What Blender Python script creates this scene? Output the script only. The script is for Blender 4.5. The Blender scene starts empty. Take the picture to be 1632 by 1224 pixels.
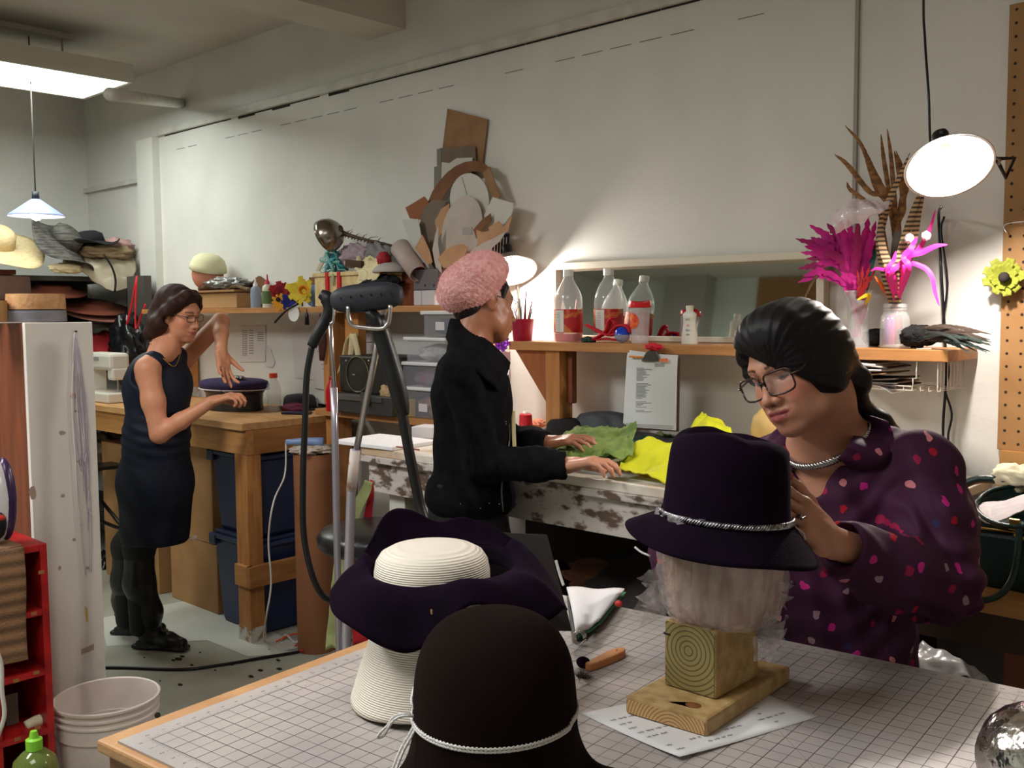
import bpy, bmesh, math, random
import numpy as np
from mathutils import Vector, Matrix, Euler, noise as mnoise

random.seed(7)
SC = bpy.context.scene
COL = SC.collection
pi = math.pi

# ------------------------------------------------------------------ camera
FPX = 1580.0
CAMZ = 1.55
PITCH = math.atan(117 / FPX)
ROLL = math.radians(0.45)
FH = Vector((-0.682, 0.7314, 0)).normalized()          # heading
RH = Vector((FH.y, -FH.x, 0))                          # level right
CF = (FH * math.cos(PITCH) - Vector((0, 0, 1)) * math.sin(PITCH)).normalized()
CU0 = RH.cross(CF)
CR = RH * math.cos(ROLL) - CU0 * math.sin(ROLL)
CU = CU0 * math.cos(ROLL) + RH * math.sin(ROLL)
CAM = Vector((0, 0, CAMZ))
cd = bpy.data.cameras.new('camera'); cam = bpy.data.objects.new('camera', cd); COL.objects.link(cam)
cd.sensor_width = 36; cd.lens = 36 * FPX / 1632; cd.clip_start = 0.05
cam.matrix_world = Matrix(((CR.x, CU.x, -CF.x, 0), (CR.y, CU.y, -CF.y, 0), (CR.z, CU.z, -CF.z, CAMZ), (0, 0, 0, 1)))
SC.camera = cam

# ------------------------------------------------------------------ world and exposure
SC.view_settings.view_transform = 'Standard'; SC.view_settings.look = 'None'
SC.view_settings.gamma = 1; SC.view_settings.use_curve_mapping = False
SC.view_settings.exposure = 0.0
W = bpy.data.worlds.new('world'); SC.world = W; W.use_nodes = True
W.node_tree.nodes['Background'].inputs[0].default_value = (0.9, 0.95, 1, 1)
W.node_tree.nodes['Background'].inputs[1].default_value = 0.07

def area(name, loc, size, power, color, rot=(0, 0, 0), sizey=None, spread=180):
    l = bpy.data.lights.new(name, 'AREA'); l.energy = power; l.color = color; l.size = size
    l.spread = math.radians(spread)
    if sizey: l.shape = 'RECTANGLE'; l.size_y = sizey
    o = bpy.data.objects.new(name, l); COL.objects.link(o); o.location = loc; o.rotation_euler = rot
    return o
def spot(name, loc, direction, power, color, angle=100, blend=.6, r=.03):
    l = bpy.data.lights.new(name, 'SPOT'); l.energy = power; l.color = color
    l.spot_size = math.radians(angle); l.spot_blend = blend; l.shadow_soft_size = r
    o = bpy.data.objects.new(name, l); COL.objects.link(o); o.location = loc
    o.rotation_euler = Vector(direction).to_track_quat('-Z', 'Y').to_euler()
    return o
def bulb(name, loc, power, color, r=.03):
    l = bpy.data.lights.new(name, 'POINT'); l.energy = power; l.color = color; l.shadow_soft_size = r
    o = bpy.data.objects.new(name, l); COL.objects.link(o); o.location = loc
    return o

# ------------------------------------------------------------------ places: a photo direction met by a real plane
def ray(px, py): return CF + CR * ((px - 816) / FPX) - CU * ((py - 612) / FPX)
def PX(px, py, x): d = ray(px, py); return CAM + d * (x / d.x)
def PY(px, py, y): d = ray(px, py); return CAM + d * (y / d.y)
def PZ(px, py, z): d = ray(px, py); return CAM + d * ((z - CAMZ) / d.z)
def PD(px, py, dist): d = ray(px, py); return CAM + d * (dist / d.dot(FH))
def PL(px, py, o, n): d = ray(px, py); n = Vector(n); return CAM + d * ((Vector(o) - CAM).dot(n) / d.dot(n))
V = Vector

# ------------------------------------------------------------------ materials
def lin(c):
    r = []
    for x in c[:3]:
        x = x / 255
        r.append(x / 12.92 if x <= .04045 else ((x + .055) / 1.055) ** 2.4)
    return (*r, 1)
MATS = {}
def mat(name, c=(200, 200, 200), rough=.6, metal=0, c2=None, vs=8, vw=(.4, .65), stretch=(1, 1, 1), bump=0, bs=60, sheen=0, trans=0,
        alpha=1, emit=0, ecol=None, spec=.5, coat=0, ior=1.45, sss=0, detail=3, attr=None, c3=None, wave=0, wscale=20, wdir='X', wdist=1, backface=None):
    if name in MATS: return MATS[name]
    m = bpy.data.materials.new(name); m.use_nodes = True; nt = m.node_tree; N = nt.nodes; Lk = nt.links
    b = N['Principled BSDF']
    b.inputs['Base Color'].default_value = lin(c); b.inputs['Roughness'].default_value = rough
    b.inputs['Metallic'].default_value = metal; b.inputs['IOR'].default_value = ior
    b.inputs['Specular IOR Level'].default_value = spec
    b.inputs['Transmission Weight'].default_value = trans; b.inputs['Alpha'].default_value = alpha
    b.inputs['Coat Weight'].default_value = coat
    if sheen:
        b.inputs['Sheen Weight'].default_value = sheen; b.inputs['Sheen Roughness'].default_value = .4
        b.inputs['Sheen Tint'].default_value = lin(ecol or c2 or c)
    if sss:
        b.inputs['Subsurface Weight'].default_value = sss; b.inputs['Subsurface Radius'].default_value = (.012, .005, .003); b.inputs['Subsurface Scale'].default_value = 1
    if emit:
        b.inputs['Emission Color'].default_value = lin(ecol or c); b.inputs['Emission Strength'].default_value = emit
    co = N.new('ShaderNodeTexCoord'); mp = N.new('ShaderNodeMapping'); Lk.new(co.outputs['Object'], mp.inputs[0])
    mp.inputs['Scale'].default_value = stretch
    col = None
    if c2:
        n = N.new('ShaderNodeTexNoise'); n.inputs['Scale'].default_value = vs; n.inputs['Detail'].default_value = detail
        Lk.new(mp.outputs[0], n.inputs['Vector'])
        r = N.new('ShaderNodeValToRGB'); r.color_ramp.elements[0].position = vw[0]; r.color_ramp.elements[1].position = vw[1]
        r.color_ramp.elements[0].color = lin(c); r.color_ramp.elements[1].color = lin(c2)
        if c3:
            e = r.color_ramp.elements.new(min(.99, vw[1] + .12)); e.color = lin(c3)
        Lk.new(n.outputs['Fac'], r.inputs[0]); col = r.outputs[0]
    if wave:
        w = N.new('ShaderNodeTexWave'); w.inputs['Scale'].default_value = wscale; w.inputs['Distortion'].default_value = wdist
        w.inputs['Detail'].default_value = 2; w.bands_direction = wdir
        Lk.new(mp.outputs[0], w.inputs['Vector'])
        mx = N.new('ShaderNodeMix'); mx.data_type = 'RGBA'; mx.blend_type = 'MULTIPLY'; mx.inputs[0].default_value = wave
        if col: Lk.new(col, mx.inputs[6])
        else: mx.inputs[6].default_value = lin(c)
        Lk.new(w.outputs['Color'], mx.inputs[7]); col = mx.outputs[2]
    if attr:
        a = N.new('ShaderNodeAttribute'); a.attribute_name = attr
        col = a.outputs['Color']
    if col: Lk.new(col, b.inputs['Base Color'])
    if bump:
        n2 = N.new('ShaderNodeTexNoise'); n2.inputs['Scale'].default_value = bs; n2.inputs['Detail'].default_value = 3
        Lk.new(mp.outputs[0], n2.inputs['Vector'])
        bp = N.new('ShaderNodeBump'); bp.inputs['Strength'].default_value = bump; bp.inputs['Distance'].default_value = .01
        Lk.new(n2.outputs['Fac'], bp.inputs['Height']); Lk.new(bp.outputs[0], b.inputs['Normal'])
    MATS[name] = m
    return m
def wood(name, a, b2, st=(1, 14, 14), sc=3, rough=.55, w=.35, ws=6):
    return mat(name, a, rough, c2=b2, vs=sc, stretch=st, detail=6, vw=(.3, .7), bump=.15, bs=30)

M = dict(
    wall=lambda: mat('wall_paint', (214, 211, 203), .7, c2=(206, 203, 196), vs=3, bump=.06, bs=90),
)

# ------------------------------------------------------------------ mesh builder
class MB:
    def __init__(s): s.v = []; s.f = []; s.M = None; s.cols = None
    def _add(s, vs, fs):
        o = len(s.v)
        if s.M is not None: vs = [s.M @ V(p) for p in vs]
        s.v += [tuple(p) for p in vs]; s.f += [tuple(i + o for i in f) for f in fs]
        return s
    def box(s, c, d, rot=None):
        x, y, z = [k / 2 for k in d]; R = Euler(rot).to_matrix() if rot else Matrix.Identity(3)
        vs = [V(c) + R @ V((a * x, b * y, e * z)) for a in (-1, 1) for b in (-1, 1) for e in (-1, 1)]
        return s._add(vs, [(0, 1, 3, 2), (4, 6, 7, 5), (0, 4, 5, 1), (2, 3, 7, 6), (0, 2, 6, 4), (1, 5, 7, 3)])
    def bb(s, a, b):   # box between two corners
        return s.box([(a[i] + b[i]) / 2 for i in range(3)], [abs(a[i] - b[i]) for i in range(3)])
    def beam(s, a, b, w, h, up=(0, 0, 1)):
        a = V(a); b = V(b); d = (b - a).normalized(); u = V(up); sd = d.cross(u).normalized(); u = sd.cross(d)
        vs = [p + sd * (i * w / 2) + u * (j * h / 2) for p in (a, b) for i, j in ((-1, -1), (1, -1), (1, 1), (-1, 1))]
        return s._add(vs, [(3, 2, 1, 0), (4, 5, 6, 7), (0, 1, 5, 4), (1, 2, 6, 5), (2, 3, 7, 6), (3, 0, 4, 7)])
    def tube(s, pts, r, n=8, sm=0, caps=True, flat=1.0):
        pts = [V(p) for p in pts]
        rs = list(r) if hasattr(r, '__len__') else [r] * len(pts)
        if sm and len(pts) > 2: pts, rs = smooth(pts, rs, sm)
        t = (pts[1] - pts[0]).normalized(); u = t.orthogonal().normalized(); vs = []; fs = []
        if abs(t.z) < .9: u = V((0, 0, 1)).cross(t).normalized()
        for i, p in enumerate(pts):
            if i == 0: d = pts[1] - p
            elif i == len(pts) - 1: d = p - pts[-2]
            else: d = pts[i + 1] - pts[i - 1]
            d.normalize(); u = (u - d * u.dot(d)).normalized(); w = d.cross(u)
            for k in range(n):
                a = 2 * pi * k / n; vs.append(p + (u * math.cos(a) + w * math.sin(a) * flat) * rs[i])
        for i in range(len(pts) - 1):
            for k in range(n):
                a = i * n + k; b = i * n + (k + 1) % n; fs.append((a, b, b + n, a + n))
        if caps: fs.append(tuple(range(n - 1, -1, -1))); fs.append(tuple(len(vs) - n + k for k in range(n)))
        return s._add(vs, fs)
    def cyl(s, a, b, r0, r1=None, n=20): return s.tube([a, b], [r0, r0 if r1 is None else r1], n)
    def lathe(s, prof, c=(0, 0, 0), n=32, ax=None, sx=1, sy=1, fn=None, close=False):
        """prof: (r,z) list; fn(theta, i, r, z) -> (r, z)"""
        c = V(c); R = V(ax).to_track_quat('Z', 'Y').to_matrix() if ax else Matrix.Identity(3); vs = []; fs = []
        for i, (r, z) in enumerate(prof):
            for k in range(n):
                a = 2 * pi * k / n; rr, zz = (fn(a, i, r, z) if fn else (r, z))
                vs.append(c + R @ V((rr * math.cos(a) * sx, rr * math.sin(a) * sy, zz)))
        m = len(prof)
        for i in range(m - 1):
            for k in range(n):
                a = i * n + k; b = i * n + (k + 1) % n; fs.append((a, b, b + n, a + n))
        if prof[0][0] > 1e-6 and close: fs.append(tuple(range(n - 1, -1, -1)))
        if prof[-1][0] > 1e-6 and close: fs.append(tuple((m - 1) * n + k for k in range(n)))
        return s._add(vs, fs)
    def ball(s, c, r, n=16, rot=None, fn=None):
        if not hasattr(r, '__len__'): r = (r, r, r)
        R = Euler(rot).to_matrix() if rot else Matrix.Identity(3); vs = []; fs = []; m = max(6, n // 2)
        for i in range(m + 1):
            ph = pi * i / m
            for k in range(n):
                a = 2 * pi * k / n; p = V((math.sin(ph) * math.cos(a), math.sin(ph) * math.sin(a), math.cos(ph)))
                q = fn(p) if fn else 1
                vs.append(V(c) + R @ V((p.x * r[0] * q, p.y * r[1] * q, p.z * r[2] * q)))
        for i in range(m):
            for k in range(n):
                a = i * n + k; b = i * n + (k + 1) % n; fs.append((a, a + n, b + n, b))
        return s._add(vs, fs)
    def grid(s, fn, nu, nv, closeu=False):
        vs = [fn(i / (nu if closeu else nu - 1), j / (nv - 1)) for j in range(nv) for i in range(nu)]; fs = []
        for j in range(nv - 1):
            for i in range(nu if closeu else nu - 1):
                a = j * nu + i; b = j * nu + (i + 1) % nu; fs.append((a, b, b + nu, a + nu))
        return s._add(vs, fs)
    def prism(s, outline, vec):
        n = len(outline); vec = V(vec); a = [V(p) for p in outline]
        return s._add(a + [p + vec for p in a], [tuple(range(n - 1, -1, -1)), tuple(range(n, 2 * n))] + [(i, (i + 1) % n, (i + 1) % n + n, i + n) for i in range(n)])
    def face(s, pts): return s._add(pts, [tuple(range(len(pts)))])
    def build(s, name, m, parent=None, bev=0, smooth_=False, thick=0, sub=0, offset=0, **tags):
        return link(name, s.v, s.f, m, parent, bev, smooth_, thick, sub, offset, **tags)

def smooth(pts, rs, k):
    out = []; ro = []; P = [pts[0] * 2 - pts[1]] + pts + [pts[-1] * 2 - pts[-2]]; R = [rs[0]] + rs + [rs[-1]]
    for i in range(1, len(P) - 2):
        for j in range(k):
            t = j / k; a, b, c, d = P[i - 1], P[i], P[i + 1], P[i + 2]
            out.append(.5 * ((2 * b) + (c - a) * t + (2 * a - 5 * b + 4 * c - d) * t * t + (3 * b - a - 3 * c + d) * t ** 3))
            ro.append(R[i] * (1 - t) + R[i + 1] * t)
    out.append(pts[-1]); ro.append(rs[-1])
    return out, ro

WO = {}
def tags(o, label=None, category=None, group=None, kind=None):
    for k, v in (('label', label), ('category', category), ('group', group), ('kind', kind)):
        if v: o[k] = v
    return o
def link(name, vs, fs, m, parent=None, bev=0, smooth_=False, thick=0, sub=0, offset=0, origin=None, **tg):
    if not isinstance(vs, np.ndarray): vs = np.array([tuple(p) for p in vs], dtype=float)
    if parent is not None: org = WO[parent.name]
    elif origin is not None: org = V(origin)
    else:
        lo = vs.min(0); hi = vs.max(0); org = V(((lo[0] + hi[0]) / 2, (lo[1] + hi[1]) / 2, lo[2]))
    me = bpy.data.meshes.new(name)
    vs = vs - np.array(org)
    if isinstance(fs, np.ndarray):
        me.vertices.add(len(vs)); me.vertices.foreach_set('co', vs.astype(np.float32).ravel())
        me.loops.add(fs.size); me.loops.foreach_set('vertex_index', fs.astype(np.int32).ravel())
        me.polygons.add(len(fs)); me.polygons.foreach_set('loop_start', np.arange(0, fs.size, 4, dtype=np.int32))
        me.update(calc_edges=True); me.validate()
    else:
        me.from_pydata([tuple(p) for p in vs], [], fs); me.validate(); me.update()
    if m: me.materials.append(m)
    o = bpy.data.objects.new(name, me); COL.objects.link(o)
    if parent is not None: o.parent = parent
    else: o.location = org
    WO[o.name] = org
    if not isinstance(fs, np.ndarray) and len(vs) < 60000:
        bm = bmesh.new(); bm.from_mesh(me); bmesh.ops.remove_doubles(bm, verts=bm.verts, dist=1e-6); bmesh.ops.recalc_face_normals(bm, faces=bm.faces); bm.to_mesh(me); bm.free()
    if smooth_:
        me.polygons.foreach_set('use_smooth', [True] * len(me.polygons))
        if smooth_ == 'auto': me.set_sharp_from_angle(angle=math.radians(40))
    if bev: b = o.modifiers.new('b', 'BEVEL'); b.width = bev; b.segments = 2; b.limit_method = 'ANGLE'
    if thick: t = o.modifiers.new('t', 'SOLIDIFY'); t.thickness = thick; t.offset = offset
    if sub: u = o.modifiers.new('s', 'SUBSURF'); u.levels = u.render_levels = sub
    return tags(o, **tg)
def thing(name, label, category, loc, group=None):
    o = bpy.data.objects.new(name, None); COL.objects.link(o); o.location = loc; o.empty_display_size = .05
    WO[o.name] = V(loc); return tags(o, label, category, group)
def dup(o, loc, rot=None, label=None, group=None, scale=None, parent=None):
    c = o.copy(); COL.objects.link(c)
    if parent is not None: c.parent = parent
    if loc is not None: c.location = loc
    if rot is not None: c.rotation_euler = rot
    if scale is not None: c.scale = scale if hasattr(scale, '__len__') else (scale,) * 3
    if label: c['label'] = label
    if group: c['group'] = group
    for ch in list(o.children): dup(ch, None, parent=c)
    return c
_glyph = {}
def glyphs(mb, text, origin, right, up, size, align='LEFT', lift=0, thick_n=None):
    """lay flat letters into a mesh builder"""
    key = (text, align)
    if key not in _glyph:
        cu = bpy.data.curves.new('t', 'FONT'); cu.body = text; cu.align_x = align; cu.resolution_u = 2
        ob = bpy.data.objects.new('t', cu); COL.objects.link(ob)
        me = ob.to_mesh(); _glyph[key] = ([v.co.copy() for v in me.vertices], [tuple(p.vertices) for p in me.polygons])
        ob.to_mesh_clear(); bpy.data.objects.remove(ob); bpy.data.curves.remove(cu)
    vs, fs = _glyph[key]; o = V(origin); r = V(right).normalized(); u = V(up).normalized(); n = r.cross(u)
    mb._add([o + r * (v.x * size) + u * (v.y * size) + n * lift for v in vs], fs)

# ------------------------------------------------------------------ smooth solids grown from tapered limbs (bodies, hair, cloth)
class SDF:
    def __init__(s, lo, hi, h):
        s.h = h; s.lo = np.array(lo, float); s.n = np.ceil((np.array(hi, float) - s.lo) / h).astype(int) + 1
        s.f = np.full(tuple(s.n), 1.0, np.float32)
    def _blk(s, lo, hi, pad):
        a = np.clip(np.floor((np.array(lo) - pad - s.lo) / s.h).astype(int), 0, s.n); b = np.clip(np.ceil((np.array(hi) + pad - s.lo) / s.h).astype(int) + 1, 0, s.n)
        if (b <= a).any(): return None, None
        g = [(s.lo[i] + np.arange(a[i], b[i]) * s.h).astype(np.float32) for i in range(3)]
        return (slice(a[0], b[0]), slice(a[1], b[1]), slice(a[2], b[2])), (g[0][:, None, None], g[1][None, :, None], g[2][None, None, :])
    def _mix(s, sl, d, k, op):
        f = s.f[sl]
        if op == '-': d = -d; r = np.maximum(f, d); sg = 1
        else: r = np.minimum(f, d); sg = -1
        if k > 0:
            hh = np.maximum(k - np.abs(f - d), 0) / k; r = r + sg * hh * hh * k * .25
        s.f[sl] = r
    def rc(s, a, b, ra, rb=None, k=.02, op='+'):
        rb = ra if rb is None else rb; a = np.array(a, float); b = np.array(b, float); R = max(ra, rb)
        sl, g = s._blk(np.minimum(a, b), np.maximum(a, b), R + k + 3 * s.h)
        if sl is None: return s
        ab = b - a; L2 = max(ab @ ab, 1e-12); q = [g[i] - np.float32(a[i]) for i in range(3)]
        t = np.clip((q[0] * ab[0] + q[1] * ab[1] + q[2] * ab[2]) / L2, 0, 1).astype(np.float32)
        d = np.sqrt((q[0] - t * ab[0]) ** 2 + (q[1] - t * ab[1]) ** 2 + (q[2] - t * ab[2]) ** 2) - (ra + (rb - ra) * t)
        s._mix(sl, d.astype(np.float32), k, op); return s
    def chain(s, pts, rs, k=.02, op='+'):
        for i in range(len(pts) - 1): s.rc(pts[i], pts[i + 1], rs[i], rs[i + 1], k, op)
        return s
    def ell(s, c, r, R=None, k=.02, op='+'):
        c = np.array(c, float); r = np.array(r, float); m = r.max()
        Rm = np.eye(3) if R is None else np.array(R, float)
        ext = np.sqrt(((Rm * r[None, :]) ** 2).sum(1))
        sl, g = s._blk(c - ext, c + ext, k + 3 * s.h)
        if sl is None: return s
        q = [g[i] - np.float32(c[i]) for i in range(3)]; u = [q[0] * Rm[0, j] + q[1] * Rm[1, j] + q[2] * Rm[2, j] for j in range(3)]
        k0 = np.sqrt(sum((u[j] / r[j]) ** 2 for j in range(3))); k1 = np.sqrt(sum((u[j] / r[j] ** 2) ** 2 for j in range(3)))
        d = k0 * (k0 - 1) / np.maximum(k1, 1e-6); s._mix(sl, d.astype(np.float32), k, op); return s
    def box(s, c, hf, R=None, rr=.01, k=.01, op='+'):
        c = np.array(c, float); hf = np.array(hf, float) - rr; Rm = np.eye(3) if R is None else np.array(R, float); ext = np.abs(Rm * (hf + rr)[None, :]).sum(1)
        sl, g = s._blk(c - ext, c + ext, k + 3 * s.h)
        if sl is None: return s
        q = [g[i] - np.float32(c[i]) for i in range(3)]; u = [np.abs(q[0] * Rm[0, j] + q[1] * Rm[1, j] + q[2] * Rm[2, j]) - hf[j] for j in range(3)]
        d = np.sqrt(sum(np.maximum(t, 0) ** 2 for t in u)) + np.minimum(np.maximum(np.maximum(u[0], u[1]), u[2]), 0) - rr
        s._mix(sl, d.astype(np.float32), k, op); return s
    def cut(s, p, n, k=0):   # keep the side n points away from
        n = np.array(n, float); n /= np.linalg.norm(n); g = [(s.lo[i] + np.arange(s.n[i]) * s.h).astype(np.float32) for i in range(3)]
        d = (g[0][:, None, None] - p[0]) * n[0] + (g[1][None, :, None] - p[1]) * n[1] + (g[2][None, None, :] - p[2]) * n[2]
        s.f = np.maximum(s.f, d.astype(np.float32)) if k == 0 else s.f
        if k: s._mix((slice(None),) * 3, -d.astype(np.float32), k, '-')
        return s
    def wrinkle(s, fn):      # fn(x,y,z) -> offset along the normal, metres
        idx = np.argwhere(np.abs(s.f) < .03); P = s.lo + idx * s.h
        s.f[idx[:, 0], idx[:, 1], idx[:, 2]] -= fn(P[:, 0], P[:, 1], P[:, 2]).astype(np.float32); return s
    def mesh(s):
        f = s.f; f = f.copy(); f[0] = 1; f[-1] = 1; f[:, 0] = 1; f[:, -1] = 1; f[:, :, 0] = 1; f[:, :, -1] = 1
        ins = f < 0; c = [ins[i:ins.shape[0] - 1 + i, j:ins.shape[1] - 1 + j, k:ins.shape[2] - 1 + k] for i in (0, 1) for j in (0, 1) for k in (0, 1)]
        a = c[0].copy(); o = c[0].copy()
        for x in c[1:]: a &= x; o |= x
        cell = np.argwhere(o & ~a); vid = -np.ones(tuple(np.array(f.shape) - 1), np.int32); vid[cell[:, 0], cell[:, 1], cell[:, 2]] = np.arange(len(cell))
        C = [(i, j, k) for i in (0, 1) for j in (0, 1) for k in (0, 1)]
        val = [f[cell[:, 0] + i, cell[:, 1] + j, cell[:, 2] + k] for i, j, k in C]
        acc = np.zeros((len(cell), 3)); cnt = np.zeros(len(cell))
        for p in range(8):
            for q in range(p + 1, 8):
                dd = [abs(C[p][i] - C[q][i]) for i in range(3)]
                if sum(dd) != 1: continue
                m = (val[p] < 0) != (val[q] < 0); t = np.where(m, val[p] / np.where(m, val[p] - val[q], 1), 0)
                P = np.array(C[p], float)[None] + t[:, None] * (np.array(C[q], float) - np.array(C[p], float))[None]
                acc += P * m[:, None]; cnt += m
        vs = s.lo + (cell + acc / cnt[:, None]) * s.h; fs = []
        for ax in range(3):
            u, w = [(1, 2), (2, 0), (0, 1)][ax]
            A = [slice(None)] * 3; B = [slice(None)] * 3; A[ax] = slice(0, -1); B[ax] = slice(1, None)
            cr = ins[tuple(A)] != ins[tuple(B)]; e = np.argwhere(cr); e = e[(e[:, u] > 0) & (e[:, w] > 0) & (e[:, u] < f.shape[u] - 1) & (e[:, w] < f.shape[w] - 1)]
            def cid(du, dw): q = e.copy(); q[:, u] -= du; q[:, w] -= dw; return vid[q[:, 0], q[:, 1], q[:, 2]]
            Q = np.stack([cid(1, 1), cid(0, 1), cid(0, 0), cid(1, 0)], 1)
            flip = ~ins[e[:, 0], e[:, 1], e[:, 2]]; Q[flip] = Q[flip][:, ::-1]; fs.append(Q)
        return vs, np.concatenate(fs)
    def build(s, name, m, parent=None, colf=None, relax=1, **tg):
        vs, fs = s.mesh()
        for _ in range(relax):
            acc = np.zeros_like(vs); cnt = np.zeros(len(vs))
            for i in range(4):
                a, b = fs[:, i], fs[:, (i + 1) % 4]
                for d in range(3): acc[:, d] += np.bincount(a, vs[b, d], len(vs)) + np.bincount(b, vs[a, d], len(vs))
                cnt += np.bincount(a, minlength=len(vs)) + np.bincount(b, minlength=len(vs))
            vs = vs * .5 + .5 * acc / np.maximum(cnt, 1)[:, None]
        o = link(name, vs, fs, m, parent, smooth_=True, **tg)
        if colf is not None and len(o.data.vertices) == len(vs):
            c = colf(vs); at = o.data.color_attributes.new('col', 'FLOAT_COLOR', 'POINT'); at.data.foreach_set('color', np.concatenate([c, np.ones((len(c), 1))], 1).astype(np.float32).ravel())
        return o
# ================================================================== LIGHTS OF THE ROOM
WARM = (1, .86, .72); COOL = (.93, 1, .95)

# ================================================================== THE ROOM
X0, X1, Y0, Y1, ZC = -7.03, 2.2, -2.6, 3.15, 3.08
wallm = mat('wall_paint', (216, 213, 206), .75, c2=(207, 205, 198), vs=2.5, bump=.08, bs=70)
ceilm = mat('ceiling_paint', (196, 190, 180), .85, c2=(186, 180, 170), vs=2, bump=.05, bs=60)
floorm = mat('floor_paint', (176, 176, 162), .6, c2=(158, 157, 142), vs=3, vw=(.35, .6), bump=.08, bs=120)
whitepaint = mat('trim_paint', (205, 203, 194), .5, c2=(190, 187, 178), vs=10)
dark = mat('dark_gap', (40, 34, 30), .9)
def struct(name, a, b, m, **k): o = MB().bb(a, b).build(name, m, kind='structure', **k); return o
struct('floor', (X0, Y0, -.08), (X1, Y1, 0), floorm)
struct('ceiling', (X0, Y0, ZC), (X1, Y1, ZC + .1), ceilm)
struct('wall_back', (X0, Y1, 0), (X1, Y1 + .12, ZC), wallm)
struct('wall_left', (X0 - .12, Y0, 0), (X0, Y1 + .12, ZC), wallm)
struct('wall_front', (X0, Y0 - .12, 0), (X1, Y0, ZC), mat('far_wall_paint', (206, 216, 208), .75))
struct('wall_right', (X1, Y0, 0), (X1 + .12, Y1, ZC), wallm)
struct('trim_1', (-6.19, Y1 - .05, 0), (-5.98, Y1, 2.66), wallm)          # shallow pilaster
struct('trim_2', (-6.0, Y0, 0), (-5.5, Y0 + .2, ZC), mat('grey_paint', (170, 166, 164), .7))
struct('beam', (-3.88, Y0, 2.87), (-3.6, Y1, ZC), ceilm)
# picture rail with a dark gap under it, and a thin seam lower down
struct('trim_3', (-5.98, Y1 - .028, 2.665), (X1, Y1, 2.705), whitepaint)
mb = MB()
for i in range(46):
    x = -5.9 + i * .17; w = .165 if random.random() < .75 else .09
    h = random.choice([.003, .004, .005, .012]) if x < -3.6 else .005
    mb.bb((x, Y1 - .0045, 2.663 - h), (x + w, Y1 - .0005, 2.664))
mb.build('trim_4', dark, kind='structure')
struct('trim_5', (X0, Y1 - .03, 2.40), (-6.19, Y1, 2.43), whitepaint)
mb = MB()
for i in range(30):
    if random.random() < .7: mb.bb((-5.9 + i * .14, Y1 - .002, 2.56), (-5.9 + i * .14 + .1, Y1 - .0003, 2.5625))
mb.build('trim_6', mat('seam_grey', (120, 114, 106), .9), kind='structure')
p = PY(1364, 200, Y1 - .005)
struct('trim_7', (p.x - .006, Y1 - .012, .9), (p.x + .006, Y1, 2.66), mat('pipe_paint', (150, 142, 134), .6))
# pipe across the corner under the ceiling
a = PD(170, 152, 6.3); b = PY(289, 165, Y1 - .03)
MB().tube([PZ(175, 150, 2.55), PY(289, 165, Y1)], .03, 12).build('trim_8', whitepaint, kind='structure', smooth_=True)

# pegboards
def pegboard(name, x0, x1, z0, z1, y, ny, label, sp=.0381):
    m = mat('pegboard_brown', (158, 118, 72), .7, c2=(146, 106, 62), vs=6)
    t = thing(name, label, 'pegboard', ((x0 + x1) / 2, y, z0))
    MB().bb((x0, y, z0), (x1, y + ny * .006, z1)).build('board', m, t, bev=.001)
    mb = MB(); hx = int((x1 - x0 - .03) / sp); hz = int((z1 - z0 - .03) / sp); yy = y + ny * .0066
    for i in range(hx + 1):
        for j in range(hz + 1):
            c = V((x0 + .02 + i * sp, yy, z0 + .02 + j * sp)); mb.face([c + V((math.cos(k * pi / 4) * .0045, 0, math.sin(k * pi / 4) * .0045)) for k in range(8)])
    mb.build('peg_holes', mat('peg_hole', (44, 32, 22), .9), t, kind='stuff')
    return t
pl = PY(1601, 8, 3.11); pbm = PY(1590, 718, 3.11)
pegboard('pegboard', -.945, .3, pbm.z, 2.42, 3.14, -1, 'tall brown pegboard with rows of holes on the wall at the right edge')
struct('trim_9', (-.93, 3.11, .93), (.3, 3.15, pbm.z), mat('pegbacker', (176, 128, 72), .6))
o = pegboard('pegboard', -5.0, -3.9, 2.05, 3.07, Y0 + .02, 1, 'brown pegboard seen only in the long mirror', sp=.05)
p2 = PY(1139, 470, Y1)

# ------------------------------------------------------------------ woods
pine = wood('pine', (196, 142, 84), (172, 118, 62), st=(2, 18, 18), sc=2.5)
pinev = wood('pine_vertical', (190, 132, 74), (160, 104, 54), st=(18, 18, 2), sc=2.5)
brownwood = wood('brown_board', (128, 66, 36), (100, 48, 26), st=(14, 14, 1.5), sc=2)
shelfwood = wood('shelf_pine', (186, 132, 78), (160, 106, 58), st=(1.5, 16, 16), sc=3)
peel = mat('peeling_paint', (196, 186, 180), .6, c2=(96, 76, 64), vs=19, vw=(.50, .60), stretch=(.8, 1, 1.6), detail=8, bump=.3, bs=25)
peelw = mat('white_worn_top', (222, 214, 202), .5, c2=(196, 170, 140), vs=4, vw=(.5, .62), detail=6)

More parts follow.
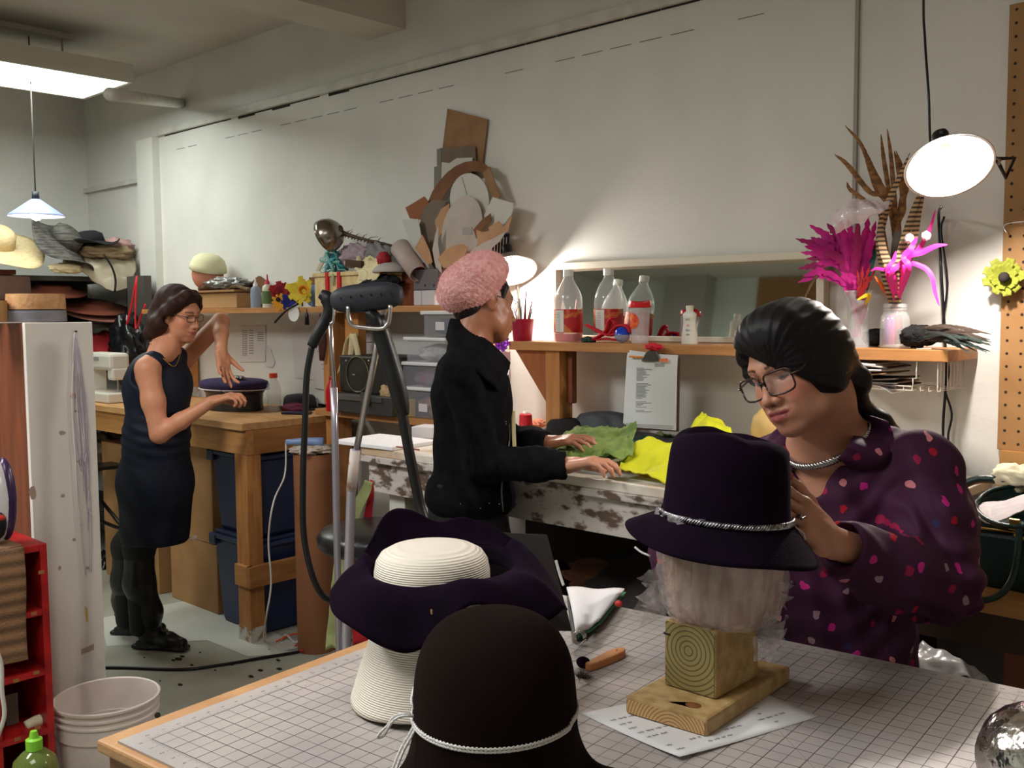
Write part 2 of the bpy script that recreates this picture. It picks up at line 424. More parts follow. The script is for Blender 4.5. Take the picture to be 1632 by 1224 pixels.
# ------------------------------------------------------------------ left worktable (X -6.5..-4.0)
T = thing('worktable', 'rough pine worktable under the purple hat form, at the left', 'table', (-5.2, 2.8, 0))
zt = 1.04; xr = -4.005
MB().bb((-6.25, 2.47, zt - .035), (xr, 3.12, zt)).build('tabletop', wood('tabletop_pine', (206, 160, 106), (180, 128, 78), st=(1.5, 12, 12), sc=3), T, bev=.003)
MB().bb((-6.2, 2.49, zt - .15), (xr - .0, 2.53, zt - .036)).build('apron', pine, T, bev=.002)
MB().bb((xr - .04, 2.53, zt - .15), (xr, 3.10, zt - .036)).build('apron', wood('pine_y', (178, 122, 68), (150, 98, 50), st=(18, 2, 18), sc=2.5), T, bev=.002)
lg = MB().bb((xr - .105, 2.49, 0), (xr - .005, 2.57, zt - .15)).build('leg', pinev, T, bev=.003)
MB().bb((xr - .107, 2.488, 0), (xr - .003, 2.572, .07)).build('paint_stain', mat('paint_splash', (200, 196, 186), .8, c2=(150, 110, 70), vs=20, vw=(.5, .6)), lg)
MB().bb((xr - .1, 3.02, 0), (xr - .01, 3.1, zt - .15)).build('leg', pinev, T, bev=.003)
MB().bb((-6.2, 2.5, 0), (-6.11, 2.58, zt - .15)).build('leg', pinev, T, bev=.003)
MB().bb((xr - .1, 2.5, .27), (xr + .02, 2.47, .37)).build('cross_brace', pine, T, bev=.002)
MB().bb((xr - .002, 2.47, .27), (xr + .03, 3.1, .37)).build('cross_brace', wood('pine_y', (0, 0, 0), (0, 0, 0)), T, bev=.002)

# ------------------------------------------------------------------ middle worktable (peeling white)
T = thing('worktable', 'long worktable with peeling white paint, running along the wall behind the purple fedora', 'table', (-1.6, 2.7, 0))
MB().bb((-2.97, 2.34, zt - .03), (-.95, 3.12, zt)).build('tabletop', peelw, T, bev=.004)
MB().bb((-2.95, 2.36, zt - .17), (-.97, 2.40, zt - .031)).build('apron', peel, T, bev=.002)
MB().bb((-2.95, 2.40, zt - .17), (-2.91, 3.1, zt - .031)).build('apron', peel, T, bev=.002)
MB().bb((-2.97, 2.335, zt - .055), (-.95, 2.36, zt - .03)).build('edge_moulding', peel, T, bev=.003)
for x in (-2.88, -1.06): MB().bb((x, 2.40, 0), (x + .09, 2.49, zt - .17)).build('leg', whitepaint, T, bev=.003)
MB().bb((-2.9, 2.45, .12), (-1.0, 3.1, .15)).build('lower_shelf', brownwood, T, bev=.002)

# ------------------------------------------------------------------ ledge below the wall shelf
T = thing('ledge', 'low pine ledge carrying the projector case and clear boxes', 'shelf', (-3.4, 3, 0))
zl = PY(600, 661, 2.86).z
MB().bb((-3.98, 2.86, zl - .03), (-3.02, 3.13, zl)).build('shelf_board', shelfwood, T, bev=.002)
MB().bb((-3.95, 2.90, 0), (-3.86, 2.99, zl - .03)).build('post', pinev, T, bev=.003)
MB().bb((-3.12, 2.90, 0), (-3.05, 2.99, zl - .03)).build('post', brownwood, T, bev=.003)

# ------------------------------------------------------------------ left wall shelf
T = thing('wall_shelf', 'long narrow pine wall shelf with silk flowers and cardboard patterns', 'shelf', (-4.3, 3, 1.5))
zs = 1.575
MB().bb((-5.75, 2.88, zs - .028), (-2.93, 3.13, zs)).build('shelf_board', shelfwood, T, bev=.002)
for x in (-5.6, -4.0): MB().bb((x, 2.93, 1.1), (x + .05, 3.13, zs - .028)).build('bracket', pinev, T, bev=.002)
a = PY(730, 500, 2.9)
MB().bb((-3.04, 2.90, zl), (-2.96, 2.98, zs - .028)).build('post', pinev, T, bev=.002)
MB().prism([(-3.04, 2.98, zs - .03), (-3.04, 3.13, zs - .03), (-3.04, 3.13, zs - .25)], (.05, 0, 0)).build('bracket', pinev, T)

# ------------------------------------------------------------------ right wall shelf with brackets
T = thing('wall_shelf', 'thick pine shelf below the long mirror, on a braced post', 'shelf', (-1.8, 3, 1.4))
zr = 1.428
MB().bb((-2.72, 2.9, zr - .034), (-1.01, 3.14, zr)).build('shelf_board', shelfwood, T, bev=.002)
p0 = PY(869, 560, 2.92).x; p1 = PY(893, 560, 2.92).x
MB().bb((p0, 2.92, zt), (p1 - .005, 3.0, zr - .034)).build('post', pinev, T, bev=.003)
br = MB().prism([(p0 - .005, 2.93, zr - .034), (p0 - .17, 2.93, zr - .034), (p0 - .005, 2.93, zr - .24)], (0, .02, 0))
br.build('corner_brace', wood('brace_wood', (160, 92, 46), (132, 72, 34), st=(14, 14, 2), sc=2), T, bev=.002)
MB().bb((p1, 2.96, zr - .24), (p1 + .025, 2.99, zr - .034)).build('corner_brace', brownwood, T, bev=.003)

# ------------------------------------------------------------------ mirror
T = thing('mirror', 'long low wall mirror in a cream frame behind the bottles', 'mirror', (-2, 3.12, zr))
mx0 = PY(883, 480, 3.12).x; mx1 = PY(1316, 470, 3.12).x; mz1 = 1.742; fw = .028; yf = 3.106
crm = mat('cream_frame', (206, 200, 182), .5)
MB().bb((mx0, yf, mz1 - fw), (mx1, 3.149, mz1)).bb((mx0, yf, zr + .001), (mx1, 3.149, zr + .022)).build('frame', crm, T, bev=.003)
MB().bb((mx0, yf, zr + .022), (mx0 + fw * .8, 3.149, mz1 - fw)).build('frame_side', crm, T, bev=.003)
MB().bb((mx1 - fw, yf, zr + .022), (mx1, 3.149, mz1 - fw)).build('frame_side', crm, T, bev=.003)
MB().beam(((mx0 + mx1) / 2, 3.112, zr + .012), ((mx0 + mx1) / 2, 3.1425, mz1 - .01), mx1 - mx0 - .02, .003, up=(0, 1, 0)).build('glass', mat('mirror_glass', (226, 232, 228), .03, metal=1), T)

# ------------------------------------------------------------------ cabinet end board (white, worn) and brown side
WB = thing('cabinet', 'tall cabinet with worn white end board and brown front, at the left', 'cabinet', (-3.2, 1.1, 0))
wx = -3.13
pa = PX(39, 517, wx); pb2 = PX(147, 513, wx); zc = pb2.z
wbm = mat('worn_white_board', (214, 208, 200), .6, c2=(176, 164, 158), vs=5, vw=(.62, .72), stretch=(1, 1, .35), detail=8)
MB().bb((wx - .02, pa.y, .0), (wx, pb2.y, zc)).build('end_board', wbm, WB, bev=.002)
MB().bb((wx - .9, pa.y, .0), (wx - .021, pa.y + .018, zc - .002)).build('front_panel', brownwood, WB)
MB().bb((wx - .9, pa.y + .018, zc - .03), (wx - .021, pb2.y, zc - .002)).build('top_board', mat('old_board', (150, 120, 90), .7, c2=(110, 80, 56), vs=20), WB)
MB().bb((wx - .9, pb2.y - .018, 0), (wx - .021, pb2.y, zc - .03)).build('back_panel', brownwood, WB)
# smudges and plaster scars on the board, with their own shapes
sm = MB(); yc = (pa.y + pb2.y) / 2 + .03
def blob(mb, y, z, ry, rz, x, n=12):
    mb.face([(x, y + ry * math.cos(2 * pi * k / n) * random.uniform(.75, 1.1), z + rz * math.sin(2 * pi * k / n) * random.uniform(.75, 1.1)) for k in range(n)])
for px, py, w, h in ((99, 690, 6, 4), (130, 735, 9, 3), (100, 790, 4, 3), (52, 785, 6, 12), (140, 905, 4, 3), (95, 905, 3, 4), (122, 655, 5, 2), (118, 860, 3, 3), (133, 740, 8, 4)):
    c = PX(px, py, wx); sm = MB(); blob(sm, c.y, c.z, w * .0019, h * .0019, wx + .0006); sm.build('scuff_mark', mat('scuff', (158, 140, 124), .8), WB)
sm = MB(); c = PX(140, 1035, wx); sm.face([(wx + .0006, c.y - .022, c.z - .012), (wx + .0006, c.y + .02, c.z - .006), (wx + .0006, c.y + .02, c.z + .014), (wx + .0006, c.y - .022, c.z + .006)])
sm.build('scuff_mark', mat('scuff', (158, 140, 124), .8), WB)
sm = MB(); c = PX(137, 980, wx); sm.face([(wx + .0008, c.y - .004, c.z + .03), (wx + .0008, c.y + .006, c.z + .02), (wx + .0008, c.y + .006, c.z - .025), (wx + .0008, c.y - .001, c.z - .02)]); sm.build('yellow_patch', mat('yellowed', (190, 170, 90), .8), WB)
MB().ball(PX(117, 631, wx), (.004, .010, .010), 12).build('knob', mat('tan_knob', (176, 130, 100), .5), WB, smooth_=True)
MB().ball(PX(120, 528, wx) + V((.006, 0, 0)), (.009, .003, .003), 8).build('nail', dark, WB)
# skein of threads hanging from the nail
th = thing('thread_bundle', 'bundle of pale lilac threads hanging from a nail on the white board', 'thread', PX(115, 800, wx))
for k in range(26):
    random.seed(k); a = PX(119, 530, wx + .008); pts = [a]; L = random.uniform(.35, .62) if k < 20 else random.uniform(.6, .78)
    w = random.uniform(-.028, .022)
    for j in range(1, 7):
        t = j / 6; pts.append(a + V((.002 + .004 * random.random(), w * math.sin(t * pi * .8) + .012 * t + random.uniform(-.003, .003), -L * t)))
    if k < 8: pts.append(pts[-1] + V((.002, .006, .03))); 
    MB().tube(pts, .0011, 5, sm=4).build('thread', mat('lilac_thread', (186, 172, 186), .8) if k % 3 else mat('pale_thread', (222, 212, 214), .8), th, smooth_=True)

# ------------------------------------------------------------------ red cubby unit
RC = thing('cubby_shelf', 'red wooden pigeonhole unit with chipped edges at the left edge', 'shelf', (-3.0, .9, 0))
redp = mat('red_paint', (172, 24, 24), .45, c2=(130, 14, 16), vs=14); tanp = mat('chipped_wood', (150, 96, 52), .7)
rx = -2.86; ry1 = PX(76, 900, rx).y; rz1 = PX(60, 868, rx).z; dy = .125; nrow = 6; ry0 = ry1 - .02 - 5 * dy
xb = rx - .24; RXC = rx
fr = MB().bb((xb, ry1 - .02, 0), (rx, ry1, rz1)).bb((xb, ry0 - .02, 0), (rx, ry0, rz1)).bb((xb, ry0, rz1 - .02), (rx, ry1 - .02, rz1)); fr.build('frame', redp, RC, bev=.002)
MB().bb((xb - .01, ry0 - .02, 0), (xb, ry1, rz1)).build('back_panel', mat('red_dark', (120, 14, 16), .6), RC)
zrow = [PX(60, y, rx).z for y in (977, 1077, 1170)]
dz = (zrow[0] - zrow[2]) / 2; zz = zrow[0]
while zz > .03:
    MB().bb((xb, ry0, zz - .009), (rx - .001, ry1 - .02, zz + .009)).build('shelf_board', redp, RC); zz -= dz
for k in range(1, 5): MB().bb((xb, ry0 + k * dy - .005, .02), (rx - .004, ry0 + k * dy + .005, rz1 - .02)).build('divider', redp, RC)
for px, py in ((66, 912), (54, 978), (58, 1072), (26, 1085), (60, 1160), (28, 1178)):
    c = PX(px, py, rx + .001); MB().bb((rx - .001, c.y - .008, c.z - .005), (rx + .001, c.y + .008, c.z + .005)).build('chip', tanp, RC)
# ------------------------------------------------------------------ ceiling fluorescent fixtures (the last ones are unseen, added to light table and room)
def fixture(x0, x1, y0, y1, z, label, power=60, lc=COOL):
    t = thing('ceiling_light', label, 'ceiling light', ((x0 + x1) / 2, (y0 + y1) / 2, z), 'suspended fluorescent fixtures')
    wm = mat('fixture_white', (196, 188, 176), .5)
    MB().bb((x0, y0, z + .01), (x1, y0 + .02, z + .11)).bb((x0, y1 - .02, z + .01), (x1, y1, z + .11)).bb((x0, y0 + .02, z + .01), (x0 + .02, y1 - .02, z + .11)).bb((x1 - .02, y0 + .02, z + .01), (x1, y1 - .02, z + .11)).bb((x0 + .02, y0 + .02, z + .1), (x1 - .02, y1 - .02, z + .11)).build('housing', wm, t, bev=.003)
    MB().bb((x0 + .02, y0 + .02, z + .012), (x1 - .02, y1 - .02, z + .018)).build('diffuser', mat('diffuser', (240, 255, 244), .5, emit=3.5), t)
    for yy in (y0 + .25, y1 - .25):
        MB().cyl(((x0 + x1) / 2, yy, z + .11), ((x0 + x1) / 2, yy, ZC), .006, n=10).build('stem', wm, t, smooth_=True)
    MB().bb(((x0 + x1) / 2 - .05, y0 + .2, ZC - .03), ((x0 + x1) / 2 + .05, y1 - .2, ZC)).build('ceiling_canopy', wm, t, bev=.003)
    l = area('light', ((x0 + x1) / 2, (y0 + y1) / 2, z), x1 - x0 - .04, power, lc, sizey=y1 - y0 - .04); l.parent = t; l.location = (0, 0, 0)
    return t
a = PZ(213, 135, 2.8)
fixture(a.x - .61, a.x, a.y - 1.22, a.y, 2.8, 'glowing suspended fluorescent panel at the top left', 24)
fixture(-1.9, -.9, -.6, .6, 2.85, 'added unseen fluorescent panel that lights the cutting table, outside the picture', 22, (1, .93, .93))  # unseen fixture added to brighten the foreground table
fixture(-3.6, -3.0, -.6, .6, 2.85, 'added unseen fluorescent panel that lights the middle of the room, outside the picture', 66, (1, .98, .97))  # unseen fixture added for general light on room and walls
# ================================================================== PEOPLE
def frame(yaw, pitch=0, roll=0):
    return np.array(Matrix.Rotation(math.radians(yaw), 3, 'Z') @ Matrix.Rotation(math.radians(pitch), 3, 'X') @ Matrix.Rotation(math.radians(roll), 3, 'Y'))
class Head:
    """head space: x to the person's right, y forward, z up, origin between the ears at eye level"""
    def __init__(s, pos, yaw, pitch, roll, sc=.93): s.o = np.array(pos, float); s.R = frame(yaw, pitch, roll); s.s = sc
    def L(s, x, y, z): return s.o + s.R @ (np.array((x, y, z)) * s.s)
    def inv(s, P): return ((P - s.o) @ s.R) / s.s
    def E(s, S, c, r, k=.01, op='+', tilt=None):
        R = s.R if tilt is None else s.R @ np.array(Euler(tilt).to_matrix())
        S.ell(s.L(*c), np.array(r) * s.s, R, k * s.s, op)
    def C(s, S, pts, rs, k=.01, op='+'): S.chain([s.L(*p) for p in pts], [r * s.s for r in rs], k * s.s, op)
    def carve(s, S, nose=1.0, lid=.5, jaw=1.0, full=1.0, ear=1.0):
        E, C = s.E, s.C
        E(S, (0, -.018, .035), (.075, .096, .084), .02)
        E(S, (0, .018, .0), (.066, .066, .075), .03)
        E(S, (0, .03, -.045), (.056, .055, .062), .03)
        E(S, (0, .068, -.098), (.022 * jaw, .020, .017), .028)
        for q in (-1, 1):
            C(S, [(q * .056, -.006, -.05), (q * .040 * jaw, .034, -.084), (q * .014, .062, -.102)], [.015, .014, .014], .03)
            E(S, (q * .041, .056, -.033), (.022, .021, .022), .022)
            E(S, (q * .033, .050, -.066), (.022, .026, .024), .022)
        C(S, [(-.036, .072, .022), (0, .079, .018), (.036, .072, .022)], [.010, .010, .010], .02)
        for q in (-1, 1): E(S, (q * .031, .092, .000), (.019, .016, .0115), .014, '-')
        n = nose
        C(S, [(0, .078, .010), (0, .092 + .004 * n, -.014), (0, .104 + .004 * n, -.036)], [.0055, .0065, .0092], .012)
        E(S, (0, .106 + .002 * n, -.039), (.0105, .009, .0085), .006)
        for q in (-1, 1):
            E(S, (q * .0125, .094, -.0425), (.0085, .011, .0075), .006)
            E(S, (q * .0068, .101, -.0505), (.0040, .0055, .0035), .003, '-')
        C(S, [(0, .098, -.050), (0, .096, -.058)], [.004, .0045], .01)
        E(S, (0, .079, -.070), (.033, .019, .021), .015)
        for q in (-1, 1):
            C(S, [(q * .003, .0985, -.0630), (q * .015, .0945, -.0640), (q * .031, .0790, -.0672)], [.0052, .0052 , .0026], .004)
        C(S, [(-.026, .081, -.0700), (-.012, .092, -.0755), (0, .0955, -.077), (.012, .092, -.0755), (.026, .081, -.0700)], [.002, .0052 * full, .006 * full, .0052 * full, .002], .004)
        C(S, [(-.032, .0815, -.0680), (-.015, .0975, -.0698), (0, .1035, -.0692), (.015, .0975, -.0698), (.032, .0815, -.0680)], [.0012] * 5, .003, '-')
        for q in (-1, 1):
            E(S, (q * .031, .0655, .000), (.0130, .0125, .0125), .004)                       # lids over the eyeball
            C(S, [(q * .018, .0775, .006), (q * .031, .0815, .009), (q * .045, .073, .005)], [.0022, .0028, .0022], .006)
            if lid: E(S, (q * .031, .0800, -.0045 - .002 * lid), (.0115, .006, .0026 + .0026 * (1 - lid)), .002, '-')
            E(S, (q * (.073 + .006 * (ear - 1) * 4), -.012, -.012), (.0075, .019 * ear, .030 * ear), .006, tilt=(.15, 0, q * -.35))
            E(S, (q * (.0815 + .006 * (ear - 1) * 4), -.006, -.006), (.006, .009 * ear, .014 * ear), .005, '-')
            E(S, (q * .0725, -.004, -.037), (.0065, .009, .010), .005)
    def neck(s, S, base, r=.052, k=.03):
        S.chain([s.L(0, -.035, -.02), s.L(0, -.03, -.075), base], [r * s.s, r * s.s * .97, r * 1.08], k)
    def eyes(s, parent, iris=(52, 34, 24), look=-.35):
        for q in (-1, 1):
            R = s.R @ np.array(Euler((look, 0, 0)).to_matrix()); c = s.L(q * .031, .0648, -.001); r = .0122 * s.s
            mb = MB(); mb.M = Matrix.Translation(V(c)) @ Matrix(R.tolist()).to_4x4(); mb.ball((0, 0, 0), r, 20)
            e = mb.build('eye', mat('eye_white', (214, 206, 200), .2), parent, smooth_=True)
            mb = MB(); mb.M = Matrix.Translation(V(c)) @ Matrix(R.tolist()).to_4x4()
            mb.lathe([(0, r * 1.03), (r * .28, r * .995), (r * .47, r * .905)], ax=(0, 1, 0), n=16); mb.build('iris', mat('iris', iris, .15), e, smooth_=True)
    def skin(s, P, base, lip, brow, liner=True, blush=.0, browz=.021, full=1.0, blushc=(.45, .1, .08), browr=.0042):
        q = s.inv(P); x, y, z = q[:, 0], q[:, 1], q[:, 2]; ax = np.abs(x); b = np.array(lin(base)[:3]); c = np.tile(b, (len(P), 1))
        def put(m, col): 
            m = np.clip(m, 0, 1)[:, None]; c[:] = c * (1 - m) + np.array(lin(col)[:3]) * m
        up = .0066 * np.clip(1 - (ax / .034) ** 2, 0, 1) + .0012; lo = .0098 * full * np.clip(1 - (ax / .030) ** 2, 0, 1)
        dz = z + .0696 - .0018 * (ax / .026) ** 2; w = np.where(dz > 0, up * 1.25 - dz, lo + dz) / .0016
        put(np.where((y > .07) & (ax < .033), np.clip(w, 0, 1), 0) * .9, lip)
        bz = browz + .004 * np.sin(np.clip((ax - .012) / .04, 0, 1) * 2.4)
        put(np.where((y > .045) & (ax > .012) & (ax < .052), np.clip((browr * (1.15 - np.clip((ax - .02) / .035, 0, 1) * .6) - np.abs(z - bz)) / .0016, 0, 1), 0) * .92, brow)
        if liner: put(np.where((y > .062) & (np.abs(ax - .031) < .0145), np.clip((.0016 - np.abs(z + .0025 - .0035 * (1 - ((ax - .031) / .0145) ** 2) + .0028)) / .0012, 0, 1), 0) * .85, (30, 20, 18))
        put(np.where((y > .09) & (np.abs(ax - .0068) < .005) & (np.abs(z + .0495) < .0035), .8, 0), (90, 50, 42))
        if blush: c[:] += (np.exp(-((ax - .052) / .022) ** 2 - ((z + .032) / .024) ** 2) * blush)[:, None] * (np.array((.25, -.03, -.02)))[None] * (y > 0)[:, None]
        return np.clip(c, 0.002, 1)
def hand(S, wrist, d, n, thumb=1, sc=1.0, curl=(.5, .5, .5, .5), tcurl=.5, spread=.06, fr=.0082, tout=.6, k=.005, tn=.3, base_bend=.3):
    """d: wrist to knuckles; n: where the palm faces; thumb: +1 if it leaves towards d x n. curl: index..little, radians per joint"""
    w = np.array(wrist, float); d = np.array(d, float); d /= np.linalg.norm(d); n = np.array(n, float); n -= d * (n @ d); n /= np.linalg.norm(n); t = np.cross(d, n) * thumb; tips = []
    S.chain([w - d * .01, w + d * .03 * sc], [.024 * sc, .023 * sc], .012)
    R = np.stack([t, d, n], 1)
    S.box(w + d * .052 * sc, np.array((.039, .045, .0135)) * sc, R, .012 * sc, .012)
    S.ell(w + d * .035 * sc + t * .024 * sc + n * .008 * sc, np.array((.017, .030, .014)) * sc, R, .01)
    lens = [(.043, .025, .021), (.047, .029, .022), (.043, .027, .021), (.034, .020, .019)]
    for i in range(4):
        off = (1.5 - i) * .0205 * sc; b = w + d * (.088 - .004 * abs(i - 1)) * sc + t * off; a = curl[i] * base_bend; dd0 = d + t * (1.5 - i) * spread; dd0 /= np.linalg.norm(dd0); pts = [b - d * .01]; p = b; pts.append(p)
        for L_ in lens[i]:
            dd = dd0 * math.cos(a) + n * math.sin(a); p = p + dd * L_ * sc; pts.append(p); a += curl[i]
        r = fr * sc * (1 if i < 3 else .88); S.chain(pts, [r * 1.1, r * 1.12, r * 1.02, r * .95, r * .8], k); tips.append((pts[-1], dd))
    b = w + d * .022 * sc + t * .028 * sc + n * .006 * sc; dd = d * (1 - tout * .5) + t * tout + n * tn; dd /= np.linalg.norm(dd); p1 = b + dd * .042 * sc
    d2 = dd * math.cos(tcurl) + (d * .8 + n * .4 - t * .3) * math.sin(tcurl); d2 /= np.linalg.norm(d2); p2 = p1 + d2 * .03 * sc; d3 = d2 + n * .2; d3 /= np.linalg.norm(d3); p3 = p2 + d3 * .022 * sc
    S.chain([b, p1, p2, p3], [.0135 * sc, .0115 * sc, .0098 * sc, .0082 * sc], k); tips.append((p3, d3))
    return tips, R
def glasses(h, parent, col, rim=.0014, w=.0245, hh=.017, y=.098, gap=.032, z=-.003, lens=True):
    m = mat('spectacle_frame_%d' % col[0], col, .25, c2=(70, 40, 28), vs=60); g = None
    def rr(q, kk):
        pts = []
        for i in range(28):
            a = 2 * pi * i / 28; e = .45; cx = abs(math.cos(a)) ** e * (1 if math.cos(a) > 0 else -1); cz = abs(math.sin(a)) ** e * (1 if math.sin(a) > 0 else -1)
            xx = q * gap + cx * w * kk; pts.append(h.L(xx, y - (abs(xx) / .06) ** 2 * .008, z + cz * hh * kk * (1 - .10 * (cz < 0) * abs(cx))))
        return pts
    a = rr(1, 1); mb = MB(); mb.tube(a + [a[0]], rim * h.s, 6); g = mb.build('glasses', m, parent, smooth_=True, label='spectacles worn on the nose')
    a = rr(-1, 1); MB().tube(a + [a[0]], rim * h.s, 6).build('rim', m, g, smooth_=True)
    MB().tube([h.L(gap - w, y - .001, z + .004), h.L(0, y + .003, z + .008), h.L(-gap + w, y - .001, z + .004)], rim * h.s, 6, sm=4).build('bridge', m, g, smooth_=True)
    for q in (-1, 1):
        MB().tube([h.L(q * (gap + w), y - .007, z + .008), h.L(q * (gap + w + .014), y - .02, z + .009), h.L(q * .078, .04, .008), h.L(q * .080, -.01, .004)], rim * h.s * 1.1, 6, sm=4).build('temple', m, g, smooth_=True)
        if lens: pts = rr(q, .97); MB().face(pts).build('lens', mat('lens_glass', (250, 252, 255), .02, alpha=.06, spec=.8), g)
    return g
hairm = lambda n, c, c2, r=.42: mat(n, c, r, c2=c2, vs=6, stretch=(60, 60, 8), spec=.3)
def mat_skin(name, rough=.5): return mat(name, (200, 150, 120), rough, attr='col', sss=.12, bump=.05, bs=300)
# ------------------------------------------------------------------ person in the purple leaf-print shirt
P3 = thing('person', 'person in a purple leaf-print shirt and glasses looking down at the fedora', 'person', (-.87, 1.88, 0))
H3 = Head((-.871, 1.708, 1.4415), 168, -15, 17, .945)
NB = np.array((-.848, 1.805, 1.30)); SL = np.array((-.685, 1.835, 1.255)); SR = np.array((-1.018, 1.82, 1.20))
EL = np.array(PD(1492, 925, 1.70)); WL = np.array(PD(1322, 862, 1.545)); KL = np.array(PD(1272, 812, 1.50))
ER = np.array((-1.10, 1.70, 1.05)); WR = np.array((-.98, 1.50, 1.16))
S = SDF((-1.25, 1.30, .72), (-.45, 2.05, 1.60), .0026)
H3.carve(S, nose=.5, lid=.62, jaw=1.15, full=1.3)
for q in (-1, 1): H3.E(S, (q * .014, .094, -.041), (.009, .010, .008), .006)
H3.neck(S, NB, .062)
S.ell((-.868, 1.83, 1.17), (.15, .092, .14), None, .05)                  # chest
S.chain([NB + (0, .02, -.02), SL], [.05, .045], .04); S.chain([NB + (0, .02, -.02), SR], [.05, .045], .04)
S.ell((-.868, 1.87, .95), (.125, .088, .20), None, .06)
S.chain([SL, EL, WL], [.043, .036, .0245], .015); S.chain([SR, ER, WR], [.043, .036, .0245], .015)
# collar bones
S.chain([NB + (.03, -.045, -.03), NB + (.12, -.01, -.02)], [.008, .008], .02)
hd = np.array(PD(1258, 806, 1.485)) - WL
t3, R3 = hand(S, WL, hd, (-.75, .25, -.45), thumb=-1, sc=.92, curl=(.55, .62, .66, .7), tcurl=.25, spread=.04, tout=.55, tn=.1)
hand(S, WR, (.25, -.6, .25), (.8, .3, .1), thumb=1, sc=.92, curl=(.4, .45, .5, .5))
def col3(P):
    c = H3.skin(P, (192, 136, 110), (160, 74, 80), (38, 24, 20), full=1.35, blush=.5, browz=.0215, browr=.0034)
    return c
sk3 = mat_skin('skin_warm_light', .45)
B3 = S.build('body', sk3, P3, colf=col3)
H3.eyes(P3, look=-.55)
# lashes
for q in (-1, 1):
    MB().tube([H3.L(q * .0185, .0745, -.0045), H3.L(q * .026, .0785, -.0052), H3.L(q * .034, .079, -.0055), H3.L(q * .0445, .0725, -.0035)], [.0006, .0011, .0012, .0007], 6, sm=3).build('eyelashes', mat('lash', (18, 14, 14), .5), P3, smooth_=True)
# thumb nail and red ring stone by the thumb
tp, td = t3[4]
MB().ball(V(tp) + V((.004, -.004, .004)), (.0055, .0055, .008), 10).build('nail', mat('red_nail', (150, 20, 34), .15, coat=1), P3, smooth_=True, label='dark red painted nail')
rg = MB().ball(PD(1254, 770, 1.47), (.007, .007, .006), 8).build('ring', mat('silver', (200, 198, 196), .25, metal=1), P3, smooth_=True, label='silver ring')
# glasses
g3 = glasses(H3, P3, (34, 24, 24), rim=.0021, w=.0315, hh=.0225, y=.101, gap=.0370, z=-.010)
# hair: crown, swept fringe, side lock, low ponytail
S = SDF((-1.05, 1.55, 1.24), (-.66, 2.0, 1.62), .0028)
H3.E(S, (0, -.018, .042), (.088, .108, .094), .01)
H3.E(S, (-.004, -.058, -.0), (.084, .066, .074), .03)
H3.E(S, (-.052, .012, .005), (.040, .068, .066), .03)
H3.E(S, (-.050, -.012, -.040), (.038, .044, .040), .03)
H3.E(S, (-.012, .052, .080), (.066, .046, .042), .05)
H3.C(S, [(.05, .03, .10), (.078, .040, .055), (.083, .036, .015), (.082, .030, -.012)], [.014, .012, .011, .006], .02)
H3.E(S, (.022, .114, -.024), (.060, .076, .104), .010, '-', tilt=(0, .42, 0))
H3.E(S, (-.030, .105, -.070), (.056, .085, .080), .010, '-')
H3.C(S, [(.08, .0, .03), (.084, -.02, -.03), (.074, -.04, -.07)], [.014, .02, .014], .02)
H3.C(S, [(-.01, -.085, -.02), (-.04, -.112, -.075)], [.05, .022], .03)
pt = [H3.L(-.035, -.105, -.07), np.array(PD(1372, 655, 1.91)), np.array(PD(1405, 672, 1.90)), np.array(PD(1440, 700, 1.93))]
S.chain(pt, [.022, .019, .017, .010], .02)
def strands(P0, P1, P2):
    q = H3.inv(np.stack([P0, P1, P2], 1)); a = np.arctan2(q[:, 2] - .02, q[:, 0] * 1.0 + q[:, 1] * .35)
    return .0009 * np.sin(a * 26 + 3 * q[:, 1] / .1) + .0004 * np.sin(a * 57 + q[:, 0] * 20)
S.wrinkle(strands)
S.build('hair', hairm('black_hair', (14, 12, 14), (28, 24, 27), .5), P3, relax=2, label='black hair swept across the brow')
MB().lathe([(.018, -.006), (.022, 0), (.018, .006)], pt[0], 16, ax=(1, .3, -.4)).build('hair_tie', mat('teal_tie', (40, 70, 60), .6), P3)
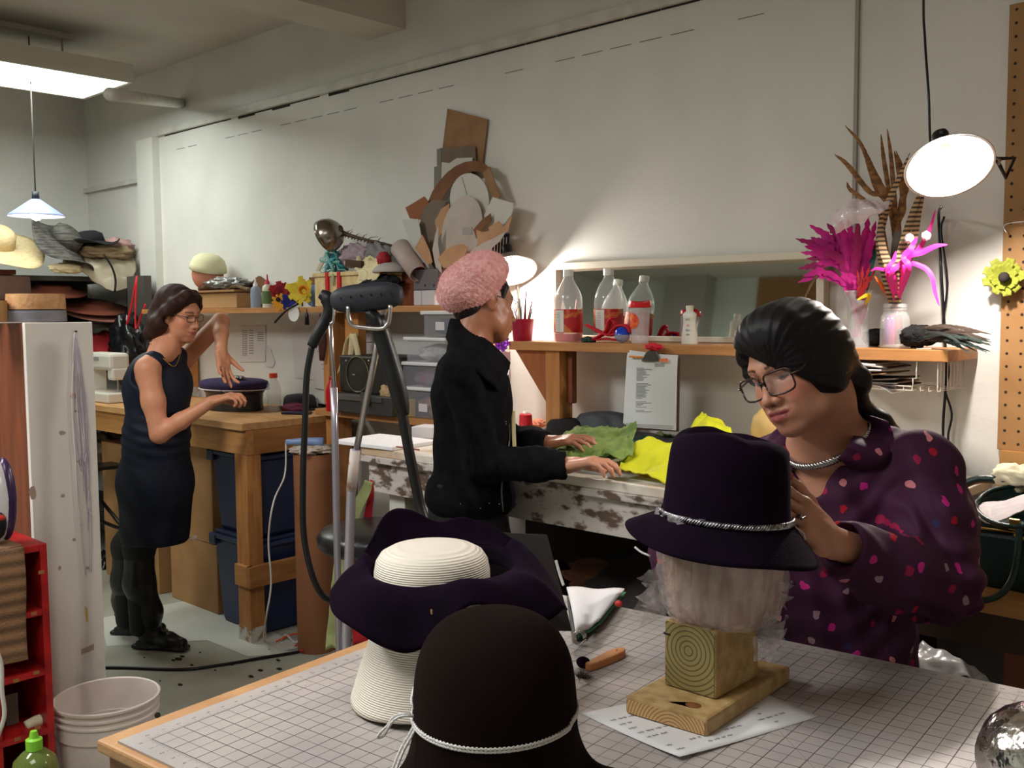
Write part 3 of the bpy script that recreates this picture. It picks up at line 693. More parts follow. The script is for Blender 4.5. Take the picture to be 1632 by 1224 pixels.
# shirt
def shirt3():
    S = SDF((-1.28, 1.42, .60), (-.43, 2.12, 1.40), .0034)
    S.ell((-.868, 1.845, 1.13), (.185, .125, .20), None, .05)
    S.ell((-.868, 1.875, .90), (.165, .125, .30), None, .08)
    for s_, e_, w_ in ((SL, EL, WL), (SR, ER, WR)):
        S.chain([NB + (0, .03, -.035), s_ + (0, .0, -.0)], [.062, .062], .05)
        S.chain([s_ + (0, 0, -.005), s_ * .5 + e_ * .5 + (.012 * (1 if s_ is SL else -1), 0, 0), e_ + (0, .01, .005)], [.064, .066, .070], .035)
        m = e_ * .45 + w_ * .55; dd = (w_ - e_) / np.linalg.norm(w_ - e_)
        c1 = w_ - dd * .035
        S.chain([e_ + (0, .005, 0), e_ * .5 + c1 * .5 + (0, 0, -.012), c1 + (0, 0, -.004)], [.070, .060, .046], .03)
        S.cut2 = None
        # open cuff
        S.rc(c1 + dd * .004, c1 + dd * .06, .035, .035, .004, '-')
        S.box(c1 + dd * .05, (.07, .045, .07), np.array(V(dd).to_track_quat('Y', 'Z').to_matrix()), .004, .002, '-')
    # neck opening and V
    S.chain([NB + (0, .0, .12), NB + (0, -.005, .0)], [.078, .071], .006, '-')
    tip = np.array(PY(1287, 800, 1.722))
    S.chain([NB + (-.0, -.03, .03), NB + (-.004, -.062, -.028), tip * .5 + (NB + (-.004, -.07, -.04)) * .5 + (.0, .002, 0), tip + (0, -.002, 0)], [.062, .052, .030, .008], .004, '-')
    def wr(x, y, z):
        a = .0038 * np.sin(x * 70 + z * 35 + 4 * np.sin(y * 22)) + .0018 * np.sin(z * 95 - x * 60 + 3 * np.sin(x * 30))
        s_ = np.exp(-((x - EL[0]) ** 2 + (y - EL[1]) ** 2 + (z - EL[2]) ** 2) / .012)
        b = .008 * s_ * np.sin((z * .8 + x * .6 + y * .2) * 150 + 3 * np.sin(x * 40))
        c = .0025 * np.exp(-((z - 1.0) / .12) ** 2) * np.sin(x * 120 + z * 20)
        return a + b + c
    S.wrinkle(wr)
    return S
# print: scattered small leaf shapes on plum cloth
def print_mat():
    m = mat('plum_print', (66, 31, 57), .7, spec=.2, bump=.06, bs=180); nt = m.node_tree; N = nt.nodes; Lk = nt.links; b = N['Principled BSDF']
    co = N.new('ShaderNodeTexCoord')
    nz = N.new('ShaderNodeTexNoise'); nz.inputs['Scale'].default_value = 75; nz.inputs['Detail'].default_value = 0; Lk.new(co.outputs['Object'], nz.inputs[0])
    ad = N.new('ShaderNodeVectorMath'); ad.operation = 'MULTIPLY_ADD'; ad.inputs[1].default_value = (.010, .010, .010); Lk.new(nz.outputs['Color'], ad.inputs[0]); Lk.new(co.outputs['Object'], ad.inputs[2])
    sx = N.new('ShaderNodeSeparateXYZ'); Lk.new(ad.outputs[0], sx.inputs[0])
    sm_ = N.new('ShaderNodeMath'); sm_.operation = 'ADD'; Lk.new(sx.outputs[0], sm_.inputs[0]); Lk.new(sx.outputs[1], sm_.inputs[1])
    ml = N.new('ShaderNodeMath'); ml.operation = 'MULTIPLY'; ml.inputs[1].default_value = .8; Lk.new(sm_.outputs[0], ml.inputs[0])
    cb = N.new('ShaderNodeCombineXYZ'); Lk.new(ml.outputs[0], cb.inputs[0]); Lk.new(sx.outputs[2], cb.inputs[1])
    vo = N.new('ShaderNodeTexVoronoi'); vo.voronoi_dimensions = '2D'; vo.inputs['Scale'].default_value = 19; vo.inputs['Randomness'].default_value = .7; Lk.new(cb.outputs[0], vo.inputs['Vector'])
    lt = N.new('ShaderNodeMath'); lt.operation = 'LESS_THAN'; lt.inputs[1].default_value = .13; Lk.new(vo.outputs['Distance'], lt.inputs[0])
    sp = N.new('ShaderNodeSeparateColor'); Lk.new(vo.outputs['Color'], sp.inputs[0])
    cr = N.new('ShaderNodeValToRGB'); cr.color_ramp.interpolation = 'CONSTANT'; e = cr.color_ramp.elements
    cols = [(0, (196, 40, 130)), (.2, (176, 30, 48)), (.4, (210, 130, 140)), (.6, (160, 128, 140)), (.78, (150, 30, 70)), (.92, (52, 46, 84))]
    e[0].color = lin(cols[0][1]); e[1].position = cols[1][0]; e[1].color = lin(cols[1][1])
    for p_, c_ in cols[2:]: q = e.new(p_); q.color = lin(c_)
    Lk.new(sp.outputs[0], cr.inputs[0])
    mx = N.new('ShaderNodeMix'); mx.data_type = 'RGBA'; Lk.new(lt.outputs[0], mx.inputs[0]); mx.inputs[6].default_value = lin((66, 31, 57)); Lk.new(cr.outputs[0], mx.inputs[7]); Lk.new(mx.outputs[2], b.inputs['Base Color'])
    return m
pm = print_mat()
sh3 = shirt3().build('shirt', pm, P3, label='plum shirt printed with small pink, red and grey leaves')
# collar wings and buttons laid on the shirt's surface
from mathutils.bvhtree import BVHTree
_o = WO[sh3.parent.name]; bvh = BVHTree.FromPolygons([v.co + _o for v in sh3.data.vertices], [tuple(p.vertices) for p in sh3.data.polygons])
def onshirt(px, py, lift=.004, far=1.8):
    h = bvh.ray_cast(CAM, ray(px, py).normalized()); p = h[0] if h[0] is not None and (h[0] - CAM).length < far + .25 else PD(px, py, far); return p - ray(px, py).normalized() * lift
def collar(inner, outer):
    a, _ = smooth([onshirt(*p) for p in inner], [0] * len(inner), 7); b_, _ = smooth([onshirt(*p) for p in outer], [0] * len(outer), 7)
    return MB().grid(lambda u, v: a[int(round(u * (len(a) - 1)))].lerp(b_[int(round(u * (len(b_) - 1)))], v) - CF * (.006 * math.sin(v * pi)), len(a), 7)
collar([(1378, 660, .008, 1.9), (1368, 680, .010, 1.84), (1356, 703, .008), (1345, 720, .006), (1336, 730, .004)], [(1415, 672, .004), (1424, 700, .004), (1418, 730, .004), (1392, 748, .004), (1350, 744, .004)]).build('collar', pm, sh3, smooth_=True, thick=.003)
collar([(1262, 700, .006), (1262, 720, .006), (1268, 740, .004)], [(1232, 706, .004), (1240, 730, .004), (1262, 752, .004)]).build('collar', pm, sh3, smooth_=True, thick=.003)
for px, py in ((1313, 757), (1262, 930), (1255, 985), (1250, 1035)): MB().ball(onshirt(px, py, .001), (.006, .004, .006), 10).build('button', mat('dark_button', (70, 50, 64), .3), sh3, smooth_=True)
# silver rope necklace
neckpts = []
for i in range(41):
    a = 2 * pi * i / 40 + pi / 2; f_ = (1 - math.sin(a)) / 2
    neckpts.append(V(NB) + V((.078 * math.cos(a) , .0 + .068 * math.sin(a) - .010 * f_, .034 - .080 * f_ ** 1.3 + .012 * math.cos(a))))
mb = MB(); P_, _ = smooth(neckpts, [0] * len(neckpts), 5)
for st in range(3):
    q = []
    for i, p in enumerate(P_):
        t = (P_[min(i + 1, len(P_) - 1)] - P_[max(i - 1, 0)]).normalized(); u = t.orthogonal().normalized() if i == 0 else (u - t * u.dot(t)).normalized(); w = t.cross(u); a = i * .9 + st * 2 * pi / 3
        q.append(p + (u * math.cos(a) + w * math.sin(a)) * .0042)
    mb.tube(q, .0036, 6)
mb.build('necklace', mat('silver_rope', (190, 188, 190), .22, metal=1), P3, smooth_=True, label='thick silver rope necklace')
# trousers, standing behind the table
S = SDF((-1.1, 1.75, .0), (-.65, 2.15, .82), .012)
S.ell((-.868, 1.89, .72), (.15, .11, .14), None, .05)
for q in (-1, 1): S.chain([(-.868 + q * .08, 1.89, .68), (-.868 + q * .09, 1.90, .38), (-.868 + q * .10, 1.92, .06)], [.085, .06, .048], .02)
S.build('trousers', mat('dark_trousers', (30, 28, 34), .8), P3)
for q in (-1, 1): MB().ball((-.868 + q * .1, 1.87, .035), (.045, .12, .035), 14).build('shoe', mat('dark_shoe', (24, 22, 24), .5), P3, smooth_=True)
# ------------------------------------------------------------------ person in the pink beret and black cardigan
P2 = thing('person', 'person in black with a pink knitted beret, hands on the green cloth', 'person', (-2.2, 2.12, 0))
H2 = Head((-2.193, 2.233, 1.574), -22, -12, -14, .935)
D = 3.08
nb = np.array(PD(748, 545, 3.10)); sl = np.array(PD(735, 590, 2.97)); sr = np.array(PD(768, 578, 3.24))
el = np.array(PD(770, 738, 2.99)); wl = np.array(PD(902, 742, 2.955))
er = np.array(PD(800, 705, 3.30)); wr = np.array(PD(872, 706, 3.22))
S = SDF((-2.62, 1.9, .62), (-1.55, 2.62, 1.80), .0042)
H2.carve(S, nose=.9, lid=.7, jaw=.95, full=1.5, ear=1.2)
H2.neck(S, nb, .050)
ct = np.array(PD(752, 640, 3.12)); hp = np.array(PD(745, 800, 3.12))
S.ell(ct + (0, 0, .02), (.12, .10, .15), frame(-30), .06); S.ell(hp, (.115, .10, .18), frame(-30), .08)
S.chain([nb, sl], [.045, .04], .04); S.chain([nb, sr], [.045, .04], .04)
S.chain([sl, el, wl], [.04, .034, .024], .012); S.chain([sr, er, wr], [.04, .034, .024], .012)
ha = np.array(PD(962, 738, 2.91)) - wl
t2, _ = hand(S, wl, ha + (0, 0, .012), (0, 0, -1), thumb=1, sc=.98, curl=(.42, .46, .5, .55), tcurl=.3, spread=.05, fr=.0085, tout=.45, tn=.35, base_bend=.7)
ha = np.array(PD(925, 698, 3.17)) - wr
hand(S, wr, ha, (.3, .3, -1), thumb=1, sc=.95, curl=(.3, .35, .4, .45), tcurl=.3, spread=.05, fr=.0085, tout=.5, tn=.2, base_bend=.5)
sk2 = mat_skin('skin_brown', .42)
def c2(P):
    c = H2.skin(P, (162, 106, 78), (110, 56, 48), (30, 20, 16), full=1.5, browz=.022)
    k = np.clip((np.array(P)[:, 0] + 2.0) / .04, 0, 1)[:, None]          # hands a little paler than the face
    return c * (1 - k) + np.array(lin((196, 140, 112))[:3])[None] * k
S.build('body', sk2, P2, colf=c2)
H2.eyes(P2, look=-.7)
glasses(H2, P2, (60, 56, 58), rim=.0011, w=.025, hh=.016, y=.100, z=-.004)
MB().tube([V(t2[2][0]) + V((-.02, -.008, .012)), V(t2[2][0]) + V((-.02, .012, .012))], .003, 6).build('ring', mat('silver', (0, 0, 0)), P2, label='silver ring')
# hair under the beret
S = SDF((-2.5, 2.0, 1.45), (-2.0, 2.5, 1.78), .0035)
H2.E(S, (0, -.02, .04), (.080, .100, .088), .01); H2.E(S, (0, -.06, -.03), (.062, .052, .055), .03)
H2.E(S, (0, .095, -.035), (.085, .075, .095), .01, '-')
for q in (-1, 1): H2.E(S, (q * .088, -.006, -.024), (.034, .034, .052), .006, '-'); H2.C(S, [(q * .066, .035, .045), (q * .070, .03, .012)], [.014, .008], .01)
S.build('hair', hairm('dark_hair', (16, 13, 13), (36, 30, 28), .5), P2)
# beret: a soft wide disc slumped back over the head
S = SDF((-2.62, 1.9, 1.48), (-1.95, 2.55, 1.86), .0035)
bc = np.array(PD(753, 447, 3.10)); up = -np.array(CR) * .50 + np.array(CU) * .866; fw_ = np.array(CR) * .866 + np.array(CU) * .50; sd = np.cross(fw_, up)
RB = np.stack([fw_, sd, up], 1)
S.ell(bc, (.110, .112, .062), RB, .01)
S.ell(bc - fw_ * .035 - up * .018, (.074, .098, .064), RB, .06)
S.ell(bc + fw_ * .03 + up * .0, (.072, .09, .055), RB, .06)
S.wrinkle(lambda x, y, z: .0022 * np.sin(x * 300 + 2 * np.sin(z * 100)) * np.sin(z * 300 + y * 180) + 0.002 * np.sin(x * 40 + z * 55))
bm_ = mat('pink_mohair', (226, 172, 168), .95, c2=(206, 142, 142), vs=70, bump=.6, bs=160, sheen=.8)
bo = S.build('beret', bm_, P2, relax=0, label='fuzzy pink knitted beret')
mb = MB(); random.seed(3)                                               # mohair fuzz
vv = bo.data.vertices; org = WO[bo.name]
for i in random.sample(range(len(vv)), min(2600, len(vv))):
    v = vv[i]; p = v.co + org; n = (v.normal + V((random.uniform(-.8, .8), random.uniform(-.8, .8), random.uniform(-.8, .8)))).normalized() * random.uniform(.005, .011); t = n.orthogonal().normalized() * .00045
    mb.face([p + t, p - t, p + n])
mb.build('fuzz', mat('mohair_fuzz', (224, 160, 158), .9), bo, kind='stuff')
# cardigan
S = SDF((-2.66, 1.86, .86), (-1.72, 2.66, 1.56), .0045)
S.ell(ct + (0, 0, .01), (.140, .128, .19), frame(-30), .05)
S.ell(np.array(PD(752, 735, 3.12)), (.130, .122, .18), frame(-30), .06)
S.ell(np.array(PD(748, 792, 3.12)), (.155, .145, .085), frame(-30), .06)
for a_, b_, c_ in ((sl, el, wl), (sr, er, wr)):
    dd = (c_ - b_) / np.linalg.norm(c_ - b_)
    S.chain([nb + (0, 0, -.02), a_, b_, b_ * .35 + c_ * .65, c_ - dd * .01], [.060, .060, .054, .050, .043], .025)
    S.box(c_ + dd * .045, (.06, .045, .06), np.array(V(dd).to_track_quat('Y', 'Z').to_matrix()), .004, .002, '-')
S.wrinkle(lambda x, y, z: .0025 * np.sin(x * 60 + z * 40 + 3 * np.sin(y * 30)) + .0012 * np.sin(x * 900 * .30) * (np.abs(z - el[2]) < .06) * (x > -2.12))
blk = mat('black_knit', (20, 20, 23), .95, c2=(13, 13, 16), vs=30, bump=.15, bs=140, spec=.1)
cg = S.build('cardigan', blk, P2, label='black knitted cardigan')
# ribbed shawl collar
cp = [PD(722, 512, 3.06), PD(735, 540, 3.00), PD(765, 560, 2.99), PD(790, 590, 3.02), PD(806, 622, 3.08)]
ci = [PD(742, 512, 3.1), PD(755, 528, 3.06), PD(782, 548, 3.06), PD(800, 565, 3.1), PD(812, 578, 3.14)]
co_ = [PD(712, 538, 3.06), PD(726, 566, 2.955), PD(760, 592, 2.93), PD(782, 612, 2.97), PD(800, 632, 3.05)]
a_, _ = smooth(ci, [0] * 5, 14); b_, _ = smooth(co_, [0] * 5, 14); m_, _ = smooth([p + V((.0, -.01, .006)) for p in cp], [0] * 5, 14)
def cf(u, v):
    k = int(round(u * (len(a_) - 1))); p = a_[k].lerp(m_[k], min(1, v * 2)) if v < .5 else m_[k].lerp(b_[k], v * 2 - 1); return p + V((.6, -.7, .4)) * (.0022 * (k % 2))
MB().grid(cf, len(a_), 9).build('collar', blk, cg, smooth_=True, thick=.008)
far = [PD(722, 540, 3.14), PD(745, 538, 3.22), PD(772, 556, 3.22), PD(795, 580, 3.18)]
MB().tube(far, .015, 10, sm=4).build('collar', blk, cg, smooth_=True)
MB().tube([co_[-1], co_[-1] + V((-.0, .0, -.0)) * 0 + (PD(812, 585, 3.10) - co_[-1]) * .9], .0018, 6).build('zip_edge', mat('silver', (0, 0, 0)), cg)
MB().tube([PD(808, 640, 3.06), PD(812, 700, 3.08), PD(800, 770, 3.0), PD(802, 815, 3.0)], .0025, 6, sm=4).build('zip', mat('dull_metal', (120, 116, 110), .4, metal=1), cg, smooth_=True)
# measuring tape hanging at the front
MB().tube([PD(818, 655, 3.10), PD(819, 690, 3.08), PD(820, 716, 3.06)], .006, 6, flat=.15).build('measuring_tape', mat('tape_cream', (206, 190, 140), .6), P2)
# skirt, legs and shoes
S = SDF((-2.62, 1.85, 0), (-1.95, 2.5, 1.02), .009)
S.chain([hp + (0, 0, .05), np.array(PD(752, 880, 3.12)), np.array(PD(758, 1000, 3.12))], [.125, .130, .115], .03)
S.wrinkle(lambda x, y, z: .004 * np.sin(x * 60 + z * 9))
S.build('skirt', mat('black_skirt', (16, 16, 19), .8, c2=(24, 24, 28), vs=30), P2, label='black skirt with a few tiny sequins')
mb = MB()
for px, py in ((780, 802), (796, 803), (766, 810), (734, 803), (806, 672), (806, 676)): mb.ball(PD(px, py, 2.965), .0022, 6)
mb.build('sequins', mat('sequin', (230, 230, 235), .1, metal=1), P2, kind='stuff')
for q in (-.08, .07):
    c = np.array(PD(750, 960, 3.12)); c[0] += q; MB().tube([(c[0], c[1], .52), (c[0], c[1], .32), (c[0], c[1], .06)], [.055, .05, .036], 14, sm=3).build('stocking', mat('black_stocking', (20, 20, 24), .7), P2, smooth_=True)
    MB().ball((c[0] + .02, c[1] + .05, .04), (.04, .12, .04), 14, rot=(0, 0, -.4)).build('shoe', mat('dark_shoe', (24, 22, 24), .5), P2, smooth_=True)
# ------------------------------------------------------------------ person in the sleeveless navy dress
P1 = thing('person', 'person in a sleeveless navy dress and black boots stitching the purple form', 'person', (-4.25, 2.12, 0))
H1 = Head((-4.125, 2.24, 1.549), -67, -13, 2, .985)
D1 = 4.42
def q1(px, py, d=D1): return np.array(PD(px, py, d))
nb = q1(262, 556); sr1 = q1(235, 588, 4.33); sl1 = q1(292, 574, 4.62); er1 = q1(254, 692, 4.30); wr1 = q1(338, 640, 4.33)
el1 = q1(352, 512, 4.66); wl1 = q1(353, 560, 4.52)
ch = q1(252, 615, 4.46); wa = q1(250, 690, 4.45); hi = q1(248, 775, 4.45)
TF = frame(-75)
S = SDF((-4.75, 1.7, -.01), (-3.6, 2.75, 1.76), .0058)
S.h = .0058
H1.carve(S, nose=.3, lid=.6, jaw=.95, ear=1.0); H1.neck(S, nb, .047)
S.ell(ch, (.135, .095, .15), TF, .05); S.ell(wa, (.115, .09, .12), TF, .06); S.ell(hi, (.14, .11, .16), TF, .08)
S.chain([nb, sr1], [.040, .040], .05); S.chain([nb, sl1], [.04, .04], .05)
S.chain([sr1, (sr1 + er1) / 2 + (0, 0, 0), er1], [.052, .047, .040], .03); S.chain([er1, er1 * .6 + wr1 * .4, wr1], [.040, .037, .024], .015)
S.chain([sl1, el1], [.045, .040], .03); S.chain([el1, el1 * .6 + wl1 * .4, wl1], [.038, .034, .024], .012)
t1, _ = hand(S, wr1, q1(372, 629, 4.33) - wr1, (.3, .5, -.9), thumb=1, sc=.96, curl=(.75, .85, .95, 1.0), tcurl=.2, fr=.0092, spread=.0, tout=.3, tn=.7, k=.003, base_bend=.5)
hand(S, wl1, q1(357, 592, 4.47) - wl1, (.6, .1, -.1), thumb=-1, sc=1.0, curl=(.30, .12, .12, .25), tcurl=.1, fr=.0092, spread=.16, tout=.6, tn=.3, k=.003, base_bend=.6)
lk = [(q1(222, 870, 4.47), q1(222, 1000, 4.47)), (q1(203, 870, 4.62), q1(200, 990, 4.66))]
for a, b in lk: S.chain([hi + (0, 0, -.1), a, b], [.09, .058, .035], .04)
sk1 = mat_skin('skin_fair', .5)
S.build('body', sk1, P1, colf=lambda P: H1.skin(P, (206, 142, 108), (164, 82, 74), (60, 36, 26), blush=.3))
H1.eyes(P1, look=-.4)
glasses(H1, P1, (60, 18, 20), rim=.0017, w=.024, hh=.0145, y=.099, z=-.003)
# bobbed dark brown hair
S = SDF((-4.35, 1.95, 1.34), (-3.9, 2.5, 1.78), .004)
H1.E(S, (0, -.022, .038), (.087, .106, .094), .01)
H1.E(S, (0, .096, -.035), (.078, .068, .102), .012, '-')
for q in (-1, 1):
    H1.C(S, [(q * .035, .05, .105), (q * .078, .030, .058), (q * .088, .0, .01), (q * .088, -.03, -.05), (q * .080, -.05, -.095)], [.012, .018, .024, .036, .032], .025)
    H1.E(S, (q * .085, .008, -.02), (.024, .018, .03), .006, '-') if q > 0 else None
H1.E(S, (0, -.078, -.045), (.092, .062, .085), .04)
H1.C(S, [(0, -.115, -.085), (.055, -.10, -.115)], [.034, .030], .03)
H1.C(S, [(.03, .06, .108), (-.03, .075, .085), (-.065, .055, .04), (-.078, .035, -.01)], [.008, .011, .011, .008], .02)
H1.C(S, [(.02, .062, .106), (.055, .060, .075), (.072, .042, .035)], [.008, .009, .008], .02)
S.wrinkle(lambda x, y, z: .0008 * np.sin(x * 170 + z * 25) + .0006 * np.sin(y * 190 + z * 30))
S.build('hair', hairm('brown_hair', (44, 24, 18), (62, 34, 26), .6), P1, relax=4, label='dark brown bobbed hair')
# dress
S = SDF((-4.72, 1.72, .36), (-3.8, 2.62, 1.46), .0058)
S.ell(ch + (0, 0, -.005), (.165, .135, .165), TF, .05); S.ell(wa, (.150, .140, .16), TF, .08); S.ell(hi + (0, 0, .02), (.165, .155, .19), TF, .10)
S.chain([hi, q1(248, 850, 4.45)], [.155, .150], .05)
S.chain([nb + (0, 0, -.035), sr1 * .62 + nb * .38 + (0, 0, .0)], [.052, .048], .03); S.chain([nb + (0, 0, -.035), sl1 * .62 + nb * .38], [.052, .048], .03)
S.rc(nb + (0, 0, .10), nb + (.005, .0, -.01), .058, .056, .008, '-')
S.rc(nb + (.05, .0, .02), nb + (.105, .02, -.075), .052, .040, .008, '-')
S.ell(sr1 + (0, -.035, -.005), (.058, .062, .072), None, .01, '-'); S.ell(sl1 + (0, .035, 0), (.058, .062, .07), None, .01, '-')
S.cut((0, 0, q1(250, 862, 4.45)[2]), (0, 0, -1))
S.wrinkle(lambda x, y, z: .0025 * np.sin(x * 45 + z * 30) + .003 * np.exp(-((z - 1.0) / .08) ** 2) * np.sin(z * 130 + x * 40))
ds = S.build('dress', mat('navy_dress', (20, 27, 44), .6, c2=(16, 22, 36), vs=20, bump=.08, bs=200, spec=.25), P1, label='dark navy sleeveless dress')
S = SDF((-4.75, 1.7, .02), (-3.9, 2.6, .95), .008)
for a, b in lk: S.chain([hi + (0, 0, -.06), a, b], [.100, .066, .043], .04)
S.build('tights', mat('black_tights', (17, 17, 19), .7), P1)
# gold chain
gc = [nb + np.array(p) for p in ((-.05, -.04, .045), (0, -.062, .02), (.055, -.045, -.03), (.098, -.01, -.075), (.078, .03, -.03), (.05, .055, .02))]
MB().tube(gc, .0016, 6, sm=5).build('necklace', mat('gold', (200, 150, 70), .25, metal=1), P1, smooth_=True, label='thin gold chain with a pendant')
# boots
bl = mat('black_leather', (18, 18, 18), .38, c2=(28, 26, 24), vs=12, bump=.1, bs=40)
for i, (a, b) in enumerate(lk):
    S = SDF(np.minimum(a, b) - (.25, .25, 0) - np.array((0, 0, .3)), np.maximum(a, b) + (.35, .25, .1), .0052)
    z0 = -.0; fx = PZ(238 if i == 0 else 203, 1033 if i == 0 else 1010, 0); an = np.array((fx.x, fx.y, .09)); dr = np.array((.86, .50, 0)) if i == 0 else np.array((.80, .60, 0))
    S.chain([a + (0, 0, -.02), a * .55 + b * .45, an + (0, 0, .08), an], [.066, .068, .062, .052], .03)
    S.chain([an + (0, 0, -.035), an + dr * .10 + (0, 0, -.047), an + dr * .17 + (0, 0, -.056)], [.040, .036, .026], .03)
    S.box(an + dr * .06 + (0, 0, -.078), (.135, .036, .010), np.array(Matrix.Rotation(math.atan2(dr[1], dr[0]), 3, 'Z')), .008, .012)
    S.cut((0, 0, .004), (0, 0, -1))
    bt = S.build('boot', bl, P1, label='near boot with ankle strap' if i == 0 else None)
    rot = (0, 0, math.atan2(dr[1], dr[0])); MB().box(an - dr * .012 + (0, 0, -.07), (.075, .07, .04), rot).build('heel', bl, bt, bev=.004)
    pts = [V(an) + V((0, 0, .01)) + Matrix.Rotation(k * pi / 8, 3, 'Z') @ V((.053, 0, 0)) for k in range(17)]
    MB().tube(pts, .0045, 6).build('strap', bl, bt, smooth_=True)
    MB().ball(an + np.array((.02, -.055, .01)), .009, 8).build('buckle', mat('dull_metal', (120, 116, 110), .4, metal=1), bt)
# thread and needle between the hands
# ================================================================== CUTTING TABLE AND WHAT STANDS ON IT
ZT = .95
tA = PZ(153, 1177, ZT); tB = PZ(822, 931, ZT); e1 = (tB - tA).normalized(); e2 = V((e1.y, -e1.x, 0)); TL = (tB - tA).length; TW = 2.0
def tp(a, b, z=ZT): q = tA + e1 * a + e2 * b; return V((q.x, q.y, z))     # a along the left edge, b across
CT = thing('cutting_table', 'big cutting table covered by a gridded cutting mat', 'table', tp(TL / 2, TW / 2, 0))
ctw = wood('cut_table_edge', (196, 150, 104), (176, 128, 84), st=(3, 3, 3), sc=4); dkw = wood('table_side', (150, 104, 62), (116, 76, 40), st=(3, 3, 10), sc=4)
MB().prism([tp(0, 0, ZT - .02), tp(TL, 0, ZT - .02), tp(TL, TW, ZT - .02), tp(0, TW, ZT - .02)], (0, 0, .0185)).build('tabletop', ctw, CT, bev=.004)
for a0, a1, b0, b1 in ((.012, .045, .01, TW - .01), (TL - .045, TL - .012, .01, TW - .01), (.045, TL - .045, .01, .04), (.045, TL - .045, TW - .04, TW - .01)):
    MB().prism([tp(a0, b0, ZT - .13), tp(a1, b0, ZT - .13), tp(a1, b1, ZT - .13), tp(a0, b1, ZT - .13)], (0, 0, .109)).build('apron', dkw, CT, bev=.003)
for a in (.05, TL - .14):
    for b in (.05, TW - .14): MB().prism([tp(a, b, 0), tp(a + .09, b, 0), tp(a + .09, b + .09, 0), tp(a, b + .09, 0)], (0, 0, ZT - .13)).build('leg', dkw, CT, bev=.003)
sc_ = MB().cyl(PZ(251, 1140, ZT - .0014), PZ(251, 1140, ZT - .0008), .0045, n=12); sc_.build('screw', dark, CT)
# mat
ma0, mb0 = .012, .036
MT = MB().prism([tp(ma0, mb0, ZT - .0012), tp(TL - .014, mb0, ZT - .0012), tp(TL - .014, TW - .03, ZT - .0012), tp(ma0, TW - .03, ZT - .0012)], (0, 0, .0032)).build(
    'cutting_mat', mat('cutting_mat', (184, 174, 169), .42, c2=(170, 162, 160), vs=6, vw=(.4, .62), detail=5, bump=.03, bs=200), origin=tp(TL / 2, TW / 2, ZT), label='large pale grey cutting mat with an inch grid on the wooden table', category='cutting mat')
zm = ZT + .0021; IN = .0254; ink = mat('mat_ink', (104, 94, 92), .6); inkl = mat('mat_ink_light', (146, 136, 134), .6)
ga, gb = ma0 + .032, mb0 + .034; na = int((TL - .014 - ga - .02) / IN); nb_ = int((TW - .03 - gb - .02) / IN)
def strip(mb, a0, b0, a1, b1, w=.0007, z=zm):
    p = tp(a0, b0, z); q = tp(a1, b1, z); d = (q - p).normalized(); s_ = V((-d.y, d.x, 0)) * w; mb.face([p - s_, q - s_, q + s_, p + s_])
mb = MB()
for i in range(na + 1): strip(mb, ga + i * IN, gb, ga + i * IN, gb + nb_ * IN, .0005 if i % 2 else .0008)
for j in range(nb_ + 1): strip(mb, ga, gb + j * IN, ga + na * IN, gb + j * IN, .0005 if j % 2 else .0008)
mb.build('grid_lines', ink, MT)
mb = MB()
for i in range(na * 8):
    L_ = .011 if i % 8 == 0 else .008 if i % 4 == 0 else .005; strip(mb, ga + i * IN / 8, gb - L_, ga + i * IN / 8, gb, .00025)
for j in range(nb_ * 8):
    L_ = .011 if j % 8 == 0 else .008 if j % 4 == 0 else .005; strip(mb, ga - L_, gb + j * IN / 8, ga, gb + j * IN / 8, .00025)
    strip(mb, ga + na * IN, gb + j * IN / 8, ga + na * IN + L_, gb + j * IN / 8, .00025)
mb.build('ruler_ticks', ink, MT)
mb = MB()
for i in range(na + 1): glyphs(mb, str(i), tp(ga + i * IN - .002, gb - .024, zm), -e1 * -1, -e2, .0085, 'CENTER') if 0 else glyphs(mb, str(i), tp(ga + i * IN, gb - .016, zm), e2, e1, .0085, 'CENTER')
for j in range(nb_ + 1):
    glyphs(mb, str(j), tp(ga - .020, gb + j * IN, zm), e2, e1, .0085, 'CENTER'); glyphs(mb, str(j), tp(ga + na * IN + .014, gb + j * IN, zm), e2, e1, .0085, 'CENTER')
mb.build('ruler_numbers', mat('mat_ink_dark', (70, 62, 62), .6), MT)
mb = MB()
for k in (0, 1): strip(mb, ga, gb + (14 + 22 * k) * IN, ga + na * IN, gb + (14 + 22 * k + na) * IN, .0005); strip(mb, ga + na * IN, gb + (14 + 22 * k) * IN, ga, gb + (14 + 22 * k + na) * IN, .0005)
mb.build('diagonal_lines', inkl, MT)

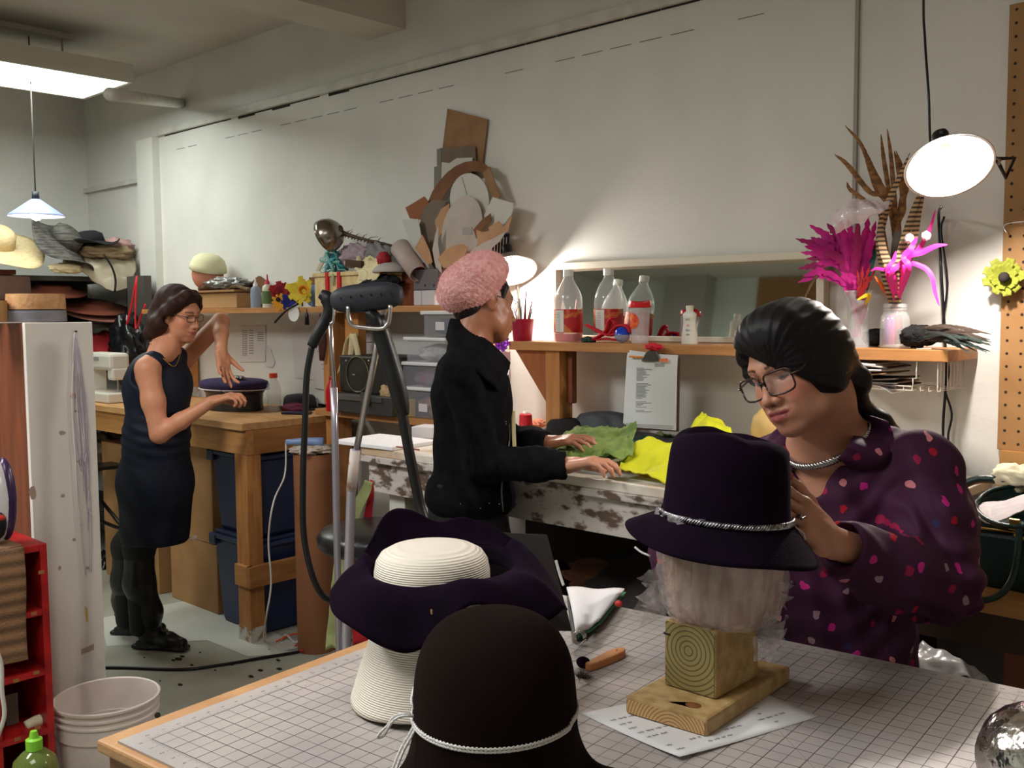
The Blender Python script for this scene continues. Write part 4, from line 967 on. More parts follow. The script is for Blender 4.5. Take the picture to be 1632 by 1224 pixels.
# ------------------------------------------------------------------ wooden stand, wrapped head block, fedora
treated = wood('treated_pine', (206, 172, 118), (178, 142, 88), st=(30, 6, 3), sc=2)
def ringwood(name, c0, c1, center, nx, sc=90, scy=1.0):
    m = mat(name, c0, .6); nt = m.node_tree; N = nt.nodes; Lk = nt.links
    ge = N.new('ShaderNodeTexCoord'); mp = N.new('ShaderNodeMapping'); mp.inputs['Location'].default_value = [-c for c in center]; mp.vector_type = 'POINT'; Lk.new(ge.outputs['Object'], mp.inputs[0])
    w = N.new('ShaderNodeTexWave'); w.wave_type = 'RINGS'; w.rings_direction = 'SPHERICAL'; w.inputs['Scale'].default_value = sc; w.inputs['Distortion'].default_value = 1.5; w.inputs['Detail'].default_value = 2; w.inputs['Detail Scale'].default_value = .2
    Lk.new(mp.outputs[0], w.inputs['Vector']); r = N.new('ShaderNodeValToRGB'); r.color_ramp.elements[0].position = .02; r.color_ramp.elements[1].position = .3
    r.color_ramp.elements[0].color = lin(c1); r.color_ramp.elements[1].color = lin(c0); Lk.new(w.outputs['Fac'], r.inputs[0]); Lk.new(r.outputs[0], N['Principled BSDF'].inputs['Base Color']); return m
zb = ZT + .0022; bB = PZ(1127, 1177, zb); bA = PZ(996, 1137, zb); bC = PZ(1262, 1088, zb); u1 = (bA - bB); u2 = (bC - bB); w1 = u1.length; u1.normalize(); u2 = (u2 - u1 * u2.dot(u1)); w2 = u2.length; u2.normalize(); BT = .027
cb = bB + u1 * w1 / 2 + u2 * w2 / 2
ST = thing('wooden_stand', 'pine hat stand of a thick base board and square post', 'stand', cb)
def lb(s, t, z): return V((*(bB + u1 * s + u2 * t).xy, zb + z))
ang = math.atan2(u2.y, u2.x)
MB().prism([lb(0, 0, 0), lb(w1, 0, 0), lb(w1, w2, 0), lb(0, w2, 0)], (0, 0, BT)).build('base_board', mat('base_pine', (206, 172, 118), .6, c2=(176, 140, 88), vs=3, stretch=(14, 14, 14), detail=2, wave=.35, wscale=14, wdir='DIAGONAL', wdist=3), ST, bev=.005)
ec = lb(w1 * .42, 0, -.012) - cb; mb = MB(); f_ = lambda s, z: lb(s, -.0006, z)
mb.face([f_(.004, .003), f_(w1 - .004, .003), f_(w1 - .004, BT - .004), f_(.004, BT - .004)]); mb.build('end_grain', ringwood('end_grain', (208, 168, 116), (140, 96, 54), ec, 0, 62), ST)
pp = [PZ(1141, 1116, zb + BT), PZ(1058, 1091, zb + BT), PZ(1206, 1078, zb + BT)]; v1 = pp[1] - pp[0]; h1 = v1.length; v1.normalize(); v2 = pp[2] - pp[0]; v2 -= v1 * v2.dot(v1); h2 = v2.length; v2.normalize(); zp = zb + BT; PH = 1.080 - zp
def lq(s, t, z): return V((*(pp[0] + v1 * s + v2 * t).xy, zp + z))
po = MB().prism([lq(0, 0, 0), lq(h1, 0, 0), lq(h1, h2, 0), lq(0, h2, 0)], (0, 0, PH)).build('post', mat('post_pine', (202, 168, 110), .6, c2=(174, 142, 84), vs=3, stretch=(14, 14, 14), detail=2, wave=.4, wscale=9, wdir='DIAGONAL', wdist=4), ST, bev=.004)
mb = MB(); g_ = lambda s, z: lq(s, -.0006, z); mb.face([g_(.003, .002), g_(h1 - .003, .002), g_(h1 - .003, PH), g_(.003, PH)]); mb.build('end_grain', ringwood('end_grain_green', (146, 132, 84), (92, 78, 44), lq(h1 * .52, 0, PH * .62) - cb, 0, 42), po, label='greenish end grain with rings')
MB().prism([lq(h1 - .012, -.0009, PH - .022), lq(h1 + .0004, -.0009, PH - .022), lq(h1 + .0004, -.0009, PH - .019), lq(h1 - .012, -.0009, PH - .019)], v2 * .004).build('saw_notch', dark, po)
mb = MB(); mb.grid(lambda a, b: lb(w1 * .42 - .034 * (b - .5) * 1.0 + .012 * math.cos(a * 2 * pi) * b, .006 + .014 + .010 * math.sin(2 * pi * a) * b + .012 * b, BT + .0006), 14, 5, True)
mb.build('stain', mat('resin_stain', (140, 84, 44), .6, c2=(90, 50, 26), vs=40), ST)
# head block
hc = PD(1152, 940, 1.505); FHv = V(FH); RHv = V(RH)
hz0 = 1.078
HB = thing('head_block', 'round wooden head block wrapped in cloudy plastic film under the fedora', 'hat block', (hc.x, hc.y, hz0))
prof = [(0, 0), (.070, .0), (.082, .012), (.087, .04), (.0895, .08), (.089, .13), (.080, .165), (.062, .19), (.0, .20)]
MB().lathe(prof, (hc.x, hc.y, hz0), 40, sy=1.1).build('block', mat('block_wood', (168, 124, 98), .6, c2=(206, 176, 150), vs=5, stretch=(14, 14, 2), vw=(.4, .6)), HB, smooth_=True)
film = mat('plastic_film', (236, 226, 226), .22, c2=(214, 200, 200), vs=16, vw=(.4, .6), alpha=.34, bump=.9, bs=38, spec=.8)
random.seed(5)
def crum(a, i, r, z): return (r + .004 + .003 * math.sin(a * 9 + z * 70) + .0018 * math.sin(a * 23 - z * 150) + random.uniform(-.001, .001), z)
pf = [(.072, -.003)] + [(np.interp(z, [0, .012, .04, .08, .14, .2], [.074, .084, .088, .0915, .0935, .092]), z) for z in np.linspace(.006, .17, 15)]
fl = MB().lathe(pf, (hc.x, hc.y, hz0), 90, sy=1.1, fn=crum).build('plastic_wrap', film, HB, smooth_=True)
def tuft(px, py, d, tips, seed):
    random.seed(seed); mb = MB(); o = PD(px, py, d)
    for tx, ty in tips:
        t = PD(tx, ty, d - random.uniform(-.01, .02)); ax = (t - o); wv = ax.cross(FHv).normalized()
        L_ = ax.length
        mb.grid(lambda u, v, ax=ax, wv=wv: o + ax * v + wv * ((u - .5) * .012 * (1 + 4 * v)) + FHv * (.004 * math.sin(u * 17 + v * 9) + .003 * math.sin(u * 31)), 12, 8)
    return mb
tuft(1064, 975, 1.44, [(1024, 950), (1030, 968), (1040, 935), (1050, 950)], 2).build('wrap_end', film, HB, smooth_=True)
tuft(1058, 930, 1.44, [(1042, 905), (1038, 925), (1046, 950)], 5).build('wrap_end', film, HB, smooth_=True)
tuft(1205, 1012, 1.42, [(1248, 1002), (1245, 1018), (1240, 1030), (1232, 1000), (1226, 1034)], 4).build('wrap_end', film, HB, smooth_=True)
tuft(1228, 945, 1.46, [(1240, 925), (1242, 945), (1238, 965)], 6).build('wrap_end', film, HB, smooth_=True)
# fedora
velour = mat('purple_velour', (25, 12, 29), .95, c2=(17, 9, 21), vs=9, sheen=.04, spec=.06, bump=.12, bs=240, ecol=(130, 80, 130))
hz = 1.232; hx = PD(1156, 828, 1.5); FD = thing('fedora', 'dark purple velour fedora with a braided silver band on the wooden stand', 'hat', (hx.x, hx.y, hz - .05))
tiltv = (V((0, 0, 1)) - RHv * .03).normalized()
MFD = Matrix.Translation((hx.x, hx.y, hz)) @ Matrix((RHv, FHv, (0, 0, 1))).transposed().to_4x4() @ Matrix.Rotation(math.radians(3.5), 4, 'Y') @ Matrix.Rotation(math.radians(-2), 4, 'X')
def crownfn(a, i, r, z):
    c, s = math.cos(a), math.sin(a); x = r * c
    if z > .095:                                   # teardrop pinch along the top, deeper at the right front
        k = (z - .095) / .04; d = math.exp(-((s * r - .0) / .030) ** 2) * math.exp(-((x - .005) / .065) ** 2); z -= .034 * d * k + .010 * k * max(0, min(1, (x + .01) / .06)) + .006 * k * math.exp(-((x - .01) / .02) ** 2)
    return (r * (1 - .02 * math.cos(2 * a)), z)
cp_ = [(.0990, -.002), (.097, .006), (.0955, .02), (.094, .04), (.093, .06), (.0915, .08), (.0895, .100), (.0865, .114), (.081, .124), (.073, .1305), (.061, .1345), (.046, .1360), (.033, .137), (.02, .137), (.009, .137), (0, .137)]
mb = MB(); mb.M = MFD; mb.lathe(cp_, (0, 0, 0), 72, sx=1.0, sy=1.08, fn=crownfn); CRW = mb.build('crown', velour, FD, smooth_=True, thick=.0025, sub=1)
def brimpt(a, t):
    c, s = math.cos(a), math.sin(a); w = .053 - .011 * max(0, c) + .002 * max(0, -c) - .012 * max(0, s)
    drop = -.034 * t ** 1.05 - .012 * t * max(0, -s) * (1 + .0 * c) + .012 * t * max(0, -c) ** 2 - .018 * t * max(0, c) ** 2 + .003 * t * math.sin(a * 3)
    r = .0975 + w * t; return V((r * c, r * 1.06 * s, drop + .000))
mb = MB(); mb.M = MFD; mb.grid(lambda u, v: brimpt(u * 2 * pi, v), 80, 10, True); mb.build('brim', velour, FD, smooth_=True, thick=.003)
# braided metallic band
mb = MB(); mb.M = MFD; silver = mat('silver_braid', (200, 198, 204), .25, metal=1, c2=(90, 88, 96), vs=120)
for st in range(4):
    P_ = []
    for i in range(421):
        a = 2 * pi * i / 420 + .12; tw = i * .55 + st * pi / 2; r = .0995 + .0028 * math.cos(tw); P_.append((r * math.cos(a), r * 1.08 * math.sin(a), .0035 + .0038 * math.sin(tw)))
    mb.tube(P_, .0017, 5)
mb.build('braided_band', silver, FD, smooth_=True, label='braided silver chain band')
random.seed(9); mb = MB()
for k in range(5):
    a = PD(1258, 826, 1.49); mb.tube([a, a + V(CR) * (.008 + .004 * k) + V(CU) * random.uniform(-.004, .006), PD(1278 + random.uniform(-6, 4), 824 + random.uniform(-5, 7), 1.47)], .0016, 6, sm=4)
mb.build('braid_end', mat('dark_braid', (90, 88, 94), .35, metal=1), FD, smooth_=True)
mb = MB(); mb.tube([PD(1262, 832, 1.48), PD(1270, 842, 1.47), PD(1280, 850, 1.47), PD(1283, 860, 1.46)], .0013, 6, sm=4); mb.tube([PD(1012, 872, 1.45), PD(1022, 880, 1.44), PD(1036, 886, 1.43)], .0016, 6, sm=4); mb.build('basting_thread', mat('pale_thread', (222, 212, 214), .8), FD, smooth_=True)

# paper under the stand
pz = zb + .0004
pc = [PZ(926, 1137, pz), PZ(1083, 1213, pz), PZ(1307, 1141, pz), PZ(1168, 1085, pz)]
def pap(u, v):
    p = (pc[0].lerp(pc[1], u)).lerp(pc[3].lerp(pc[2], u), v); return V((p.x, p.y, pz + .004 * max(0, u - .75) ** 1 * 4 * (1 - v) * 0 + (.006 * (u * (1 - v)) ** 3)))
PA = MB().grid(pap, 14, 14).build('paper_sheet', mat('white_paper', (232, 230, 232), .7), smooth_=True, thick=.0003, label='sheet of handwritten notes lying under the wooden stand', category='paper')
mb = MB(); random.seed(12); sx_ = (pc[1] - pc[0]).normalized(); sy_ = (pc[3] - pc[0]).normalized(); ux = (pc[1] - pc[0]).length; uy = (pc[3] - pc[0]).length
for row in range(9):
    x = .06; 
    while x < .86:
        L_ = random.uniform(.015, .05)
        if random.random() < (.75 if row % 3 else .3):
            n_ = int(L_ / .010) + 2; P_ = []
            for i in range(n_ * 4): t = i / (n_ * 4 - 1); q = pap(min(1, .13 + row * .095 + .012 * math.sin(i * 2.1 + x * 50) + .006 * math.sin(i * 3.7)), min(1, x + L_ * t)); P_.append(q + V((0, 0, .0006)))
            mb.tube(P_, .0003, 3, caps=False)
        x += L_ + random.choice((.012, .015, .12))
mb.build('handwriting', mat('faint_pencil', (158, 154, 160), .8), PA, kind='stuff')

# ------------------------------------------------------------------ brown felt hood with white cord
bo_ = PD(789, 1150, 1.15); BZ = 1.073
BH = thing('felt_hat', 'tall dark brown felt hat body tied round with white cord, nearest the camera', 'hat', (bo_.x, bo_.y, .953))
brownf = mat('brown_felt', (29, 18, 15), .95, c2=(22, 14, 12), vs=8, sheen=.02, spec=.06, bump=.1, bs=240, ecol=(120, 90, 74))
bp = [(0, .120), (.02, .1195), (.04, .117), (.058, .110), (.073, .099), (.084, .082), (.091, .064), (.0945, .04), (.096, .02), (.0965, .003), (.0965, -.01), (.098, -.03), (.102, -.05), (.108, -.070), (.120, -.090), (.142, -.105), (.160, -.112)]
def bf(a, i, r, z):
    k = max(0, (-z - .01) / .1); return (r * (1 + .05 * k * math.sin(a * 3 + .6) + .04 * k * math.sin(a * 7)), z + .010 * k * math.sin(a * 4 + 1))
mb = MB(); mb.M = Matrix.Translation((bo_.x, bo_.y, BZ)) @ Matrix((RHv, FHv, (0, 0, 1))).transposed().to_4x4(); mb.lathe(bp, (0, 0, 0), 72, sx=1, sy=1.1, fn=bf); mb.build('hat_body', brownf, BH, smooth_=True, thick=-.003, sub=1)
cord = mat('white_cord', (232, 228, 226), .7, bump=.4, bs=400); kn = PD(663, 1142, 1.15)
mb = MB(); MM = mb.M = Matrix.Translation((bo_.x, bo_.y, BZ + .0)) @ Matrix((RHv, FHv, (0, 0, 1))).transposed().to_4x4()
def cordpath(dz): return [((.0985) * math.cos(a), .0985 * 1.1 * math.sin(a), dz + .002 * math.cos(a) + (.004 if math.cos(a) > .9 else 0)) for a in [2 * pi * i / 60 for i in range(61)]]
for dz in (0, .0033):
    for st in range(2):
        mb.tube([V(p) + V((.0010 * math.cos(i * 1.3 + st * pi), 0, .0010 * math.sin(i * 1.3 + st * pi))) for i, p in enumerate(smooth([V(q) for q in cordpath(dz)], [0] * 61, 5)[0])], .00115, 5)
mb.build('cord_band', cord, BH, smooth_=True)
k0 = PD(666, 1143, 1.125)
mb = MB(); lp = [k0, PD(648, 1138, 1.12), PD(628, 1142, 1.118), PD(618, 1156, 1.118), PD(606, 1168, 1.12), PD(602, 1176, 1.122), PD(612, 1172, 1.12), PD(619, 1160, 1.116), PD(630, 1146, 1.114), PD(648, 1141, 1.118), k0]
mb.tube(lp, .0016, 6, sm=5); mb.tube([k0, PD(656, 1120, 1.13), PD(657, 1108, 1.15), PD(660, 1095, 1.17)], .0016, 6, sm=4)
mb.tube([k0, PD(655, 1165, 1.11), PD(638, 1195, 1.10), PD(622, 1235, 1.09)], .0017, 6, sm=4); mb.tube([k0, PD(660, 1165, 1.108), PD(643, 1197, 1.098), PD(628, 1235, 1.088)], .0017, 6, sm=4)
mb.ball(k0, .0045, 10); mb.build('cord_bow', cord, BH, smooth_=True)

# ------------------------------------------------------------------ ivory straw hat body
io = PD(690, 1000, 1.50)
straw = mat('ivory_straw', (236, 226, 212), .5, bump=.2, bs=60); nt = straw.node_tree
w_ = nt.nodes.new('ShaderNodeTexWave'); w_.bands_direction = 'Z'; w_.inputs['Scale'].default_value = 100; tc = nt.nodes.new('ShaderNodeTexCoord'); nt.links.new(tc.outputs['Object'], w_.inputs['Vector'])
bq = nt.nodes.new('ShaderNodeBump'); bq.inputs['Strength'].default_value = .5; bq.inputs['Distance'].default_value = .002; nt.links.new(w_.outputs['Fac'], bq.inputs['Height']); nt.links.new(bq.outputs[0], nt.nodes['Principled BSDF'].inputs['Normal'])
ip = [(0, .240), (.02, .2395), (.045, .238), (.065, .234), (.078, .227), (.085, .216), (.088, .20), (.0885, .17), (.090, .14), (.094, .11), (.101, .08), (.111, .05), (.118, .025), (.122, .010), (.124, .003)]
mb = MB(); mb.M = Matrix.Translation((io.x, io.y, ZT + .003)) @ Matrix((RHv, FHv, (0, 0, 1))).transposed().to_4x4(); mb.lathe(ip, (0, 0, 0), 64, sx=1, sy=1.06, fn=lambda a, i, r, z: (r * (1 + .03 * math.sin(a * 2 + 1) * max(0, 1 - z / .12)), z + .004 * max(0, 1 - z / .1) * (1 + math.sin(a * 3))))
mb.build('straw_hat', straw, smooth_=True, thick=-.002, origin=(io.x, io.y, ZT), label='tall ivory straw hat body standing under the purple velour brim', category='hat')
# ------------------------------------------------------------------ wavy purple capeline dropped over it
keys = [(0, .125, 1.168, .205, 1.105), (20, .13, 1.176, .185, 1.150), (45, .125, 1.180, .150, 1.200), (70, .112, 1.180, .128, 1.222), (90, .104, 1.178, .122, 1.214), (112, .100, 1.176, .124, 1.236), (128, .100, 1.174, .126, 1.236), (150, .099, 1.170, .118, 1.198),
        (170, .097, 1.166, .135, 1.150), (188, .095, 1.164, .152, 1.142), (203, .093, 1.163, .156, 1.120), (225, .092, 1.163, .146, 1.105), (248, .091, 1.164, .138, 1.085), (262, .091, 1.165, .134, 1.082), (278, .092, 1.166, .142, 1.106), (294, .094, 1.167, .152, 1.150), (312, .098, 1.167, .170, 1.140), (330, .106, 1.166, .192, 1.112), (345, .115, 1.166, .206, 1.118)]
kk = [V(k[1:]) if 0 else k for k in keys]
def ringkey(a):
    a %= 360; n = len(keys); i = max(j for j in range(n) if keys[j][0] <= a); g = lambda j: keys[j % n]; x0 = g(i)[0]; x1 = g(i + 1)[0] if i + 1 < n else 360; t = (a - x0) / (x1 - x0); out = []
    for c in range(1, 5):
        p0, p1, p2, p3 = g(i - 1)[c], g(i)[c], g(i + 1)[c], g(i + 2)[c]; out.append((-.012 if c in (2, 4) else 0) + .5 * (2 * p1 + (p2 - p0) * t + (2 * p0 - 5 * p1 + 4 * p2 - p3) * t * t + (3 * p1 - p0 - 3 * p2 + p3) * t ** 3))
    return out
def ring(u, v):
    a = u * 360; ri, zi, ro, zo = ringkey(a); r = ri + (ro - ri) * v; z = zi + (zo - zi) * v + .018 * math.sin(v * pi) * (1 if zo < zi else -.3); c, s = math.cos(math.radians(a)), math.sin(math.radians(a))
    return V((io.x, io.y, 0)) + RHv * (r * c) + FHv * (r * s) + V((0, 0, z))
CPL = thing('velour_hat', 'wavy dark purple velour hat body draped around the ivory straw crown', 'hat', (io.x, io.y, 1.06))
MB().grid(ring, 150, 16, True).build('brim', velour, CPL, smooth_=True, thick=.003)
MB().grid(lambda u, v: ring(u, .0) * (1 - v) + (ring(u, 0) + V((0, 0, -.028))) * v + (V((io.x, io.y, 0)) - ring(u, 0)).normalized() * 0, 150, 4, True).build('inner_band', velour, CPL, smooth_=True, thick=.002)
MB().ball(PD(688, 975, 1.36), (.003, .002, .004), 8).build('pin', mat('brass_pin', (190, 160, 110), .3, metal=1), CPL)

# ------------------------------------------------------------------ open binder
black = mat('black_vinyl', (16, 16, 18), .35); BN = thing('ring_binder', 'black ring binder standing open with white pages, behind the hats', 'binder', PZ(905, 985, ZT))
d0 = PZ(918, 1020, zb); up_ = V((0, 0, 1))
c0 = PD(872, 852, 1.74); c1 = PD(912, 1005, 1.66); c3 = PD(760, 846, 1.66); c2_ = PD(785, 1005, 1.60)
MB().prism([c0, c1, c2_, c3], (c1 - c0).cross(c3 - c0).normalized() * .004).build('cover', black, BN, bev=.001)
g0 = PZ(903, 937, zb + .02); g1 = PZ(995, 940, zb + .016); g2 = PZ(955, 990, zb + .018); g3 = PZ(918, 1014, zb + .022)
dn = lambda p, z: V((p.x, p.y, z))
MB().prism([dn(g0, zb), dn(g1, zb), dn(PZ(930, 1022, zb), zb), dn(PZ(912, 1024, zb), zb)], (0, 0, .004)).build('back_cover', black, BN, bev=.001)
def pg(u, v): p = g0.lerp(g1, u).lerp(g3.lerp(g2, u), v); return p + V((0, 0, .010 * math.sin(v * pi * .9) * (1 - u) + .002 * math.sin(u * 9)))
o_ = MB().grid(pg, 12, 12).build('pages', mat('white_paper', (0, 0, 0)), BN, smooth_=True, thick=.004)
MB().grid(lambda u, v: pg(u, v) + V(CR) * .004 + V((0, 0, -.006)), 10, 10).build('green_divider', mat('green_card', (60, 130, 90), .7), BN, smooth_=True, thick=.001)
for k in range(3): q = g3.lerp(g2, .08 + .05 * k); MB().tube([q + V((.012 * math.cos(t) * .8, .012 * math.cos(t) * .4, .012 * math.sin(t) - .006)) for t in [i * .5 for i in range(13)]], .0012, 6).build('ring', mat('silver', (0, 0, 0)), BN, smooth_=True)
MB().ball(PD(986, 962, 1.72), (.008, .006, .006), 8).build('red_tab', mat('red_tab', (190, 40, 34), .5), BN)
MB().tube([PD(886, 893, 1.7), PD(892, 915, 1.69), PD(898, 933, 1.68)], .0028, 6, sm=3).build('white_label', mat('white_plastic', (226, 226, 222), .4), BN)
# brush
bz = zb + .008; b0 = PZ(937, 1062, bz); b1 = PZ(994, 1036, bz); dv = (b1 - b0); lv = dv.length; dv.normalize(); wv = V((-dv.y, dv.x, 0))
BR = thing('brush', 'wooden handled brush with brown bristles lying on the mat', 'brush', (b0.x, b0.y, zb))
out = [(0, .006), (.15, .0085), (.4, .0105), (.65, .012), (.85, .011), (.96, .007), (1, .002)]
ol = [b0 + dv * (lv * t) + wv * w for t, w in out] + [b0 + dv * (lv * t) - wv * w for t, w in reversed(out)]
MB().prism([V((p.x, p.y, zb)) for p in ol], (0, 0, .013)).build('handle', wood('brush_wood', (206, 144, 88), (190, 124, 70), st=(6, 6, 6)), BR, bev=.004)
MB().cyl(b0 + dv * (lv * .8) + V((0, 0, .0052)), b0 + dv * (lv * .8) + V((0, 0, .0056)), .0016, n=10).build('hang_hole', dark, BR)
MB().ball(PZ(930, 1056, bz), (.014, .010, .010), 14).build('felt_cap', velour, BR, smooth_=True)
mb = MB(); random.seed(2); o = PZ(926, 1078, bz + .004)
for k in range(260):
    t = V((random.gauss(0, .5), random.gauss(0, .5), random.uniform(-.4, .5))).normalized() * random.uniform(.012, .024); s_ = o + V((random.uniform(-.006, .006), random.uniform(-.006, .006), 0)); q = s_ + V(CR) * .008 + t; q.z = max(q.z, zb + .0005)
    w = t.orthogonal().normalized() * .0004; mb.face([s_ + w, s_ - w, q])
mb.build('bristles', mat('bristle', (74, 56, 46), .8), BR, kind='stuff')
# shiny dented metal form at the right corner
so = PD(1655, 1236, 1.12); sr_ = .068
MB().ball((so.x, so.y, zb + sr_), sr_, 48, fn=lambda p: 1 + .02 * mnoise.noise(p * 7) + .008 * mnoise.noise(p * 19)).build('foil_ball', mat('crumpled_silver', (214, 208, 204), .18, metal=1, bump=.4, bs=40), smooth_=True, label='crumpled shiny silver ball at the bottom right corner', category='ball')
# ================================================================== LAMPS
def clamp_lamp(c, d, label, power, R=.108, clampto=None, color=(1, .91, .84)):
    d = V(d).normalized(); t = thing('clamp_lamp', label, 'lamp', c); c = V(c)
    alu = mat('spun_aluminium', (206, 200, 194), .3, metal=1); inner = mat('reflector_white', (240, 236, 230), .35)
    pr = [(.020, -.075), (.030, -.072), (.052, -.058), (.078, -.034), (.097, -.012), (R, 0), (R + .004, .001)]
    MB().lathe(pr, c, 40, ax=d).build('reflector', alu, t, smooth_=True, thick=.0012, offset=1)
    MB().lathe([(r - .003, z + .001) for r, z in pr[:-1]], c, 40, ax=d).build('reflector_lining', inner, t, smooth_=True)
    MB().cyl(c - d * .075, c - d * .125, .020, .022).build('socket', black, t, smooth_=True, bev=.002)
    MB().ball(c - d * .035, .026, 16).build('bulb', mat('lit_bulb', (255, 236, 212), .3, emit=25, ecol=(255, 226, 196)), t, smooth_=True)
    l = bulb('light', c, power, color, .028); l.parent = t; l.location = d * .012
    return t, c, d
LR, lc, ld = clamp_lamp(PD(1513, 266, 2.62), (-FHv * .62 - RHv * .06 - V((0, 0, 1)) * .76), 'bright clamp lamp beside the pegboard above the feathers', 40)
MB().ball(lc - ld * .09 + V((0, 0, .028)), .012, 10).build('switch', black, LR, smooth_=True)
MB().tube([lc - ld * .04 + RHv * .10, lc - ld * .03 + RHv * .135, PD(1592, 262, 2.66)], .004, 8, sm=4).build('arm', mat('dull_metal', (0, 0, 0)), LR, smooth_=True)
cl = PD(1590, 255, 2.68); MB().tube([PD(1588, 253, 2.68), PD(1617, 252, 2.7), PD(1603, 283, 2.7), PD(1588, 253, 2.68)], .0055, 8).build('clamp', mat('clamp_dark', (50, 46, 42), .5, metal=.6), LR, smooth_=True)
MB().tube([V((*PD(1471, -60, 2.73).xy, ZC)), PD(1472, -30, 2.72), PD(1474, 60, 2.70), PD(1480, 150, 2.66), PD(1484, 235, 2.66), lc - ld * .12], .0034, 8, sm=6).build('lamp_cord', black, smooth_=True, label='black cord hanging down to the clamp lamp at the right', category='cord')
LB, c_, d_ = clamp_lamp(PY(814, 432, 3.02), (RHv * .12 - FHv * .5 - V((0, 0, 1)) * .8), 'bright clamp lamp behind the pink beret', 13, R=.105)
MB().tube([PY(818, 425, 3.10), PY(826, 470, 3.13), PY(828, 540, 3.13)], .005, 8, sm=4).build('arm', mat('dull_metal', (0, 0, 0)), LB, smooth_=True)
# pendant lamp at the left
pc_ = PD(58, 345, 5.5); PN = thing('pendant_lamp', 'small conical pendant lamp glowing over the sewing machine', 'pendant lamp', pc_)
MB().lathe([(.016, .095), (.03, .088), (.14, .008), (.147, 0)], pc_, 40).build('shade', mat('enamel_shade', (140, 152, 196), .4, emit=.15, ecol=(150, 160, 220)), PN, smooth_=True, thick=.002)
MB().lathe([(.02, .078), (.136, .006), (.144, .001)], pc_, 40).build('shade_lining', mat('reflector_white', (0, 0, 0)), PN, smooth_=True)
MB().cyl(pc_ + V((0, 0, .09)), pc_ + V((0, 0, .135)), .02, .018).build('socket', mat('socket_dark', (40, 42, 50), .5), PN, smooth_=True)
MB().ball(pc_ + V((0, 0, .01)), .033, 16).build('bulb', mat('lit_bulb_cool', (255, 250, 240), .3, emit=14), PN, smooth_=True)
MB().tube([pc_ + V((0, 0, .13)), V((pc_.x, pc_.y, ZC))], .004, 8).build('cord', mat('grey_cord', (80, 76, 72), .7), PN, smooth_=True)
l = bulb('light', pc_, 9, (1, .93, .85), .035); l.parent = PN; l.location = (0, 0, -.03); l.data.energy = 3

# ================================================================== HELPERS FOR SOFT THINGS
def cloth(name, pts, m, label, cat, rows=None, amp=.008, seed=0, n=34, base=None, group=None, thick=.002, freq=26):
    """four or more world points (a grid of rows) carry a rumpled sheet"""
    rows = rows or [[V(pts[0]), V(pts[1])], [V(pts[3]), V(pts[2])]]
    def at(u, v):
        R_ = []
        for r in rows:
            x = u * (len(r) - 1); i = min(int(x), len(r) - 2); R_.append(V(r[i]).lerp(V(r[i + 1]), x - i))
        y = v * (len(R_) - 1); j = min(int(y), len(R_) - 2); t = y - j; P = [R_[max(j - 1, 0)], R_[j], R_[j + 1], R_[min(j + 2, len(R_) - 1)]]
        p = .5 * (2 * P[1] + (P[2] - P[0]) * t + (2 * P[0] - 5 * P[1] + 4 * P[2] - P[3]) * t * t + (3 * P[1] - P[0] - 3 * P[2] + P[3]) * t ** 3)
        w = mnoise.noise(V((p.x * freq, p.y * freq, p.z * freq + seed * 7.3))) + .5 * mnoise.noise(V((p.x * freq * 2.6, p.y * freq * 2.6, p.z * freq * 2.6 + seed)))
        w2 = mnoise.noise(V((p.z * freq, p.x * freq, seed + 3.1)))
        q = p + V((w2 * amp * .6, -abs(w2) * amp * .3, w * amp))
        if base is not None: q.z = max(q.z, base + .001)
        return q
    return MB().grid(at, n, n).build(name, m, smooth_=True, thick=thick, label=label, category=cat, group=group)
def heap(name, c, r, m, label, cat, seed=0, amp=.25, freq=2.2, n=40, group=None, zmin=None, rot=None, parent=None):
    def fn(p): return 1 + amp * mnoise.noise(p * freq + V((seed, 0, 0))) + amp * .5 * abs(mnoise.noise(p * freq * 2.7 + V((0, seed, 0))))
    mb = MB().ball(c, r, n, rot, fn)
    if zmin is not None: mb.v = [(x, y, max(z, zmin)) for x, y, z in mb.v]
    return mb.build(name, m, parent, smooth_=True, label=label, category=cat, group=group)
def boxthing(name, c, d, m, label, cat, rot=None, bev=.003, group=None): return MB().box(c, d, rot).build(name, m, bev=bev, label=label, category=cat, group=group)
def flat(name, pxs, y, m, label, cat, group=None, thick=.003, dy=None):
    pts = [PY(px, py, y + (dy[i] if dy else 0)) for i, (px, py) in enumerate(pxs)]
    return MB().prism(pts, (0, thick, 0)).build(name, m, label=label, category=cat, group=group)
cardb = mat('cardboard', (150, 112, 78), .8, c2=(136, 100, 68), vs=14); cardd = mat('cardboard_dark', (126, 84, 54), .8, c2=(108, 68, 44), vs=8); cardg = mat('cardboard_grey', (120, 104, 88), .8, c2=(106, 92, 78), vs=8)
pale = mat('pale_card', (186, 174, 164), .75, c2=(172, 160, 150), vs=6); whitec = mat('white_card', (196, 192, 182), .7); tan = mat('tan_card', (186, 142, 104), .75, c2=(170, 124, 86), vs=8)

